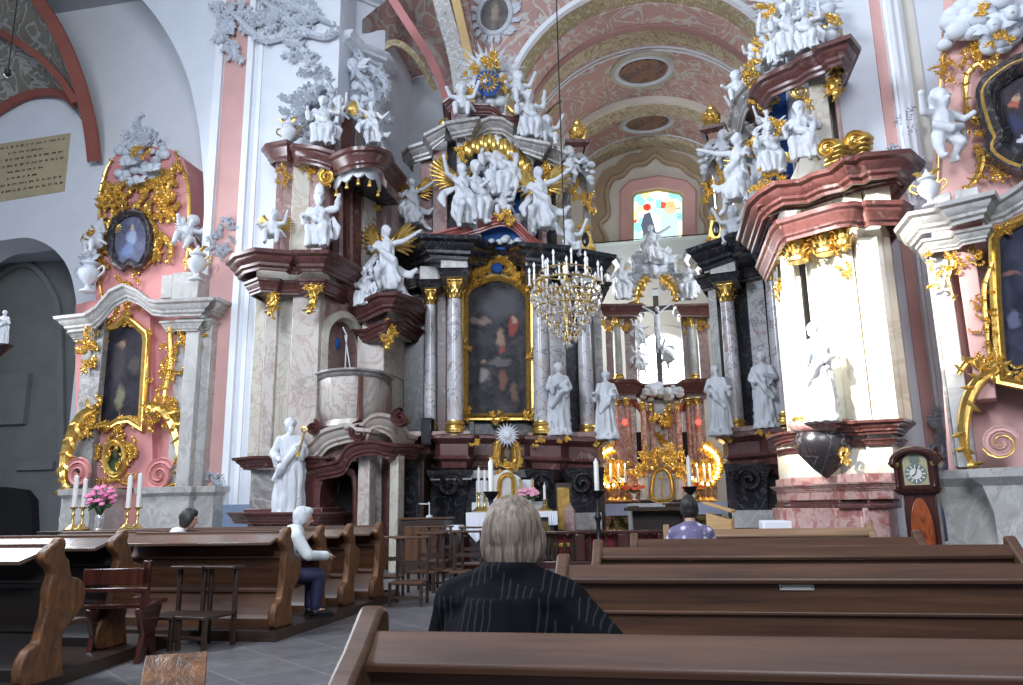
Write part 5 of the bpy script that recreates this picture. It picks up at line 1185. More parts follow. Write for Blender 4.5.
    m = cloud_mb(*LB.xz(568,168,-.2),.5,.9,14,95,-.1,(.06,.12),.2); m.join(cloud_mb(*LB.xz(588,170,-.2),.35,.8,10,96,-.1,(.05,.1),.2)); m.build('stucco_drapery',M['stucco'],tw,smooth=60)
    figure('putto_stand',LB,570,182,1.0,'white cherub clinging to the tower of the %s chancel altar'%S,-.4,10,name='cherub',cat='cherub')
    rq = fthing('reliquary','gilded reliquary with dark oval glass on the inner cornice of the %s chancel altar'%S,'reliquary',LB)
    c = LB.p(585,240,-.6); P = [LB.xz(a,b,-.6) for a,b in smooth_pts([(576,257),(580,243),(583,230),(585,222),(588,230),(592,243),(594,257)],3)]; MB().prism(P,-.7,-.55).build('body',M['gold'],rq); MB().ell((c.x,-.70,c.z-.02),(.09,.05,.2)).build('glass',M['m_black'],rq); goldwork(LB,[('r',585,226,8,8,5,5,.25)],-.72,rq,'gilt_flame',seed=97); goldwork(LB,[('r',578,252,6,8,5,5,.25)],-.72,rq,'gilt_foot',seed=98); goldwork(LB,[('r',592,252,6,8,5,5,.25)],-.72,rq,'gilt_foot',seed=99)
    figure('putto',LB,570,262,1.1,'white cherub seated beside the gilded reliquary, %s chancel altar'%S,-.9,10,name='cherub',cat='cherub')
    # standing saints on the podium
    figure('saint_book',LB,560,432,1.62,'white statue of a robed saint between the two inner columns, %s chancel altar'%S,-.95,5)
    figure('saint_out',LB,608 if not MIR[0] else 604,436,1.5,'white robed saint statue at the innermost podium end, %s chancel altar'%S,-1.1,10)
    return R
M['gold3'] = gold('tarnished_gold', (.20,.15,.06), .4, .6)  # darker gold with a mottled tone
M['m_redb'] = mottled('bright_red_marble',(.26,.05,.04),(.34,.10,.08),(.42,.26,.24),3)
side_altar('left','right')
MIR[0] = Frame(2*CX-LB.o.x, LB.o.y, -13)
side_altar('right','left')
MIR[0] = None
# grey veined panel below the left altarpiece, small white altar before it
def small_altar(S, extra):
    t_ = fthing('small_altar','small white altar with cloth covered table below the %s chancel altar'%S,'altar',LB)
    y = -2.1; z0 = .15
    def X(px, py=515): return LB.x(px,py,y)
    zt_ = LB.z(510,512,y)
    MB().box(X(470),X(554),y,y+.9,z0,zt_-.05).build('table_body',M['m_dark'],t_); 
    MB().box(X(515),X(550),y-.03,y,z0+.15,zt_-.2).build('antependium',M['gold3'],t_,bevel=.02)
    MB().box(X(466),X(557),y-.06,y+1.0,zt_-.05,zt_).build('table_top',M['cloth'],t_,bevel=.01)
    for a,b,seed_ in ((466,489,1),(548,557,2)):
        m = MB(); x0_,x1_ = X(a),X(b); rows = []
        for i in range(7):
            u = i/6; rows.append([(x0_+(x1_-x0_)*j/14, y-.09-.035*sin(j*1.9)*u, zt_+.005-u*(.36 if a > 500 else .62)*(1-abs(j/14-.45)*.9 if a < 500 else .8)) for j in range(15)])
        m.grid(rows); m.build('cloth_drop',M['cloth'],t_,smooth=70)
    m = MB(); x0_,x1_ = X(466),X(557)
    m.grid([[(x0_+(x1_-x0_)*j/40,y-.075-.01*(j%2),zt_+.004-u*.12) for j in range(41)] for u in (0,1)]); m.build('cloth_edge',M['cloth'],t_)
    yb = y+.75
    def Z(py): return LB.z(505,py,yb)
    def X2(px): return LB.x(px,495,yb)
    MB().box(X2(472),X2(546),yb-.25,yb+.25,zt_,Z(502)).build('gradine',M['statue'],t_,bevel=.01)
    MB().box(X2(476),X2(488),yb-.05,yb+.3,Z(503),Z(480)).box(X2(522),X2(534),yb-.05,yb+.3,Z(503),Z(480)).build('retable_wing',M['statue'],t_,bevel=.02)
    MB().prism([LB.xz(a,b,yb) for a,b in smooth_pts([(489,503),(489,485),(492,477),(500,474),(506,470),(512,474),(519,477),(522,485),(522,503)],2)],yb-.2,yb+.3).build('retable',M['statue'],t_,bevel=.02)
    pxframe(LB,[(500,502),(500,482),(504,476),(509,475),(513,480),(513,502)],yb-.22,.10,'gold','tabernacle_frame',t_)
    MB().prism([LB.xz(a,b,yb) for a,b in [(502,502),(502,482),(506,477),(511,480),(511,502)]],yb-.24,yb-.2).build('tabernacle_door',M['m_light'],t_)
    for a in (491,520,478,532): goldwork(LB,[('c',[(a,502),(a+.5,490),(a,479)],1.2,.3)],yb-.25,t_,'gilt_strip',seed=a)
    ic = painting(LB,[(500,464),(500,448),(503,442),(508,441),(513,446),(513,465)],yb-.1,.08,(.03,.025,.02),(.10,.08,.06),[(507,452,3,5,(.2,.13,.08))],t_,'small dark icon in a bright gilded frame above the white altar, %s of the chancel'%S,n=2)
    for k_,it in enumerate((('c',[(497,468),(495,455),(497,442),(506,434)],2.6,1),('c',[(516,470),(519,455),(516,443),(507,434)],2.6,1),('r',506,470,20,8,9,6,.25),('r',494,463,7,12,5,5,.25),('r',520,463,7,12,5,5,.25))): goldwork(LB,[it],yb-.15,ic,'gilt_leafwork',seed=110+k_)
    m = MB(); c = LB.p(507,436,yb)
    for k in range(20): a = 2*pi*k/20; m.leaf(c.x,c.z,a,.28,.03,0,yb-.2,.04)
    m.ell((c.x,yb-.24,c.z),(.10,.05,.10)); m.build('silver_rays',M['statue'],ic)
    return t_, y, zt_
for S, mir in (('left',None),('right',Frame(2*CX-LB.o.x, LB.o.y, -13))):
    MIR[0] = mir; t_, yt, ztb = small_altar(S,''); MIR[0] = None
    mm = (lambda p: Vector((2*CX-p.x,p.y,p.z))) if mir else (lambda p: p)
    yy = yt+.3
    for i_,(px,h_,ct,lb) in enumerate(((479,.42,468,'first'),(485,.38,471,'second'),(545,.25,485,'low')) if not mir else ()):
        q = LB.wp(px,512,yy); q.z = ztb; top = LB.wp(px,ct,yy)
        candlestick(mm(q), h_, top.z-q.z-h_, 'white altar candle on the small white altar, %s from the left'%lb, r=.03)
    q = LB.wp(529,511,yy); q.z = ztb; flowers(mm(q),'pink rose bouquet on the small altar table at the %s of the chancel'%S,plain('rose_petals_'+S,(.75,.35,.45),.6),.22,.25,7 if mir else 8,vh=.25)
# paschal stands: black iron stands with big candles, standing in front
def floor_candle(px, ybase, ytop_c, ytop_s, Y, label, r=.04):
    q = at(px, ytop_s, Y); qt = at(px, ytop_c, Y); z0 = .15 if Y > 18.9 else 0
    k = thing('floor_candlestick', label, 'candlestick', (q.x, Y, z0)); h = q.z-z0
    MB().lathe([(.24,0),(.25,.05),(.16,.12),(.06,.22),(.05,.3*h),(.09,.33*h),(.05,.37*h),(.04,.6*h),(.08,.66*h),(.04,.72*h),(.04,.9*h),(.10,.94*h),(.16,h),(.15,h+.01),(.02,h)],(0,0,0),14).build('stem',M['iron'],k)
    MB().lathe([(r,0),(r,qt.z-q.z-.06),(r*.5,qt.z-q.z-.02),(.01,qt.z-q.z+.02)],(0,0,h),12).build('candle',M['candle'],k)
    return k
floor_candle(597,556,459,491,15.8,'tall white candle on a black stand between the left altar and the high altar',.05)
floor_candle(690,556,456,487,17.0,'tall white candle on a black stand before the right side of the high altar',.05)
floor_candle(491,556,459,492,14.8,'tall white candle on a flaring black stand behind the grey haired man',.05)
# ------------------------------------------------------------------ high altar in the apse
HA = Frame(0, 26, 0)
ha = fthing('high_altar','distant high altar with crucifix, red columns and gilded tabernacle in the apse','altar',HA)
M['m_warm'] = marble('lit_red_marble',(.50,.27,.20),(.62,.48,.40),(.30,.12,.09),1.5,.25,.05,(.42,.16,.12),.5)  # red marble with the orange light on it put into the colour
def hp_(x0,x1,t,b,y0,mat,name='panel',y1=None,bev=.01): ym=(t+b)/2; return MB().box(HA.x(x0,ym,y0),HA.x(x1,ym,y0),y0,y1 if y1 is not None else y0+.3,HA.z((x0+x1)/2,b,y0),HA.z((x0+x1)/2,t,y0)).build(name,M[mat],ha,bevel=bev)
def hm(pts,prof,mat,name,back=.6,n=1): return mold(HA,pts,back,prof,mat,name,ha,n)
def hcol(px,t,b,y,rp,mat='m_warm',gm='gold'):
    ta=HA.p(px,t,y); ba=HA.p(px,b,y); s_=(HA.p(px+1,b,y)-ba).length; return column(ha,ba.x,y,ba.z,ta.z,rp*s_,mat,rp*s_*2.8,rp*s_*1.4,gm=gm)
for a,b,c,dd in ((606,613,625,636),(683,690,699,709)):
    hp_(a,b,318,380,0,'m_mauve','pier',.5); hp_(c,dd,318,380,0,'m_mauve','pier',.5); hcol((b+c)/2,316,380,-.15,4.2,'m_light')
    for q in (a+3,dd-5): goldwork(HA,[('r',q,325,7,12,6,6,.25)],-.12,ha,'gilt_drop',seed=q)
    hm([(a-4,306,-.1),(a-2,305,-.5),(dd+1,305,-.5),(dd+3,306,-.1)],cprof(.7,.95),'m_red','cornice'); hp_(a,dd,304,319,-.2,'m_mauve','frieze',.5)
hm([(600,382,0),(605,380,-.5),(632,380,-.5),(640,384,-.3),(660,385,-.3),(680,384,-.3),(686,380,-.5),(708,379,-.5),(712,381,0)],cprof(.8,1.2),'m_red','cornice')
hm([(636,398,-.4),(642,408,-.45),(652,413,-.5),(662,414,-.5),(672,412,-.5),(680,405,-.45),(684,396,-.4)],cprof(.5,.7),'m_redb','gable_band',.3,2)
for px,y,t,b in ((618,-.7,398,466),(630,-.5,398,466),(646,-.9,402,468),(654,-.6,404,468),(673,-.6,404,468),(681,-.9,402,468),(692,-.5,398,464),(701,-.7,397,464)): hcol(px,t,b,y,3.3)
hp_(612,636,385,400,-.5,'m_red','frieze'); hp_(686,706,384,399,-.5,'m_red','frieze')
hp_(612,637,400,470,.1,'m_warm','back_panel'); hp_(684,706,400,468,.1,'m_warm','back_panel'); hp_(642,682,388,470,.0,'m_light','back_panel'); hp_(637,643,432,466,-.05,'void','gap_shade',0); hp_(683,688,432,464,-.05,'void','gap_shade',0)  # black blocks painted in for the shade between the columns
hp_(655,670,412,450,-.3,'statue','throne_niche',0)
goldwork(HA,[('r',662,418,20,10,12,7,.25)],-.8,ha,'gilt_crest',seed=130); goldwork(HA,[('r',662,437,8,16,8,6,.2)],-.5,ha,'gilt_monstrance',seed=131)
for k_,it in enumerate((('r',652,456,14,16,12,8,.25),('r',673,456,14,16,12,8,.25),('c',[(636,478),(644,466),(652,466),(662,459)],3,1),('c',[(690,476),(682,466),(672,466),(662,459)],3,1),('r',640,474,14,8,7,6,.25),('r',686,473,14,8,7,6,.25),('c',[(645,466),(643,456),(646,446)],2,1),('c',[(682,465),(683,456),(680,446)],2,1))): goldwork(HA,[it],-1.4,ha,'gilt_cherub_band',seed=132+k_)
hp_(612,708,468,484,-.9,'m_warm','gradine_wall',.3); hp_(638,686,474,500,-1.2,'statue','tabernacle',-.3,.02); hp_(608,640,484,502,-1.2,'m_warm','gradine',-.3); hp_(686,716,483,502,-1.2,'m_warm','gradine',-.3)
MB().prism([HA.xz(a,b,-1.3) for a,b in smooth_pts([(654,499),(654,479),(657,472),(662,470),(667,472),(670,479),(670,499)],2)],-1.35,-1.2).build('tabernacle_door',M['m_light'],ha)
pxframe(HA,[(653,499),(653,479),(657,471),(662,469),(667,471),(671,479),(671,499)],-1.36,.12,'gold','tabernacle_arch',ha)
c = HA.p(662,483,-1.45); MB().tube([(c.x,c.y,c.z-.45),(c.x,c.y,c.z+.35)],.025,6).tube([(c.x-.13,c.y,c.z+.15),(c.x+.13,c.y,c.z+.15)],.025,6).build('small_cross',M['gold2'],ha)
for x_ in (647,677): hp_(x_-1.5,x_+1.5,474,500,-1.35,'m_pale','tabernacle_pilaster',-1.2)
# gloria in the broken gable, crucifix
m = cloud_mb(*HA.xz(654,262,-.2),1.5,1.0,40,140,-.1,(.1,.22),.4); m.join(cloud_mb(*HA.xz(653,246,-.2),.7,.8,12,141,-.1,(.08,.15),.3)); m.join(cloud_mb(*HA.xz(636,280,-.2),.9,.6,14,142,-.1,(.1,.18),.3)); m.join(cloud_mb(*HA.xz(674,280,-.2),.9,.6,14,143,-.1,(.1,.18),.3))
for a,b in ((645,258),(664,260),(654,270)): q=HA.p(a,b,-.6); cherub_mb(m,q.x,q.y,q.z,.17)
m.build('cloud_gable',M['stucco'],ha,smooth=70)
for k_,P in enumerate(([(648,277),(643,284),(639,292),(637,303)],[(660,276),(667,282),(673,288),(676,300)])): goldwork(HA,[('c',P,4,.9)],-.5,ha,'gilt_garland',seed=145+k_)
figure('flying_reach',HA,653,262,1.3,'white angel with raised arm at the very top of the high altar gable',-.7,0,name='angel_statue',cat='angel')
figure('seated',HA,622,303,1.5,'white seated figure on the left cornice beside the crucifix',-.4,15,'small',name='statue')
figure('seated',HA,691,303,1.5,'white seated figure on the right cornice beside the crucifix',-.4,-20,None,name='statue',flip=True)
figure('flying',HA,640,345,.85,'white cherub floating left of the crucified figure',-.7,20,name='cherub',cat='cherub')
figure('flying',HA,640,372,.85,'white cherub low on the left of the cross shaft',-.7,20,name='cherub',cat='cherub')
figure('flying',HA,674,362,.95,'white cherub leaning diagonally across the bright window right of the cross',-.7,-20,name='cherub',cat='cherub',flip=True,tilt=-35)
cr = fthing('crucifix','dark wooden cross with pale crucified figure before the bright lower apse window','crucifix',HA)
a = HA.p(655,289,-.5); b = HA.p(655,384,-.5); hz = HA.p(655,309,-.5); xl_ = HA.x(637,310,-.5); xr_ = HA.x(673,309,-.5)
MB().box(a.x-.09,a.x+.09,-.58,-.46,b.z,a.z).box(xl_,xr_,-.57,-.45,hz.z-.09,hz.z+.09).build('cross',M['dark_wood'],cr,bevel=.01)
m = MB(); z_ = hz.z; m.tube([(a.x,-.66,z_-.25),(a.x+.02,-.68,z_-.55),(a.x+.01,-.66,z_-.8)],[.10,.09,.08],8).ell((a.x+.03,-.70,z_-.05),(.075,.08,.10))
for d in (-1,1): m.cap((a.x+d*.08,-.66,z_-.20),(a.x+d*.30,-.64,z_-.02),.045,.035).cap((a.x+d*.30,-.64,z_-.02),(a.x+d*.5,-.62,z_+.10),.035,.025); m.cap((a.x+d*.04,-.66,z_-.75),(a.x+d*.05+.03,-.74,z_-1.05),.06,.045).cap((a.x+d*.05+.03,-.74,z_-1.05),(a.x+d*.02,-.66,z_-1.38),.045,.03)
m.ell((a.x,-.67,z_-.75),(.13,.10,.12)); me_ = remeshed(m,.025,M['statue'],'crucified_figure'); mobj(me_,'crucified_figure',cr)
q = HA.p(655,290,-.62); MB().box(q.x-.1,q.x+.1,-.62,-.58,q.z-.2,q.z+.02).build('title_board',M['statue'],cr)
m = cloud_mb(*HA.xz(661,392,-.6),1.3,.5,22,150,-.5,(.08,.18),.3)
for x_,y_ in ((654,392),(668,392)): q=HA.p(x_,y_,-.9); cherub_mb(m,q.x,q.y,q.z,.14)
put(m.build('cherub_relief',M['statue'],smooth=70),'white relief of cherub heads and cloud at the foot of the cross','relief'); bpy.data.objects['cherub_relief'].location = HA.o
# candles, lamps and flowers on the high altar
for s_,xs,ctr in ((-1,(612,620,626.5),(612,468)),(1,(699,706,712),(704,466))):
    for k_,px in enumerate(xs):
        q = HA.wp(px,501,-1.9); t_ = HA.wp(px,468,-1.9); candlestick(q,.55,t_.z-q.z-.55,'lit candle on the high altar, %s of the three %s of the tabernacle'%((('outermost','middle','innermost') if s_ < 0 else ('innermost','middle','outermost'))[k_],'left' if s_<0 else 'right'),'gold2',lit=True,r=.035)
    lm = fthing('lamp_wreath','glowing gilded wreath of small lamps %s of the high altar tabernacle'%('left' if s_ < 0 else 'right'),'lamp',HA)
    P = smooth_pts([(ctr[0]+s_*-12,ctr[1]+12),(ctr[0]+s_*4,ctr[1]+18),(ctr[0]+s_*13,ctr[1]+7),(ctr[0]+s_*14,ctr[1]-6),(ctr[0]+s_*8,ctr[1]-15),(ctr[0]+s_*1,ctr[1]-19)],3)
    goldwork(HA,[('c',P,4,1)],-1.4,lm,'wreath',seed=155+s_)
    for k_,(a_2,b_2) in enumerate(P[::1][:16]):
        q = HA.p(a_2,b_2,-1.65); MB().ell((q.x,q.y,q.z),.045,8,6).build('bulb',M['flame'] if k_ < 99 else M['gold'],lm)
    goldwork(HA,[('r',ctr[0]+s_*3,ctr[1]+2,22,22,22,9,.22)],-1.15,lm,'gilt_field',seed=160+s_)
    q = HA.wp(ctr[0]+s_*4,ctr[1],-2.0); L = bpy.data.lights.new('lamp_glow','POINT'); L.energy = 14; L.color = (1,.62,.25); L.shadow_soft_size = .15; lo = bpy.data.objects.new('lamp_glow',L); COL.objects.link(lo); lo.location = q
    q = HA.wp(634 if s_ < 0 else 694,500,-1.9); flowers(q,'orange red flowers %s of the high altar tabernacle'%('left' if s_<0 else 'right'),plain('orange_petals_%d'%s_,(.75,.14,.05),.6),.32,.25,30+s_,'crystal',.22)
    q = HA.p(625 if s_<0 else 698,422,-1.1); r_ = MB().lathe([(.02,-.10),(.07,-.05),(.08,.03),(.05,.08)],(0,0,0),10).build('sanctuary_lamp',emit('red_lamp_%d'%s_,(1,.03,.02),7)); put(r_,'small glowing red lamp among the columns %s of the high altar'%('left' if s_<0 else 'right'),'lamp'); r_.location = HA.w(q.x,q.y,q.z)
mt_ = fthing('altar_table','long altar table with blue white cloth and gilded relief front before the high altar','table',HA)
y = -2.6; zt_ = HA.z(660,503,y)
X = lambda px: HA.x(px,515,y)
MB().box(X(611),X(722),y,y+.9,.15,zt_-.08).build('front_panel',M['gold3'],mt_,bevel=.02); m = MB(); rocaille(m,X(662),zt_-.5,3.0,.5,170,40,.3,y-.02,.05); m.build('gilt_relief',M['gold3'],mt_)
MB().box(X(606),X(730),y-.08,y+1.0,zt_-.08,zt_).build('table_top',M['cloth'],mt_,bevel=.01)
M['bcloth'] = plain('blue_white_cloth',(.55,.60,.80),.8)
for a_2,b_2 in ((606,628),(690,730)): m = MB().grid([[(X(a_2)+(X(b_2)-X(a_2))*j/20,y-.11-.02*sin(j*2.1)*u,zt_-u*.34) for j in range(21)] for u in (0,.5,1)]); m.build('cloth_drop',M['bcloth'],mt_,smooth=70)
MB().box(HA.x(606,520,0),HA.x(718,520,0),-.75,.5,.15,HA.z(660,470,0)).build('altar_base',M['m_warm'],ha)
ft = thing('communion_table','plain dark wooden table with pale legs in front of the high altar','table',(at(658,530,21.5).x,21.5,.15)); zt2 = at(658,507,21.5).z-.15; hw = (at(692,510,21.5)-at(627,510,21.5)).length/2
MB().box(-hw,hw,-.4,.4,zt2-.08,zt2).build('table_top',M['oak'],ft,bevel=.01)
for sx in (-1,1):
    for sy in (-1,1): MB().box(sx*(hw-.15)-.05,sx*(hw-.15)+.05,sy*.3-.05,sy*.3+.05,0,zt2-.08).build('leg',M['statue'] if sx<0 else M['oak_v'],ft,bevel=.01)
MB().box(-hw+.2,hw-.2,.28,.32,.25,zt2-.1).build('front_panel',M['dark_wood'],ft)
# books and a white box on the altar table
q = at(652,505,21.5); q.z = zt2+.15; bk = MB().box(-.35,.35,-.2,.2,0,.05).build('open_book',M['cloth'],bevel=.01); put(bk,'open white book lying on the table in front of the high altar','book',loc=q)
q = at(672,505,21.5); q.z = zt2+.15; bk = MB().box(-.25,.25,-.15,.15,0,.10).build('closed_book',M['mahog'],bevel=.01); put(bk,'dark red book lying right of the open book near the high altar','book',loc=q)
# ------------------------------------------------------------------ pier altar on the right
rp = fthing('pier_altar','tall beige and red marble altar on the right pier, brightly sunlit above the pews','altar',W0)
def rpb(x0,x1,t,b,Y0,mat,name='pilaster',Y1=None,bev=.02,yr=None): return wp_(x0,x1,t,b,Y0,mat,name,rp,Y1,bev,yr)
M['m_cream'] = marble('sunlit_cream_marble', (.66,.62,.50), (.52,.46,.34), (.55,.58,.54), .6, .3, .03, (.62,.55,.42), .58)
M['m_redw2'] = mottled('pink_blotched_marble', (.38,.15,.13), (.55,.38,.34), (.33,.11,.10), 5)
# lower mouldings
EV = [(783,12.9),(790,12.6),(812,12.2),(836,11.6),(839,11.35),(866,11.3),(868,11.2),(893,11.15),(897,11.3),(902,11.7)]
def ring(y, dx=0, slope=-.09, prof=None, mat='m_red', name='cornice', out=0.0, pts=None):
    zc_ = W0.z(868, y+slope*85, 11.2-out); P = [W0.p(x, y, Y-out) for x,Y in (pts or EV)]; zt_ = zc_-prof[-1][1]; path = [(v.x,v.y,zt_) for v in P]
    return MB().sweep([(path[0][0],13.4,zt_)]+path+[(path[-1][0],13.4,zt_)],prof).build(name,M[mat],rp)
ring(431,prof=cprof(.55,.42),slope=-.12,out=.15); ring(446,prof=cprof(.25,.2),slope=-.08,out=.02)
zf = W0.z(850,500,11.3)
def block(top, bot, mat, out=0.0, name='dado'):
    v = [W0.p(x,(top+bot)/2,Y-out) for x,Y in EV]; z0,z1 = W0.z(850,bot,11.3), W0.z(850,top,11.3)
    return MB().hprism([(p.x,p.y) for p in v]+[(v[-1].x,13.6),(v[0].x,13.6)],z0,z1).build(name,M[mat],rp,bevel=.015)
block(424,480,'m_cream',-.02); block(474,500,'m_redw2',.10,'base_band'); block(500,508,'m_red',.02,'base_moulding'); block(504,509,'m_red',.18,'base_moulding'); block(508,600,'m_redw2',.12,'plinth')
ring(486,prof=cprof(.35,.25),slope=-.05,out=.1,mat='m_redw2',name='base_cap')
# shafts
block(225,426,'m_cream',-.12,'pier_body')
rpb(843,862,238,424,11.2,'m_cream',Y1=12.4,yr=330); rpb(866,889,236,424,11.05,'m_cream',Y1=12.4,yr=330); rpb(889,902,236,424,11.3,'m_cream',Y1=12.4,yr=330)
rpb(818,839,240,424,11.55,'m_cream',Y1=12.6,yr=330); rpb(811,817,240,424,12.0,'void','gap_shade',Y1=12.7,yr=330); rpb(786,794,290,424,12.75,'m_cream',Y1=13.4,yr=350)  # black block for the shade beside the round column
ba = W0.p(803,426,11.85); ta = W0.p(799,238,11.85); s_ = (W0.p(804,426,11.85)-ba).length
column(rp,ba.x,11.85,ba.z,ta.z,8.5*s_,'m_cream',8.5*s_*2.5,8.5*s_*1.2)
m = MB(); P_ = smooth_pts([(778,300,13.0),(784,285,12.9),(790,281,12.8)],2)
c_ = W0.p(787,300,12.8); MB().join(capital_mb(.13,.36),Matrix.Translation((c_.x,12.9,c_.z))).build('capital',M['gold'],rp)
for a,b,Y in ((799,262,11.45),(826,254,11.2),(844,246,11.0)): c_ = W0.p(a,b,Y); MB().join(capital_mb(.155 if a < 840 else .11,.34),Matrix.Translation((c_.x,Y+.02,c_.z))).build('capital',M['gold'],rp)
goldwork(W0,[('r',843,262,8,46,12,8,.2)],11.15,rp,'gilt_drop',seed=200); goldwork(W0,[('c',[(838,212),(845,222),(840,235),(844,250)],4,1)],11.0,rp,'gilt_console',seed=201)
# entablature
AR = [(781,227,12.7),(786,221,12.3),(800,217,12.0),(820,211,11.8),(838,206,11.4),(848,205,11.0),(862,207,11.0),(868,204,10.9),(893,204,10.9),(900,208,11.6)]
wm(AR,cprof(.5,.75),'m_red','architrave',rp,back=13.4,flat=8)
wp_(843,862,184,206,11.15,'m_cream','frieze',rp,12.5); wp_(866,891,182,206,11.0,'m_cream','frieze',rp,12.5); wp_(801,834,195,222,11.7,'m_cream','frieze',rp,12.8); wp_(786,806,198,232,12.3,'m_pale','frieze',rp,13.2)
wm([(764,202,13.2),(773,193,12.6),(783,187,12.2),(806,185,12.3),(822,177,11.8),(842,172,11.2),(851,165,10.8),(862,165,10.85),(869,160,10.7),(892,158,10.7),(902,166,11.6)],cprof(.85,.7),'m_red','cornice',rp,back=13.6,flat=9)
wm([(770,205,13.0),(783,199,12.3),(806,197,12.3),(838,186,11.4),(862,178,11.0),(892,172,10.9),(899,178,11.6)],cprof(.6,.45),'m_red','cornice',rp,back=13.5,flat=5)
# blocks over the cornice
MB().prism([W0.xz(a,b,12.2) for a,b in [(786,190),(800,160),(806,152),(815,168),(838,166),(840,176),(800,192)]],11.9,12.7).build('gable_foot',M['m_beige'],rp,bevel=.02)
wp_(848,866,142,160,11.4,'m_mauve','plinth_block',rp,12.2)
for a,b,w_ in ((838,150,11),(863,142,9)):
    q = W0.p(a,b,11.3); m = MB(); s_ = .0149
    for k in range(7): z_ = .05*k-.15; m.tube([(q.x-w_*s_,q.y+.0+.06*abs(k-3),q.z+z_),(q.x,q.y-.12+.06*abs(k-3),q.z+z_+.02),(q.x+w_*s_,q.y+.0+.06*abs(k-3),q.z+z_+.04)],[.035,.05,.035],6)
    P = spiral(q.x-w_*s_,q.z,.16,1.3,0,1); m.band(P,[.04]*len(P),q.y-.05,.06); m.build('gilt_roll',M['gold'],rp,smooth=60)
# upper storey
wp_(813,831,70,170,12.0,'m_beige','pilaster',rp,13.2,yr=120); wp_(837,842,88,165,12.1,'m_mauve','pilaster',rp,13.2,yr=120); wp_(831,836,75,165,12.4,'m_pale','pilaster',rp,13.2,yr=120)
wp_(776,812,80,190,12.95,'m_dark','attic_wall',rp,13.5,yr=120); wp_(768,792,92,178,12.9,'bluep','blue_panel',rp,13.0,yr=130)
wm([(766,88,13.0),(772,80,12.5),(789,72,12.2),(800,68,12.2),(809,61,11.9),(825,55,11.7),(829,50,11.5),(838,47,11.5),(842,52,12.2)],cprof(.8,.75),'m_red','attic_cornice',rp,back=13.5,flat=7)
wm([(742,112,13.4),(746,96,13.1),(756,84,12.9),(768,78,12.8)],cprof(.7,.8),'m_grey','curved_gable',rp,back=13.8,n=3)
goldwork(W0,[('s',800,92,9,1.7,1.6,1,2.4)],12.1,rp,'gilt_scroll',seed=205); goldwork(W0,[('c',[(831,66),(836,76),(830,88),(836,94)],6,1)],11.9,rp,'gilt_console',seed=206)
goldwork(W0,[('r',765,100,18,20,12,8,.22)],12.7,rp,'gilt_valance',seed=207)
for k_,it in enumerate((('r',750,76,14,18,9,8,.22),('r',779,125,14,12,8,8,.22),('r',768,185,24,26,16,9,.22),('c',[(787,162),(796,152),(806,152),(812,165),(820,166)],4,1),('r',806,104,8,10,5,6,.25))): goldwork(W0,[it],12.5 if k_ < 3 else 12.0,rp,'gilt_ornament',seed=208+k_)
figure('seated_book',W0,806,166,1.05,'white seated mitred figure in the dark upper niche of the right pier altar',12.1,-20)
figure('seated',W0,771,178,.95,'white angel below the blue panel holding a tablet, right pier altar',12.6,10,'small',name='angel_statue',cat='angel')
figure('flying',W0,770,150,.75,'white cherub flying before the blue panel of the right pier altar',12.7,10,'small','statue',name='cherub',cat='cherub')
figure('flying_reach',W0,742,205,1.35,'white angel with spread arms at the far end of the right pier cornice',13.4,-25,None,name='angel_statue',cat='angel',flip=True)
figure('putto_reach',W0,739,108,.75,'white cherub waving on the curved gable near the chancel vault',13.2,-10,None,name='cherub',cat='cherub')
# sculpture crowning the pier altar
cg = fthing('crowning_glory','crowded white and gold sculpture group crowning the right pier altar at the top','stucco glory',W0)
m = cloud_mb(*W0.xz(790,25,12.6),1.0,.9,40,220,12.6,(.07,.16),.4); m.join(cloud_mb(*W0.xz(770,50,12.8),.5,.7,22,221,12.7,(.06,.13),.4)); m.join(cloud_mb(*W0.xz(825,25,12.4),.4,.7,18,222,12.4,(.06,.12),.4)); m.build('clouds',M['stucco'],cg,smooth=70)
m = MB(); c_ = W0.p(790,5,12.5)
for k in range(22): a = pi*(-.1+1.2*k/21); m.leaf(c_.x,c_.z,a,.7+.15*(k%2),.04,0,12.45,.04)
m.build('rays',M['stucco'],cg)
goldwork(W0,[('c',[(786,28),(785,10),(784,-10)],2.4,.1)],12.2,cg,'gilt_staff',seed=223)
for k_,it in enumerate((('r',766,12,12,22,12,8,.22),('r',773,30,8,10,6,6,.25),('r',757,45,8,12,6,6,.25),('r',750,62,10,12,6,7,.25),('r',812,32,14,8,7,7,.25),('r',832,20,10,12,7,7,.25),('r',808,22,8,12,5,6,.25))): goldwork(W0,[it],12.1,cg,'gilt_cloud_band',seed=224+k_)
figure('seated',W0,789,62,1.0,'white figure seated on the right half of the pier altar top, arms raised',11.9,0,None,name='statue')
figure('seated',W0,775,72,.95,'white figure climbing the left slope of the pier altar top',12.2,25,None,name='statue',flip=True)
figure('seated',W0,809,56,.8,'white figure crouching close to the plain wall on the pier altar top',11.7,-20,None,name='statue')
figure('putto',W0,754,72,.55,'white cherub low on the left edge of the pier altar top',12.6,10,None,name='cherub',cat='cherub')
figure('putto_reach',W0,793,28,.55,'white cherub high beside the golden staff of the pier altar top',12.0,0,None,name='cherub',cat='cherub')
urn(W0,832,48,.45,'white urn on the right end of the pier altar top','statue',11.9)
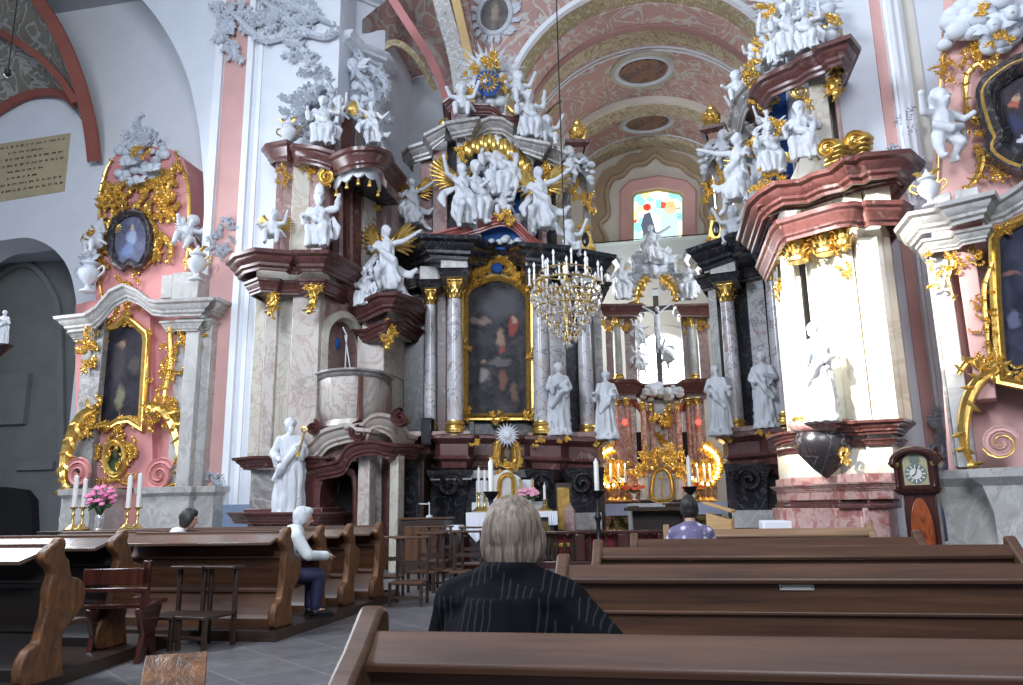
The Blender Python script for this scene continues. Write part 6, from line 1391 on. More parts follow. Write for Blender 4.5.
# sunlit saint on its console
figure('saint_book',W0,822,417,1.30,'brilliantly sunlit white statue of a saint on the bracket of the right pier',11.0,-10)
q = W0.p(824,420,11.15); m = MB()
m.add(*(lambda mm:(mm.v,mm.f))(MB().lathe([(.02,-.78),(.16,-.66),(.34,-.45),(.40,-.25),(.30,-.12),(.42,-.05),(.44,0)],(q.x,11.35,q.z),20,ry=.75)))
m.build('statue_bracket',M['m_dark'],rp,smooth=60); MB().lathe([(.30,-.16),(.42,-.10),(.45,-.02),(.42,0)],(q.x,11.35,q.z),20,ry=.78).build('bracket_rim',M['m_redw2'],rp,smooth=60); goldwork(W0,[('r',842,455,6,18,7,6,.25)],11.1,rp,'gilt_drop',seed=240)  # dark bracket colour stands for the shaded hollow under the rim
# ------------------------------------------------------------------ right wall altar
RA = Frame(at(950,400,10.6).x, 10.6, -22)
ra = fthing('side_altar','pink wall altar with curling gilded scrolls at the right edge of the picture','altar',RA)
MB().prism([RA.xz(a,b,0) for a,b in [(955,560),(934,260),(930,215),(936,100),(941,40),(946,-40),(1180,-140),(1200,560)]],0,.25).build('retable',M['pink'],ra)
def rab(x0,x1,t,b,y0,mat,name='pilaster',y1=.1,yr=None):
    ym = yr or (t+b)/2; return MB().box(RA.x(x0,ym,y0),RA.x(x1,ym,y0),y0,y1,RA.z((x0+x1)/2,b,y0),RA.z((x0+x1)/2,t,y0)).build(name,M[mat],ra,bevel=.015)
rab(938,942,245,468,-.25,'m_grey',yr=350); rab(942,961,245,468,-.35,'m_light',yr=350); rab(965,985,240,400,-.45,'pink',yr=320); rab(1040,1065,180,468,-.4,'m_light',yr=300)
mold(RA,[(911,227,-.25),(921,214,-.6),(950,209,-.6),(953,205,-.85),(978,198,-.85),(983,206,-.5),(1002,201,-.5),(1020,190,-.55),(1050,165,-.6),(1080,150,-.6),(1110,170,-.6),(1150,190,-.6)],.1,cprof(.6,.62),'m_light','cornice',ra,1)
mold(RA,[(925,246,-.25),(930,240,-.5),(958,236,-.5),(962,232,-.65),(982,228,-.65),(985,234,-.3)],.1,cprof(.35,.4),'m_light','architrave',ra,1)
rab(932,952,193,212,-.55,'m_light','cornice_block'); rab(955,980,188,206,-.8,'m_light','cornice_block')
X0 = RA.x(948,500,-.8); zt_ = RA.z(960,469,-.9); k = zt_/1.37
MB().sweep([(X0,.1),(X0,-.7),(X0+.5,-.7),(X0+.5,-.95),(X0+1.3,-.95),(X0+1.3,-.7),(X0+4,-.7)],[(o*.9,z*k) for o,z in [(0,0),(.16,0),(.18,.1),(.20,.30),(.10,.42),(.08,.5),(.20,.56),(.22,.62),(.06,.66),(.06,.95),(.14,1.2),(.26,1.28),(.28,1.36),(0,1.37)]]).build('pedestal',M['m_light'],ra)
goldwork(RA,[('c',[(936,212),(938,150),(938,112),(943,60),(945,30),(952,12),(954,-10)],1.5,.35)],-.05,ra,'gilt_edging',seed=250)
for k_,it in enumerate((('r',939,100,10,20,6,9,.14),('r',952,60,22,26,9,11,.13),('r',985,50,40,34,18,13,.15),('c',[(966,105),(966,80),(975,66),(992,62),(1000,72)],3.6,1),('c',[(966,105),(972,118),(984,122),(992,112),(990,95),(985,84)],3.8,1),('c',[(975,145),(982,158),(978,175),(966,190)],4.5,1),('r',993,170,20,26,12,11,.14),('c',[(980,50),(992,45),(998,54),(990,62)],3,1),('r',975,135,18,10,7,8,.15),('r',948,80,14,10,5,8,.14),('r',1015,168,20,14,8,9,.15))): goldwork(RA,[it],-.12,ra,'gilt_scrollwork',seed=252+k_)
for k_,it in enumerate((('r',934,268,5,44,8,8,.18),('c',[(944,250),(952,262),(948,280),(955,300)],2.2,1),('r',952,262,14,40,14,8,.16),('r',972,255,14,28,10,8,.17),('c',[(992,262),(984,290),(987,330),(990,368)],2.8,1),('r',986,320,14,80,16,11,.12),('c',[(958,374),(970,360),(985,368),(1000,362),(1010,375)],4.5,1),('r',985,365,34,14,10,11,.15),('r',1018,372,12,14,7,9,.16))): goldwork(RA,[it],-.5,ra,'gilt_scrollwork',seed=270+k_)
goldwork(RA,[('c',[(998,370),(978,382),(966,408),(964,440),(972,466)],7.5,.6)],-.5,ra,'scroll_bracket',seed=290); goldwork(RA,[('s',1001,443,19,2.1,.3,1,4)],-.6,ra,'volute','pink',291); goldwork(RA,[('s',1001,443,19.5,1.2,3.4,1,1.6)],-.66,ra,'gilt_spiral','gold',292)
pt = painting(RA,[(1002,380),(996,300),(994,240),(1000,232),(1020,222),(1070,200),(1100,300),(1100,400)],-.42,.12,(.015,.017,.03),(.05,.055,.09),[(1015,320,10,14,(.12,.13,.20)),(1012,275,14,4,(.18,.09,.08))],ra,'tall dark blue painting in a thin gilded frame cut by the right edge')
goldwork(RA,[('r',1003,228,18,8,8,8,.18)],-.5,pt,'gilt_crest',seed=294)
P = smooth_pts([(988,100),(992,88),(1004,78),(1018,70),(1040,66),(1060,80),(1062,120),(1050,150),(1030,165),(1010,160),(998,150),(1001,140),(996,128)],3,True)
p2 = painting(RA,P,-.22,.16,(.025,.022,.03),(.07,.06,.07),[(1016,103,5,8,(.40,.12,.08)),(1016,96,4,5,(.42,.28,.20)),(1014,125,12,16,(.04,.045,.10)),(1003,132,5,3,(.6,.6,.65)),(1022,140,6,4,(.6,.6,.65))],ra,'dark cartouche portrait of a robed man at the upper right edge','gold2')
pxframe(RA,P,-.16,.26,'m_dark','outer_frame',p2,1)
m = cloud_mb(*RA.xz(995,20,-.15),1.3,.75,46,300,-.12,(.07,.16),.3); m.join(cloud_mb(*RA.xz(1025,30,-.15),.8,.5,20,301,-.12,(.07,.15),.3))
for a,b in ((994,26),(1012,14)): q = RA.p(a,b,-.45); cherub_mb(m,q.x,q.y,q.z,.10)
m = m.build('stucco_glory',M['stucco'],smooth=70); put(m,'white stucco cloud with cherub heads at the upper right corner','stucco glory'); m.location = RA.o; m.rotation_euler = (0,0,RA.a)
for k_,it in enumerate((('r',998,38,14,8,7,8,.2),('r',982,10,12,8,6,8,.2),('r',1010,38,10,6,5,6,.2))): goldwork(RA,[it],-.42,ra,'gilt_cloud_band',seed=302+k_)
figure('putto_stand',RA,948,160,1.02,'sunlit white cherub climbing the gilded scrolls of the right wall altar',-.35,35,None,name='cherub',cat='cherub')
urn(RA,931,207,.52,'white urn with gilded rim on the left corner of the right wall altar','statue',-.55)
# ------------------------------------------------------------------ tall clock
CK = Frame(at(921,500,9.6).x, 9.6, -24)
ck = fthing('tall_clock','tall dark mahogany longcase clock with arched brass dial beside the right pier','clock',CK)
hw = .20; zt_ = CK.z(918,462,-.15); zh = CK.z(918,489,-.15); ztop = CK.z(915,440,-.15)
MB().box(-.17,.17,-.10,.16,.35,zh-.02).build('trunk',M['mahog'],ck,bevel=.012)
MB().box(-.23,.23,-.15,.18,0,.10).box(-.21,.21,-.13,.17,.10,.42).build('plinth',M['mahog'],ck,bevel=.012)
dz = zh-.42
MB().prism([(.115*cos(a)*1.0,.42+dz*.5+dz*.40*sin(a)) for a in [2*pi*i/24 for i in range(24)]],-.135,-.10).build('trunk_door',(lambda t:t.fin(t.ramp(t.noise(t.coord((5,5,1.2)),1.5,4,.6,1.5),[(.3,(.05,.012,.006)),(.52,(.30,.07,.02)),(.7,(.12,.03,.012))]),.2,0,.5,.3))(NT('burl_veneer')),ck,bevel=.006)
MB().sweep([(-.19,.18),(-.19,-.13),(.19,-.13),(.19,.18)],[(0,zh-.06),(.03,zh-.04),(.06,zh),(.0,zh+.02)]).build('hood_moulding',M['mahog'],ck)
ar = [(-.225,zh),(-.225,zt_)]+[(.225*cos(a),zt_+.14*sin(a)+.0) for a in [pi-pi*i/12 for i in range(1,12)]]+[(.225,zt_),(.225,zh)]
MB().prism(ar,-.13,.20).build('hood',M['mahog'],ck,bevel=.01)
m = MB().fsweep([(-.26,zt_-.02),(-.235,zt_)]+[(.235*cos(a),zt_+.15*sin(a)) for a in [pi-pi*i/12 for i in range(1,12)]]+[(.235,zt_),(.26,zt_-.02)],[(-.03,-.14),(-.02,-.19),(.02,-.22),(.05,-.20),(.05,.2),(-.03,.2)],False); m.build('hood_cornice',M['mahog'],ck,smooth=50)
zc = (zh+zt_)/2+.02; s = min(.135,(zt_-zh)*.42)
dl = MB().box(-s,s,-.145,-.12,zc-s,zc+s); dl.prism([(s*cos(a),zc+s+.10*sin(a)) for a in [pi*i/12 for i in range(13)]],-.145,-.12); dl = dl.build('dial',plain('dial_brass',(.40,.36,.22),.4,.3),ck)
MB().fsweep([(s*.86*cos(a),zc+s*.86*sin(a)) for a in [2*pi*i/24 for i in range(24)]],[(-.055,-.146),(-.05,-.150),(0,-.150),(.004,-.146)]).build('chapter_ring',plain('chapter_grey',(.13,.16,.15),.5),dl)
MB().lathe([(s*.5,0),(s*.5,.006),(0.001,.007)],(0,0,0),24,Matrix.Translation((0,-.146,zc))@Matrix.Rotation(pi/2,4,'X')).build('dial_centre',plain('dial_silver',(.62,.62,.56),.4,.2),dl)
m = MB()
for k in range(12):
    a = 2*pi*k/12; r_ = s*.68; m.box(-.004,.004,-.153,-.150,-.016,.016,Matrix.Translation((r_*cos(a),0,zc+r_*sin(a)))@Matrix.Rotation(pi/2-a,4,'Y'))
m.build('numerals',M['candle'],dl)
MB().box(-.005,.005,-.156,-.152,0,s*.62,Matrix.Translation((0,0,zc))@Matrix.Rotation(.25,4,'Y')).build('minute_hand',M['iron'],dl); MB().box(-.006,.006,-.156,-.152,0,s*.42,Matrix.Translation((0,0,zc))@Matrix.Rotation(-2.2,4,'Y')).build('hour_hand',M['iron'],dl)
MB().lathe([(.055,0),(.055,.005),(.001,.006)],(0,0,0),20,Matrix.Translation((0,-.146,zc+s+.035))@Matrix.Rotation(pi/2,4,'X')).build('moon_disc',plain('moon_green',(.12,.16,.13),.5),dl)
for sx in (-1,1):
    c = MB().lathe([(.02,zh+.03),(.016,zh+.06),(.016,zt_-.06),(.022,zt_-.03)],(sx*.185,-.16,0),10).build('hood_column',M['mahog'],ck); MB().lathe([(.02,zt_-.05),(.03,zt_-.02),(.03,zt_)],(sx*.185,-.16,0),8).build('column_cap',M['brass'],c)
MB().box(.226,.23,-.05,.10,zh+.08,zt_-.05).build('side_window',plain('side_glass',(.25,.27,.28),.1),ck)
# ------------------------------------------------------------------ chandelier
cx_ = at(566,290,13.5); ch = thing('chandelier','large crystal chandelier with a ring of white candle lamps hanging before the left chancel altar','chandelier',cx_)
def zz(py): return at(566,py,13.5).z-cx_.z
S_ = (at(567,290,13.5)-cx_).length
MB().tube([(0,0,zz(250)),(0,0,17.1-cx_.z)],.012,6).build('suspension_cord',M['iron'],ch)
MB().lathe([(.03,zz(262)),(.06,zz(268)),(.03,zz(275)),(.10,zz(285)),(.13,zz(292)),(.05,zz(300)),(.04,zz(330)),(.07,zz(338)),(.01,zz(346))],(0,0,0),12).build('centre_stem',M['brass'],ch)
m = MB()
for r_,py,rr in ((30,283,.02),(26,272,.014),(34,296,.014),(31,308,.014),(24,318,.012),(16,328,.012)): m.tube([(r_*S_*cos(a),r_*S_*sin(a),zz(py)) for a in [2*pi*i/24 for i in range(24)]],rr,5,closed=True)
for k in range(12):
    a = 2*pi*k/12; m.tube([(.05*cos(a),.05*sin(a),zz(285)),(18*S_*cos(a),18*S_*sin(a),zz(300)),(33*S_*cos(a),33*S_*sin(a),zz(290)),(36*S_*cos(a),36*S_*sin(a),zz(283))],[.012,.012,.01,.01],5); m.tube([(28*S_*cos(a),28*S_*sin(a),zz(300)),(24*S_*cos(a),24*S_*sin(a),zz(318)),(6*S_*cos(a),6*S_*sin(a),zz(340))],.008,4)
m.build('frame',M['brass'],ch,smooth=60)
rng = random.Random(9); dk = MB()
for r_,py,n_,sz in ((34,292,51,.038),(35,299,51,.042),(33,305,48,.038),(30,311,45,.038),(26,317,39,.038),(23,322,36,.036),(18,328,27,.036),(14,333,21,.036),(9,338,13,.036),(4,344,7,.042),(28,280,39,.034),(22,290,27,.042),(16,310,21,.042),(20,303,24,.042)):
    for k in range(n_):
        a = 2*pi*k/n_+rng.uniform(-.1,.1); z_ = zz(py+rng.uniform(-2,2)); s2 = sz*rng.uniform(.7,1.25)
        x_,y_ = r_*S_*cos(a),r_*S_*sin(a); dk.lathe([(.001,-s2*1.6),(s2*.55,-s2*.4),(s2*.5,.3*s2),(.001,s2*.9)],(x_,y_,z_),5)
put(dk.build('crystal_drops',M['crystal'],ch,smooth=0),kind='stuff')
def lampcandle(r_,a,py,par):
    x_,y_ = r_*S_*cos(a),r_*S_*sin(a); z_ = zz(py); c = MB().lathe([(.03,-.02),(.045,0),(.018,.01),(.018,.20),(.012,.21)],(x_,y_,z_),8).build('candle_tube',M['candle'],par)
    MB().lathe([(.010,.21),(.026,.25),(.024,.28),(.003,.33)],(x_,y_,z_),8).build('bulb',M['bulb'],c)
for k in range(12): lampcandle(36,2*pi*(k+.3)/12,284,ch)
for k in range(8): lampcandle(23,2*pi*(k+.5)/8,272,ch)
# ------------------------------------------------------------------ pews
PROF = [(165,115),(183,128),(185,150),(180,175),(192,195),(210,212),(215,240),(225,270),(240,284),(262,288),(285,300),(305,330),(311,352),(310,380),(303,405),(290,430),(266,452),(240,470),(222,490),(215,510),(213,560),(225,620),(238,680),(60,680),(36,662),(28,620),(36,580),(56,545),(100,520),(108,480),(122,420),(124,370),(118,320),(128,290),(135,265),(122,240),(96,218),(78,196),(84,172),(104,158),(120,146),(138,138),(150,122)]
def end_board(h=1.0, k=.0026, th=.07):
    pts = [((x-165)*k, (680-z)/565*h) for x,z in PROF]      # (y,z)
    return MB().prism(pts, -th/2, th/2, Matrix.Rotation(pi/2,4,'Z'))
def pew(name, label, x0, x1, y, h, group, ends=(True,True), mats=('oak','carved'), shelf=.26, plank=True, z0=.0):
    """long bench seen from behind: sloping book ledge, panelled back, seat on the far side; carved boards at the ends"""
    t = thing(name, label, 'pew', ((x0+x1)/2, y, z0), 0, group); w = (x1-x0)/2
    a = -.42
    MB().box(-w,w,-shelf*.5,shelf*.5,-.018,.018,Matrix.Translation((0,-.09,h-.05))@Matrix.Rotation(.38,4,'X')).build('book_ledge',M[mats[0]],t,bevel=.006)
    MB().box(-w,w,.02,.07,h-.02,h+.012).build('top_rail',M[mats[0]],t,bevel=.01)
    MB().box(-w,w,-.0,.035,h-.33,h-.06).build('back_board',M[mats[0]],t,bevel=.004)
    MB().box(-w,w,-.0,.035,.10,h-.345).build('back_board',M[mats[0]],t,bevel=.004)
    MB().box(-w,w,-.03,.0,h-.36,h-.325).build('back_moulding',M['dark_wood'],t,bevel=.008)
    MB().box(-w,w,.03,.42,.42,.46).build('seat',M[mats[0]],t,bevel=.008); MB().box(-w,w,-.48,-.30,.14,.17).build('kneeler',M['dark_wood'],t,bevel=.01)
    for s,e in ((-1,ends[0]),(1,ends[1])):
        if e:
            m = end_board(h+.05); m.v = [(x+s*(w+.03),-y_,z) if False else (x+s*(w+.03),y_,z) for x,y_,z in m.v]; m.build('end_board',M[mats[1]],t,bevel=.012)
    return t
G1 = 'right hand block of oak pews'
pA = atz(372,633,.94); pB_ = atz(566,566,.94); pC = atz(600,548,.94); pC2 = atz(985,542,.94); pD = atz(636,540,.94)
def rpew(label, p, x1, yaw=0, mats=('oak','endw'), ends=(True,False), h=.95):
    t = thing('pew', label, 'pew', (0,0,0), 0, G1); x0 = p.x; y = p.y; w = (x1-x0)/2; t.location = ((x0+x1)/2,y,0)
    MB().box(-w,w,-.015,.015,-.165,.0,Matrix.Translation((0,0,h))@Matrix.Rotation(.95,4,'X')@Matrix.Translation((0,-.0,0)).inverted()).build('book_ledge',M[mats[0]],t,bevel=.006) if 0 else None
    # ledge slopes down toward the row behind
    MB().add([(-w,0,h),(w,0,h),(w,-.075,h-.075),(-w,-.075,h-.075),(-w,0,h-.03),(w,0,h-.03),(w,-.07,h-.10),(-w,-.07,h-.10)],[(3,2,1,0),(4,5,6,7),(0,1,5,4),(1,2,6,5),(2,3,7,6),(3,0,4,7)]).build('book_ledge',M[mats[0]],t,bevel=.007)
    MB().box(-w,w,-.035,.0,h-.36,h-.10).build('back_board',M[mats[0]],t,bevel=.004); MB().box(-w,w,-.03,.0,h-.52,h-.375).build('back_board',M[mats[0]],t,bevel=.004); MB().box(-w,w,-.03,.0,.08,h-.53).build('back_board',M[mats[0]],t,bevel=.004)
    MB().box(-w,w,-.055,-.03,h-.255,h-.235).build('back_moulding',M[mats[0]],t,bevel=.006)
    MB().box(-w,w,.0,.40,.42,.455).build('seat',M[mats[0]],t,bevel=.008); MB().box(-w,w,-.62,-.45,.12,.15).build('kneeler',M['dark_wood'],t,bevel=.01)
    pr = smooth_pts([(-.24,h-.22),(-.20,h-.13),(-.08,h-.045),(.0,h+.02),(.05,h+.055),(.10,h+.03),(.10,h-.05),(.06,h-.12),(.05,h-.3),(.12,h-.42),(.36,.60),(.44,.52),(.42,.40),(.30,.3),(.26,.1),(.30,.0),(-.06,.0),(-.04,.3),(-.06,h-.35),(-.12,h-.26)],2,True)
    for s,e in ((-1,ends[0]),(1,ends[1])):
        if e:
            m = MB().prism(pr,-.035,.035,Matrix.Rotation(pi/2,4,'Z')); m.v = [(x+s*(w+.02),y_,z) for x,y_,z in m.v]; m.build('end_board',M[mats[1]],t,bevel=.014)
    return t
M['endw'] = wood('worn_pew_end',(.055,.026,.013),(.14,.070,.038),.7,0,.42)
pwA = rpew('nearest oak pew across the bottom of the picture, the grey haired man sits in it', pA, 3.4)
pwB = rpew('second oak pew from the front edge, with a small silver plate on its back', pB_, 4.6)
pwC = rpew('third oak pew, its right end stopping before the tall clock', pC, pC2.x, ends=(True,True))
pwD = rpew('fourth oak pew, a long low dark line behind the lady in the patterned top', pD, atz(905,536,.94).x, ends=(True,True))
M['oak_l'] = wood('pale_oak',(.20,.115,.06),(.36,.22,.13),.7,0,.4)
pE = atz(668,531,.94); pE.y = min(pE.y, 9.6); pwE = rpew('farthest and palest oak pew, just in front of the sunlit pier altar', Vector((at(668,531,9.5).x,9.5,0)), at(868,528,9.5).x, mats=('oak_l','oak_l'), ends=(True,True), h=.97)
# plate on the second pew
q = atz(797,587.5,.78); pl_ = thing('name_plate','small blank silver plate fixed to the back of the second oak pew','plate',(at(797,587.5,pB_.y-.05).x,pB_.y-.037,at(797,587.5,pB_.y-.04).z))
MB().box(-.085,.085,-.006,.0,-.014,.014).build('plate',plain('plate_metal',(.55,.53,.50),.45,.3),pl_,bevel=.002)
for s in (-1,1): MB().ell((s*.075,-.007,0),(.004,.003,.004),6,4).build('screw',M['iron'],pl_)
# left block
G2 = 'left hand block of pews with carved ends'
def lpew(label, xe, y, x0, h=1.0, z0=.10, pm='oak'):
    t = thing('pew', label, 'pew', (xe,y,z0), 0, G2); W = xe-x0; H = h-.10
    MB().add([(-W,-.0,H),(-.02,-.0,H),(-.02,-.32,H-.09),(-W,-.32,H-.09),(-W,0,H-.03),(-.02,0,H-.03),(-.02,-.31,H-.12),(-W,-.31,H-.12)],[(3,2,1,0),(4,5,6,7),(0,1,5,4),(1,2,6,5),(2,3,7,6),(3,0,4,7)]).build('book_ledge',M['ledge'],t,bevel=.006)
    MB().box(-W,-.02,-.02,.03,H-.02,H+.015).build('top_rail',M['oak'],t,bevel=.008)
    MB().sweep([(-W,-.02),(-.03,-.02)],[(0,H-.02),(-.01,H-.10),(.02,H-.2),(.05,H-.24),(.05,H-.26),(.0,H-.27),(0,H-.30),(.05,H-.36),(.03,H-.46),(.0,H-.56),(.02,H-.58),(.02,H-.60),(.0,H-.62),(.03,.12),(.06,.08),(.06,.0),(-.03,0),(-.03,H-.02)]).build('back_panel',M[pm],t,smooth=30)
    MB().box(-W,-.03,.02,.42,.34,.38).build('seat',M['oak'],t,bevel=.008)
    m = end_board(H+.06,.0020,.08); m.build('end_board',M['carved'],t,bevel=.014)
    return t
M['m_shade'] = wood('shaded_oak',(.006,.004,.003),(.016,.009,.006),.8,0,.5)  # near-black oak: the shade under the ledges put into its colour
M['ledge'] = wood('polished_ledge',(.10,.06,.04),(.16,.10,.07),.8,0,.16,.5)
def fl(px,py,z=.1): return atz(px,py,z)
e1 = fl(33,684); e2 = fl(105,648)
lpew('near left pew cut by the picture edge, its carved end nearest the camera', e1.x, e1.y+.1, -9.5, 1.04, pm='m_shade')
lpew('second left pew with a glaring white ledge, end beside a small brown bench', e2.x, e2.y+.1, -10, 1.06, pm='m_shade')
e3 = fl(283,626); lpew('long pew whose panelled back faces the aisle, behind the white haired person', e3.x, e3.y, at(131,600,e3.y).x, 1.04)
for (px,py,lb) in ((318,612,'pew end directly in front of the white haired person'),(348,604,'left pew with a broad bulging end, second from the chairs'),(378,597,'last left pew, next to the small wooden chairs')):
    e = fl(px,py); lpew(lb, e.x, e.y, -7.6, 1.03)
pf = MB(); a_,b_ = atz(92,690,.0),atz(130,655,.0)
struct(MB().hprism([(-10,3.6),(e1.x+.12,3.6),(e2.x+.16,e2.y+.75),(-10,e2.y+.75)],0,.10),'trim_60',M['dark_wood'])
ee = fl(378,597); struct(MB().hprism([(at(131,600,e3.y).x-.2,e3.y-.35),(e3.x+.10,e3.y-.35),(ee.x+.10,ee.y+.6),(-8,ee.y+.6)],0,.10),'trim_61',M['dark_wood'])
# bench end looming at the bottom left
q = atz(176,657,1.0); nb = thing('bench','blurred brown bench post rising at the bottom left edge','bench',(q.x,q.y,0))
pr = smooth_pts([(-.32,.74),(-.22,.86),(-.06,.96),(.04,1.0),(.09,.97),(.10,.90),(.07,.82),(.06,.5),(.10,.05),(.10,0),(-.2,0),(-.2,.5)],3,True)
MB().prism(pr,-.055,.055,Matrix.Rotation(pi/2+.55,4,'Z')).build('end_board',M['carved'],nb,bevel=.045)
MB().box(-1.6,-.04,-.1,-.06,.05,.66).build('back_board',M['oak'],nb,bevel=.01); MB().box(-1.6,-.04,-.4,-.06,.40,.44).build('seat',M['oak'],nb,bevel=.01)
# kneelers and chairs
def prie(loc, rz, label, h=.9, w=.42, group=None, mat='dark_wood', top='oak'):
    t = thing('kneeling_chair', label, 'chair', loc, rz, group)
    MB().box(-w/2-.02,w/2+.02,-.10,.10,h-.03,h).build('arm_rest',M[top],t,bevel=.008)
    for sx in (-1,1):
        MB().box(sx*(w/2-.02)-.02,sx*(w/2-.02)+.02,-.02,.02,0,h-.03).build('post',M[mat],t,bevel=.005)
        MB().box(sx*(w/2-.02)-.02,sx*(w/2-.02)+.02,-.42,-.38,0,.30).build('leg',M[mat],t,bevel=.005)
    MB().box(-w/2,w/2,-.44,.02,.28,.31).build('seat',M[top],t,bevel=.006); MB().box(-w/2+.04,w/2-.04,-.01,.01,.50,.56).build('cross_rail',M[mat],t); MB().box(-w/2+.04,w/2-.04,-.41,-.39,.10,.13).build('stretcher',M[mat],t)
    return t
G3 = 'wooden kneeling chairs in the aisle'
for i_,(px,py,rz,lb,h_) in enumerate(((412,603,.1,'wooden kneeling chair nearest the aisle left of the grey haired man',.88),(392,596,.15,'wooden kneeling chair touching the last left pew',.86),(431,590,-.1,'wooden kneeling chair behind the nearest aisle chair',.88),(450,588,.0,'wooden kneeling chair in the middle of the chair group',.90),(468,590,.1,'wooden kneeling chair just left of the grey haired man',.90),(440,576,.0,'farthest wooden kneeling chair, before the brown chest',.92),(474,580,.0,'wooden kneeling chair half hidden by the dark jacket shoulder',.92))):
    q = atz(px,py,0); prie((q.x,q.y,0),rz,lb,h_,.46 if i_ != 1 else .36,G3)
for px,py,lb in ((206,640,'low dark kneeler with open frame against the long pew back'),(174,630,'small dark kneeler left of the open framed one')):
    q = atz(px,py,0); q.y = min(q.y, e3.y-.75); q = at(px,py-6,q.y); prie((q.x,q.y+.25,0),-.15,lb,.74,.34,None,'dark_wood','dark_wood')
q = atz(145,660,0); bn = thing('small_bench','reddish brown small bench with cut out trestle end between the left pews','bench',(q.x,q.y,0),.25)
pr = [(-.20,0),(-.10,.0),(.0,.16),(.10,0),(.20,0),(.12,.22),(.24,.42),(.24,.46),(-.24,.46),(-.24,.42),(-.12,.22)]
for x_ in (-.0,-.42): MB().prism(pr,-.025,.025,Matrix.Translation((x_,0,0))@Matrix.Rotation(pi/2,4,'Z')).build('trestle',M['mahog'],bn,bevel=.008)
MB().box(-.48,.08,-.22,.22,.46,.50).build('seat',M['mahog'],bn,bevel=.01); MB().box(-.48,.08,-.26,-.22,.66,.80).build('back_rail',M['mahog'],bn,bevel=.01); MB().box(.02,.08,-.26,-.20,.46,.86).build('post',M['mahog'],bn,bevel=.01); MB().box(-.48,.08,-.27,-.21,.60,.64).build('back_rail',M['mahog'],bn,bevel=.01)
# altar rail with turned balusters on red
YR = 16.4; xa,xb = at(462,540,YR).x, at(735,540,YR).x; zr = at(540,531,YR).z
ar_ = thing('altar_rail','low dark wooden communion rail with red balusters before the left chancel altar','railing',((xa+xb)/2,YR,0)); w = (xb-xa)/2
MB().box(-w,w,-.12,.12,zr-.07,zr).build('hand_rail',M['mahog'],ar_,bevel=.015); MB().box(-w,w,-.14,.14,0,.14).build('base_rail',M['mahog'],ar_,bevel=.015)
M['redp'] = plain('red_cloth',(.28,.015,.02),.7)
for x_ in (-w+.1,-w*.55,-w*.1,w*.22,w*.5,w*.78,w-.1): MB().box(x_-.11,x_+.11,-.13,.13,.14,zr-.07).build('post',M['mahog'],ar_,bevel=.015)
MB().box(-w,w,.16,.18,.1,zr-.1).build('red_hanging',M['redp'],ar_)
nb_ = 30
for k in range(nb_):
    x_ = -w+.28+(2*w-.56)*k/(nb_-1)
    MB().lathe([(.035,.14),(.045,.17),(.03,.22),(.05,.32),(.055,.38),(.03,zr-.25),(.025,zr-.15),(.04,zr-.09),(.04,zr-.07)],(x_,0,0),8).build('baluster',M['dark_wood'],ar_)
# dark chest, lamp, throne chair, lectern and cloths
def pbox(name,label,cat,px0,px1,py0,Y,dep,mat,z0=0,bev=.02,build_name='body'):
    a,b = at(px0,py0,Y),at(px1,py0,Y); t = thing(name,label,cat,((a.x+b.x)/2,Y,z0)); w_ = (b.x-a.x)/2
    MB().box(-w_,w_,0,dep,0.0,a.z-z0).build(build_name,M[mat],t,bevel=bev); return t,w_,a.z-z0
t_,w_,h_ = pbox('chest','plain brown wooden organ console left of the small white altar','chest',400,444,520,15.0,.7,'dark_wood')
MB().box(-w_-.03,w_+.03,-.03,.73,h_,h_+.04).build('lid',M['oak_v'],t_,bevel=.01); MB().box(-w_+.1,w_-.1,-.02,0,.2,h_-.12).build('front_panel',M['oak_v'],t_,bevel=.02)
q = at(430,521,15.3); rl = thing('reading_lamp','small white reading lamp on the brown console','lamp',(q.x,15.25,h_+.04)); MB().tube([(0,0,0),(0,0,.28),(-.02,0,.30)],.012,6).tube([(0,0,.26),(-.22,0,.27)],.012,6).build('arm',M['statue'],rl); MB().lathe([(.07,0),(.07,.03),(.03,.05)],(0,0,0),10).build('foot',M['statue'],rl)
t_,w_,h_ = pbox('stand','low dark stand draped with a white cloth beside the console','stand',446,458,526,15.2,.4,'dark_wood'); MB().box(-w_-.02,w_+.02,-.03,.43,h_-.14,h_+.01).build('cloth',M['cloth'],t_,bevel=.01)
t_,w_,h_ = pbox('throne_chair','tall dark upholstered armchair right of the small white altar','chair',555,571,483,17.0,.12,'dark_wood'); MB().box(-w_+.04,w_-.04,-.03,0,h_*.42,h_-.1).build('back_cushion',M['gold2'],t_,bevel=.02); MB().box(-w_,w_,-.5,0,.40,.50).build('seat',M['gold2'],t_,bevel=.02)
for sx in (-1,1): MB().box(sx*w_-.03,sx*w_+.03,-.5,0,.0,.68).build('arm',M['dark_wood'],t_,bevel=.02)
t_,w_,h_ = pbox('reliquary_box','small pinkish grey marble casket with pointed lid behind the rail','box',564,574,511,16.9,.25,'m_mauve'); MB().add([(-w_,-.01,h_),(w_,-.01,h_),(w_,.25,h_),(-w_,.25,h_),(0,.12,h_+.22)],[(0,1,4),(1,2,4),(2,3,4),(3,0,4)]).build('lid',M['m_mauve'],t_)
a = at(718,516,11.0); lc = thing('lectern','light pine lectern with tilted reading board to the right of the seated lady','lectern',(a.x,11.0,0),-.2)
hb = at(718,531,11.0).z; ht = at(710,514,11.0).z
MB().prism([(-.16,.0),(.17,.0),(.17,at(730,520,11).z),(-.16,at(707,513,11).z)],0,.35).build('body',M['pine'],lc,bevel=.01)
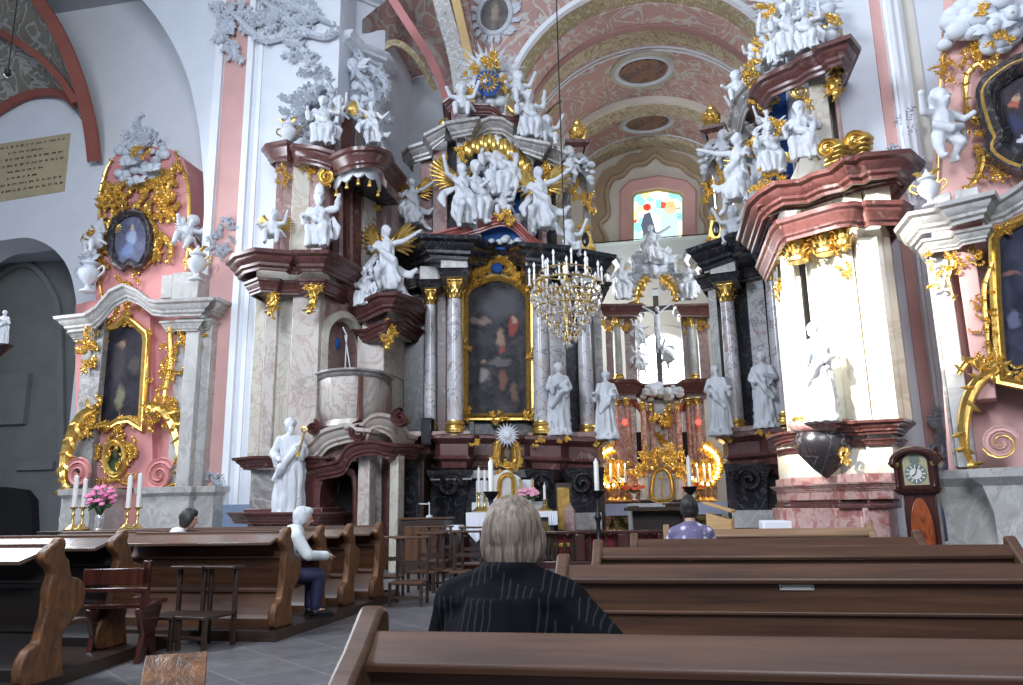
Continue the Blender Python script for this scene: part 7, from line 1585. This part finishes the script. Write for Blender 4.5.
z1_,z2_ = at(704,504,11).z,at(728,513,11).z; MB().add([(-.19,-.05,z1_),(.19,-.05,z2_),(.19,.4,z2_),(-.19,.4,z1_),(-.19,-.05,z1_+.035),(.19,-.05,z2_+.035),(.19,.4,z2_+.035),(-.19,.4,z1_+.035)],[(3,2,1,0),(4,5,6,7),(0,1,5,4),(1,2,6,5),(2,3,7,6),(3,0,4,7)]).build('reading_board',M['pine'],lc,bevel=.006)
t_,w_,h_ = pbox('side_table','small table under a bright white cloth beside the right pier','table',763,796,521,12.4,.6,'cloth')
t_,w_,h_ = pbox('loudspeaker','black loudspeaker box on the podium beside the left chancel altar columns','speaker',421,431,418,17.0,.3,'m_black',z0=at(426,445,17.0).z); MB().box(-w_+.03,w_-.03,-.012,0,.05,h_-.05).build('grille',M['iron'],t_,bevel=.004)
# dark cabinet left of the console, filling the shade under the pulpit
t_,w_,h_ = pbox('confessional','dark wooden confessional in the shade right of the pulpit','confessional',401,424,455,16.9,.5,'dark_wood',z0=0); MB().sweep([(-w_,.8),(-w_,0),(w_,0),(w_,.8)],cprof(.4),side=-1,M=Matrix.Translation((0,0,h_-.15))).build('cornice',M['dark_wood'],t_); MB().box(-w_+.1,w_-.1,-.02,0,.3,h_-.3).build('door',M['m_black'],t_,bevel=.02)
# ------------------------------------------------------------------ people
M['skin'] = plain('skin',(.50,.30,.22),.55); M['hair_grey'] = None
def hairmat(name,a,b):
    t = NT(name); v = t.coord((60,60,7)); n = t.noise(v,1.2,4,.6,.6); t.bump(n,.5,.01); return t.fin(t.ramp(n,[(.3,a),(.7,b)]),.5,0,.4)
def person(label, loc, rz, jac, tro, hair, s=1.0, look=(0,-1,-.1), lean=0.0, arms=None, vox=.014, shoes='iron', hairlen=.0, kneel=False, skin='skin', turn=0, collar=True, scy=1.0, neck=.0):
    """seated figure; local -y is the direction it faces, the origin is on the floor under the hips"""
    t = thing('person', label, 'person', loc, rz); t.scale = (s,s,s*scy)
    L = lambda x,y,z: (x, y-lean*max(0,z-.5)*1.2, z)
    lh, rh = arms or ((-.20,-.40,.62),(.20,-.40,.62))
    sh = [Vector(L(-.175,.02,.965)),Vector(L(.175,.02,.965))]
    def elb(a,h,sx):
        h = Vector(h); m = (a+h)/2; m += Vector((sx*.10,.06,-.10)); return m
    e = [elb(sh[0],lh,-1),elb(sh[1],rh,1)]
    hc = Vector(L(0,-.03,1.245-neck)); f = Vector(look)
    body = MB(); body.tube([L(0,.03,.46),L(0,.04,.62),L(0,.04,.85),L(0,.02,1.02)],[.14,.13,.14,.10],12)
    body.cap(L(0,.02,1.0),(hc.x,hc.y+.03,hc.z-.08),.062,.058,10)
    head(body,hc,.100,look,hair=False)
    for a,b,h in ((sh[0],e[0],lh),(sh[1],e[1],rh)):
        body.cap(a,b,.05,.042,8); body.cap(b,h,.042,.028,8); d = (Vector(h)-b).normalized(); side = d.cross(Vector((0,0,1))).normalized() if abs(d.z) < .95 else Vector((1,0,0)); p = Vector(h)+d*.035
        body.ell(p,(.042,.042,.032),8,6)
        for k in range(4): o = side*(k-1.5)*.021; q1_ = p+o+d*.055+Vector((0,0,-.010)); body.cap(p+o+d*.02,q1_,.010,.009,6); body.cap(q1_,q1_+d*.020+Vector((0,0,-.022+.003*k)),.009,.008,6)
        body.cap(p,p-side*.045+d*.035,.012,.010,6)
    kn = .46
    for sx in (-1,1):
        K = (sx*.13,-.42,.50); A = (sx*.12,-.40 if not kneel else -.1,.09); body.cap((sx*.09,.0,.50),K,.085,.065,10); body.cap(K,A,.06,.045,10); body.cap(A,(sx*.13,A[1]-.14,.05),.04,.035,8)
    mobj(remeshed(body,max(.010,vox*.8),M[skin] if isinstance(skin,str) else skin,'body',1),'body',t)
    j = MB(); j.tube([L(0,.03,.44),L(0,.05,.62),L(0,.05,.85),L(0,.03,.98)],[.19,.18,.19,.15],14); j.ell(L(0,.03,.98),(.215,.125,.085),14,8); j.ell(L(0,.045,.86),(.225,.14,.18),14,8); j.ell(L(0,.04,.62),(.205,.15,.2),14,8)
    for a,b,h in ((sh[0],e[0],lh),(sh[1],e[1],rh)): j.cap(a,b,.082,.068,10); j.cap(b,Vector(b).lerp(Vector(h),.92),.066,.05,10)
    for a in sh: j.cap(L(0,.03,1.03),a,.085,.085,10)
    if collar: j.lathe([(.12,-.06),(.10,.0),(.088,.05),(.07,.055)],L(0,.02,1.045),14)
    me = remeshed(j,vox,M[jac] if isinstance(jac,str) else jac,'jacket',1); folds(me,.010,1.02,5,3,.3); mobj(me,'jacket',t)
    p = MB()
    for sx in (-1,1): p.cap((sx*.09,.02,.50),(sx*.13,-.42,.50),.105,.082,10); p.cap((sx*.13,-.42,.50),(sx*.12,-.40 if not kneel else -.12,.13),.08,.062,10)
    p.ell((0,.03,.50),(.19,.16,.12),12,8); mobj(remeshed(p,vox,M[tro] if isinstance(tro,str) else tro,'trousers',1),'trousers',t)
    for sx in (-1,1):
        ay = -.40 if not kneel else -.1; MB().cap((sx*.12,ay,.06),(sx*.13,ay-.17,.045),.052,.042,10).box(sx*.125-.045,sx*.125+.045,ay-.20,ay+.05,0,.03).build('shoe',M[shoes],t,smooth=60)
    h_ = MB(); R = Vector((0,-1,0)).rotation_difference(Vector((f.x,f.y,0)).normalized()).to_matrix()
    def q(x,y,z): return hc+R@Vector((x,y,z))
    h_.ell(q(0,.018,.028),(.098,.108,.118),16,12); h_.ell(q(0,.045,-.03),(.088,.075,.10),14,10); h_.ell(q(0,-.045,.075),(.075,.06,.055),12,8)
    for sx in (-1,1): h_.ell(q(sx*.080,.01,-.01),(.024,.055,.075),8,6)
    if hairlen: h_.ell(q(0,.05,-.09-hairlen),(.082,.06,.09),12,8)
    me = remeshed(h_,max(.008,vox*.6),hair,'hair',1)
    for v in me.vertices: c_ = v.co; v.co = c_+Vector(v.normal)*.006*noise.noise(Vector((c_.x*45,c_.y*45,c_.z*9)))
    mobj(me,'hair',t)
    return t
tj = NT('dark_quilted_jacket'); vv = tj.coord((1,1,1)); wv = tj.n('ShaderNodeTexWave', wave_type='BANDS', bands_direction='X'); wv.inputs['Scale'].default_value = 14; wv.inputs['Distortion'].default_value = 2.5; tj.l(vv, wv.inputs[0])
ck2 = tj.n('ShaderNodeTexChecker'); ck2.inputs['Scale'].default_value = 9; tj.l(vv,ck2.inputs[0]); mk = tj.math('MULTIPLY',tj.ramp(wv.outputs['Fac'],[(.80,(0,0,0)),(.95,(1,1,1))]),ck2.outputs['Fac'])
M['jkt'] = tj.fin(tj.mix(mk,(.004,.0044,.006),(.018,.020,.026)),.85,0,.08)
q = at(509,545,2.36); MANY = 2.45
hx = at(511,540,MANY).x
man = person('person seen from behind with thick grey blond hair and a dark stitched jacket',(hx,MANY,0.02),pi-.1,'jkt','iron',hairmat('grey_blond_hair',(.060,.043,.032),(.30,.235,.18)),s=.985,look=(.1,-1,.0),vox=.009,arms=((-.40,.04,.78),(.22,-.42,.60)),hairlen=-.03,neck=.085)
M['wjk'] = plaster('pale_jacket',(.62,.66,.66),.08,.8,8); M['wsh'] = plaster('white_shirt',(.70,.74,.82),.06,.8,8); M['navy'] = plain('navy_trousers',(.012,.014,.05),.7)
q = at(279,560,e3.y+.42); p2_ = person('white haired person in a pale jacket leaning forward in the left pews',(q.x,q.y,.10),pi-.85,'wjk','navy',hairmat('white_hair',(.38,.40,.42),(.66,.68,.70)),s=.98,look=(-.2,-1,-.25),lean=.28,arms=((-.10,-.52,.72),(.12,-.54,.70)),vox=.014,neck=.06,scy=.93)
q = at(166,540,8.6); p3_ = person('dark haired person in a white shirt bowed behind the long left pew',(q.x-.08,8.6,.02),pi-1.1,'wsh','navy',hairmat('black_hair',(.012,.010,.010),(.05,.045,.04)),s=.96,look=(0,-1,-.2),lean=.35,arms=((-.08,-.62,.82),(.10,-.66,.84)),vox=.016,neck=.04)
tp = NT('violet_patterned_cloth'); vo = tp.n('ShaderNodeTexVoronoi'); vo.inputs['Scale'].default_value = 11; tp.l(tp.coord(),vo.inputs[0]); M['pat'] = tp.fin(tp.ramp(vo.outputs[0],[(.25,(.55,.50,.60)),(.4,(.13,.11,.20))]),.8)
q = at(690,520,8.7); p4_ = person('dark haired person in a violet patterned top seated far ahead by the lectern',(q.x,8.7,.02),pi,'pat','navy',hairmat('black_hair_far',(.010,.008,.008),(.03,.026,.024)),s=.96,vox=.016)
q = at(8,70,11.5); k = thing('pendant_lamp','thin dark hanging cord with a small lamp at the upper left edge','lamp',q)
MB().tube([(0,0,0),(0,0,5)],.012,5).build('cord',M['iron'],k); MB().lathe([(.02,-.16),(.07,-.10),(.06,0),(.02,.03)],(0,0,0),10).build('lamp_shade',M['iron'],k)
# ------------------------------------------------------------------ light
w = bpy.data.worlds.new('sky'); scene.world = w; w.use_nodes = True
bg = w.node_tree.nodes['Background']; bg.inputs[0].default_value = (.62,.74,1.0,1); bg.inputs[1].default_value = .27
def area(name, loc, target, sx, sy, watts, col):
    d = bpy.data.lights.new(name,'AREA'); d.shape = 'RECTANGLE'; d.size = sx; d.size_y = sy; d.energy = watts; d.color = col
    o = bpy.data.objects.new(name, d); COL.objects.link(o); o.location = loc
    o.rotation_euler = (Vector(target)-Vector(loc)).to_track_quat('-Z','Y').to_euler(); return o
area('window_light_left', (-9,2,11), (0,13,5), 3, 5, 1700, (.80,.88,1))
area('window_light_rear', (1,-5,10), (-2,14,5), 5, 6, 1500, (.85,.91,1))
area('added_light_chancel_right', (CX+RR+.2,23,9), (CX-3,21,6), 2, 5, 350, (.85,.92,1))  # unseen light added at the right side to brighten the chancel
area('added_light_chancel_left', (CX-RR-.2,27,8), (CX+3,26,6), 2, 4, 350, (.85,.92,1))  # added fill from the left chancel side, no known window there
s = bpy.data.lights.new('sun_beam','SPOT'); s.energy = 46000; s.spot_size = radians(17); s.spot_blend = .5; s.shadow_soft_size = .25; s.color = (1,.97,.92)
area('window_light_aisle', (-16.5,13.5,8.0), (-5,6,1), 5, 6, 1100, (.88,.93,1))
so = bpy.data.objects.new('sun_beam', s); COL.objects.link(so); so.location = (-7.5,1.0,9.5); so.rotation_euler = (at(845,330,12)-so.location).to_track_quat('-Z','Y').to_euler()
vs = scene.view_settings; vs.view_transform = 'Standard'; vs.look = 'None'; vs.gamma = 1; vs.use_curve_mapping = False; vs.exposure = .28
scene.cycles.max_bounces = 6; scene.cycles.use_denoising = True
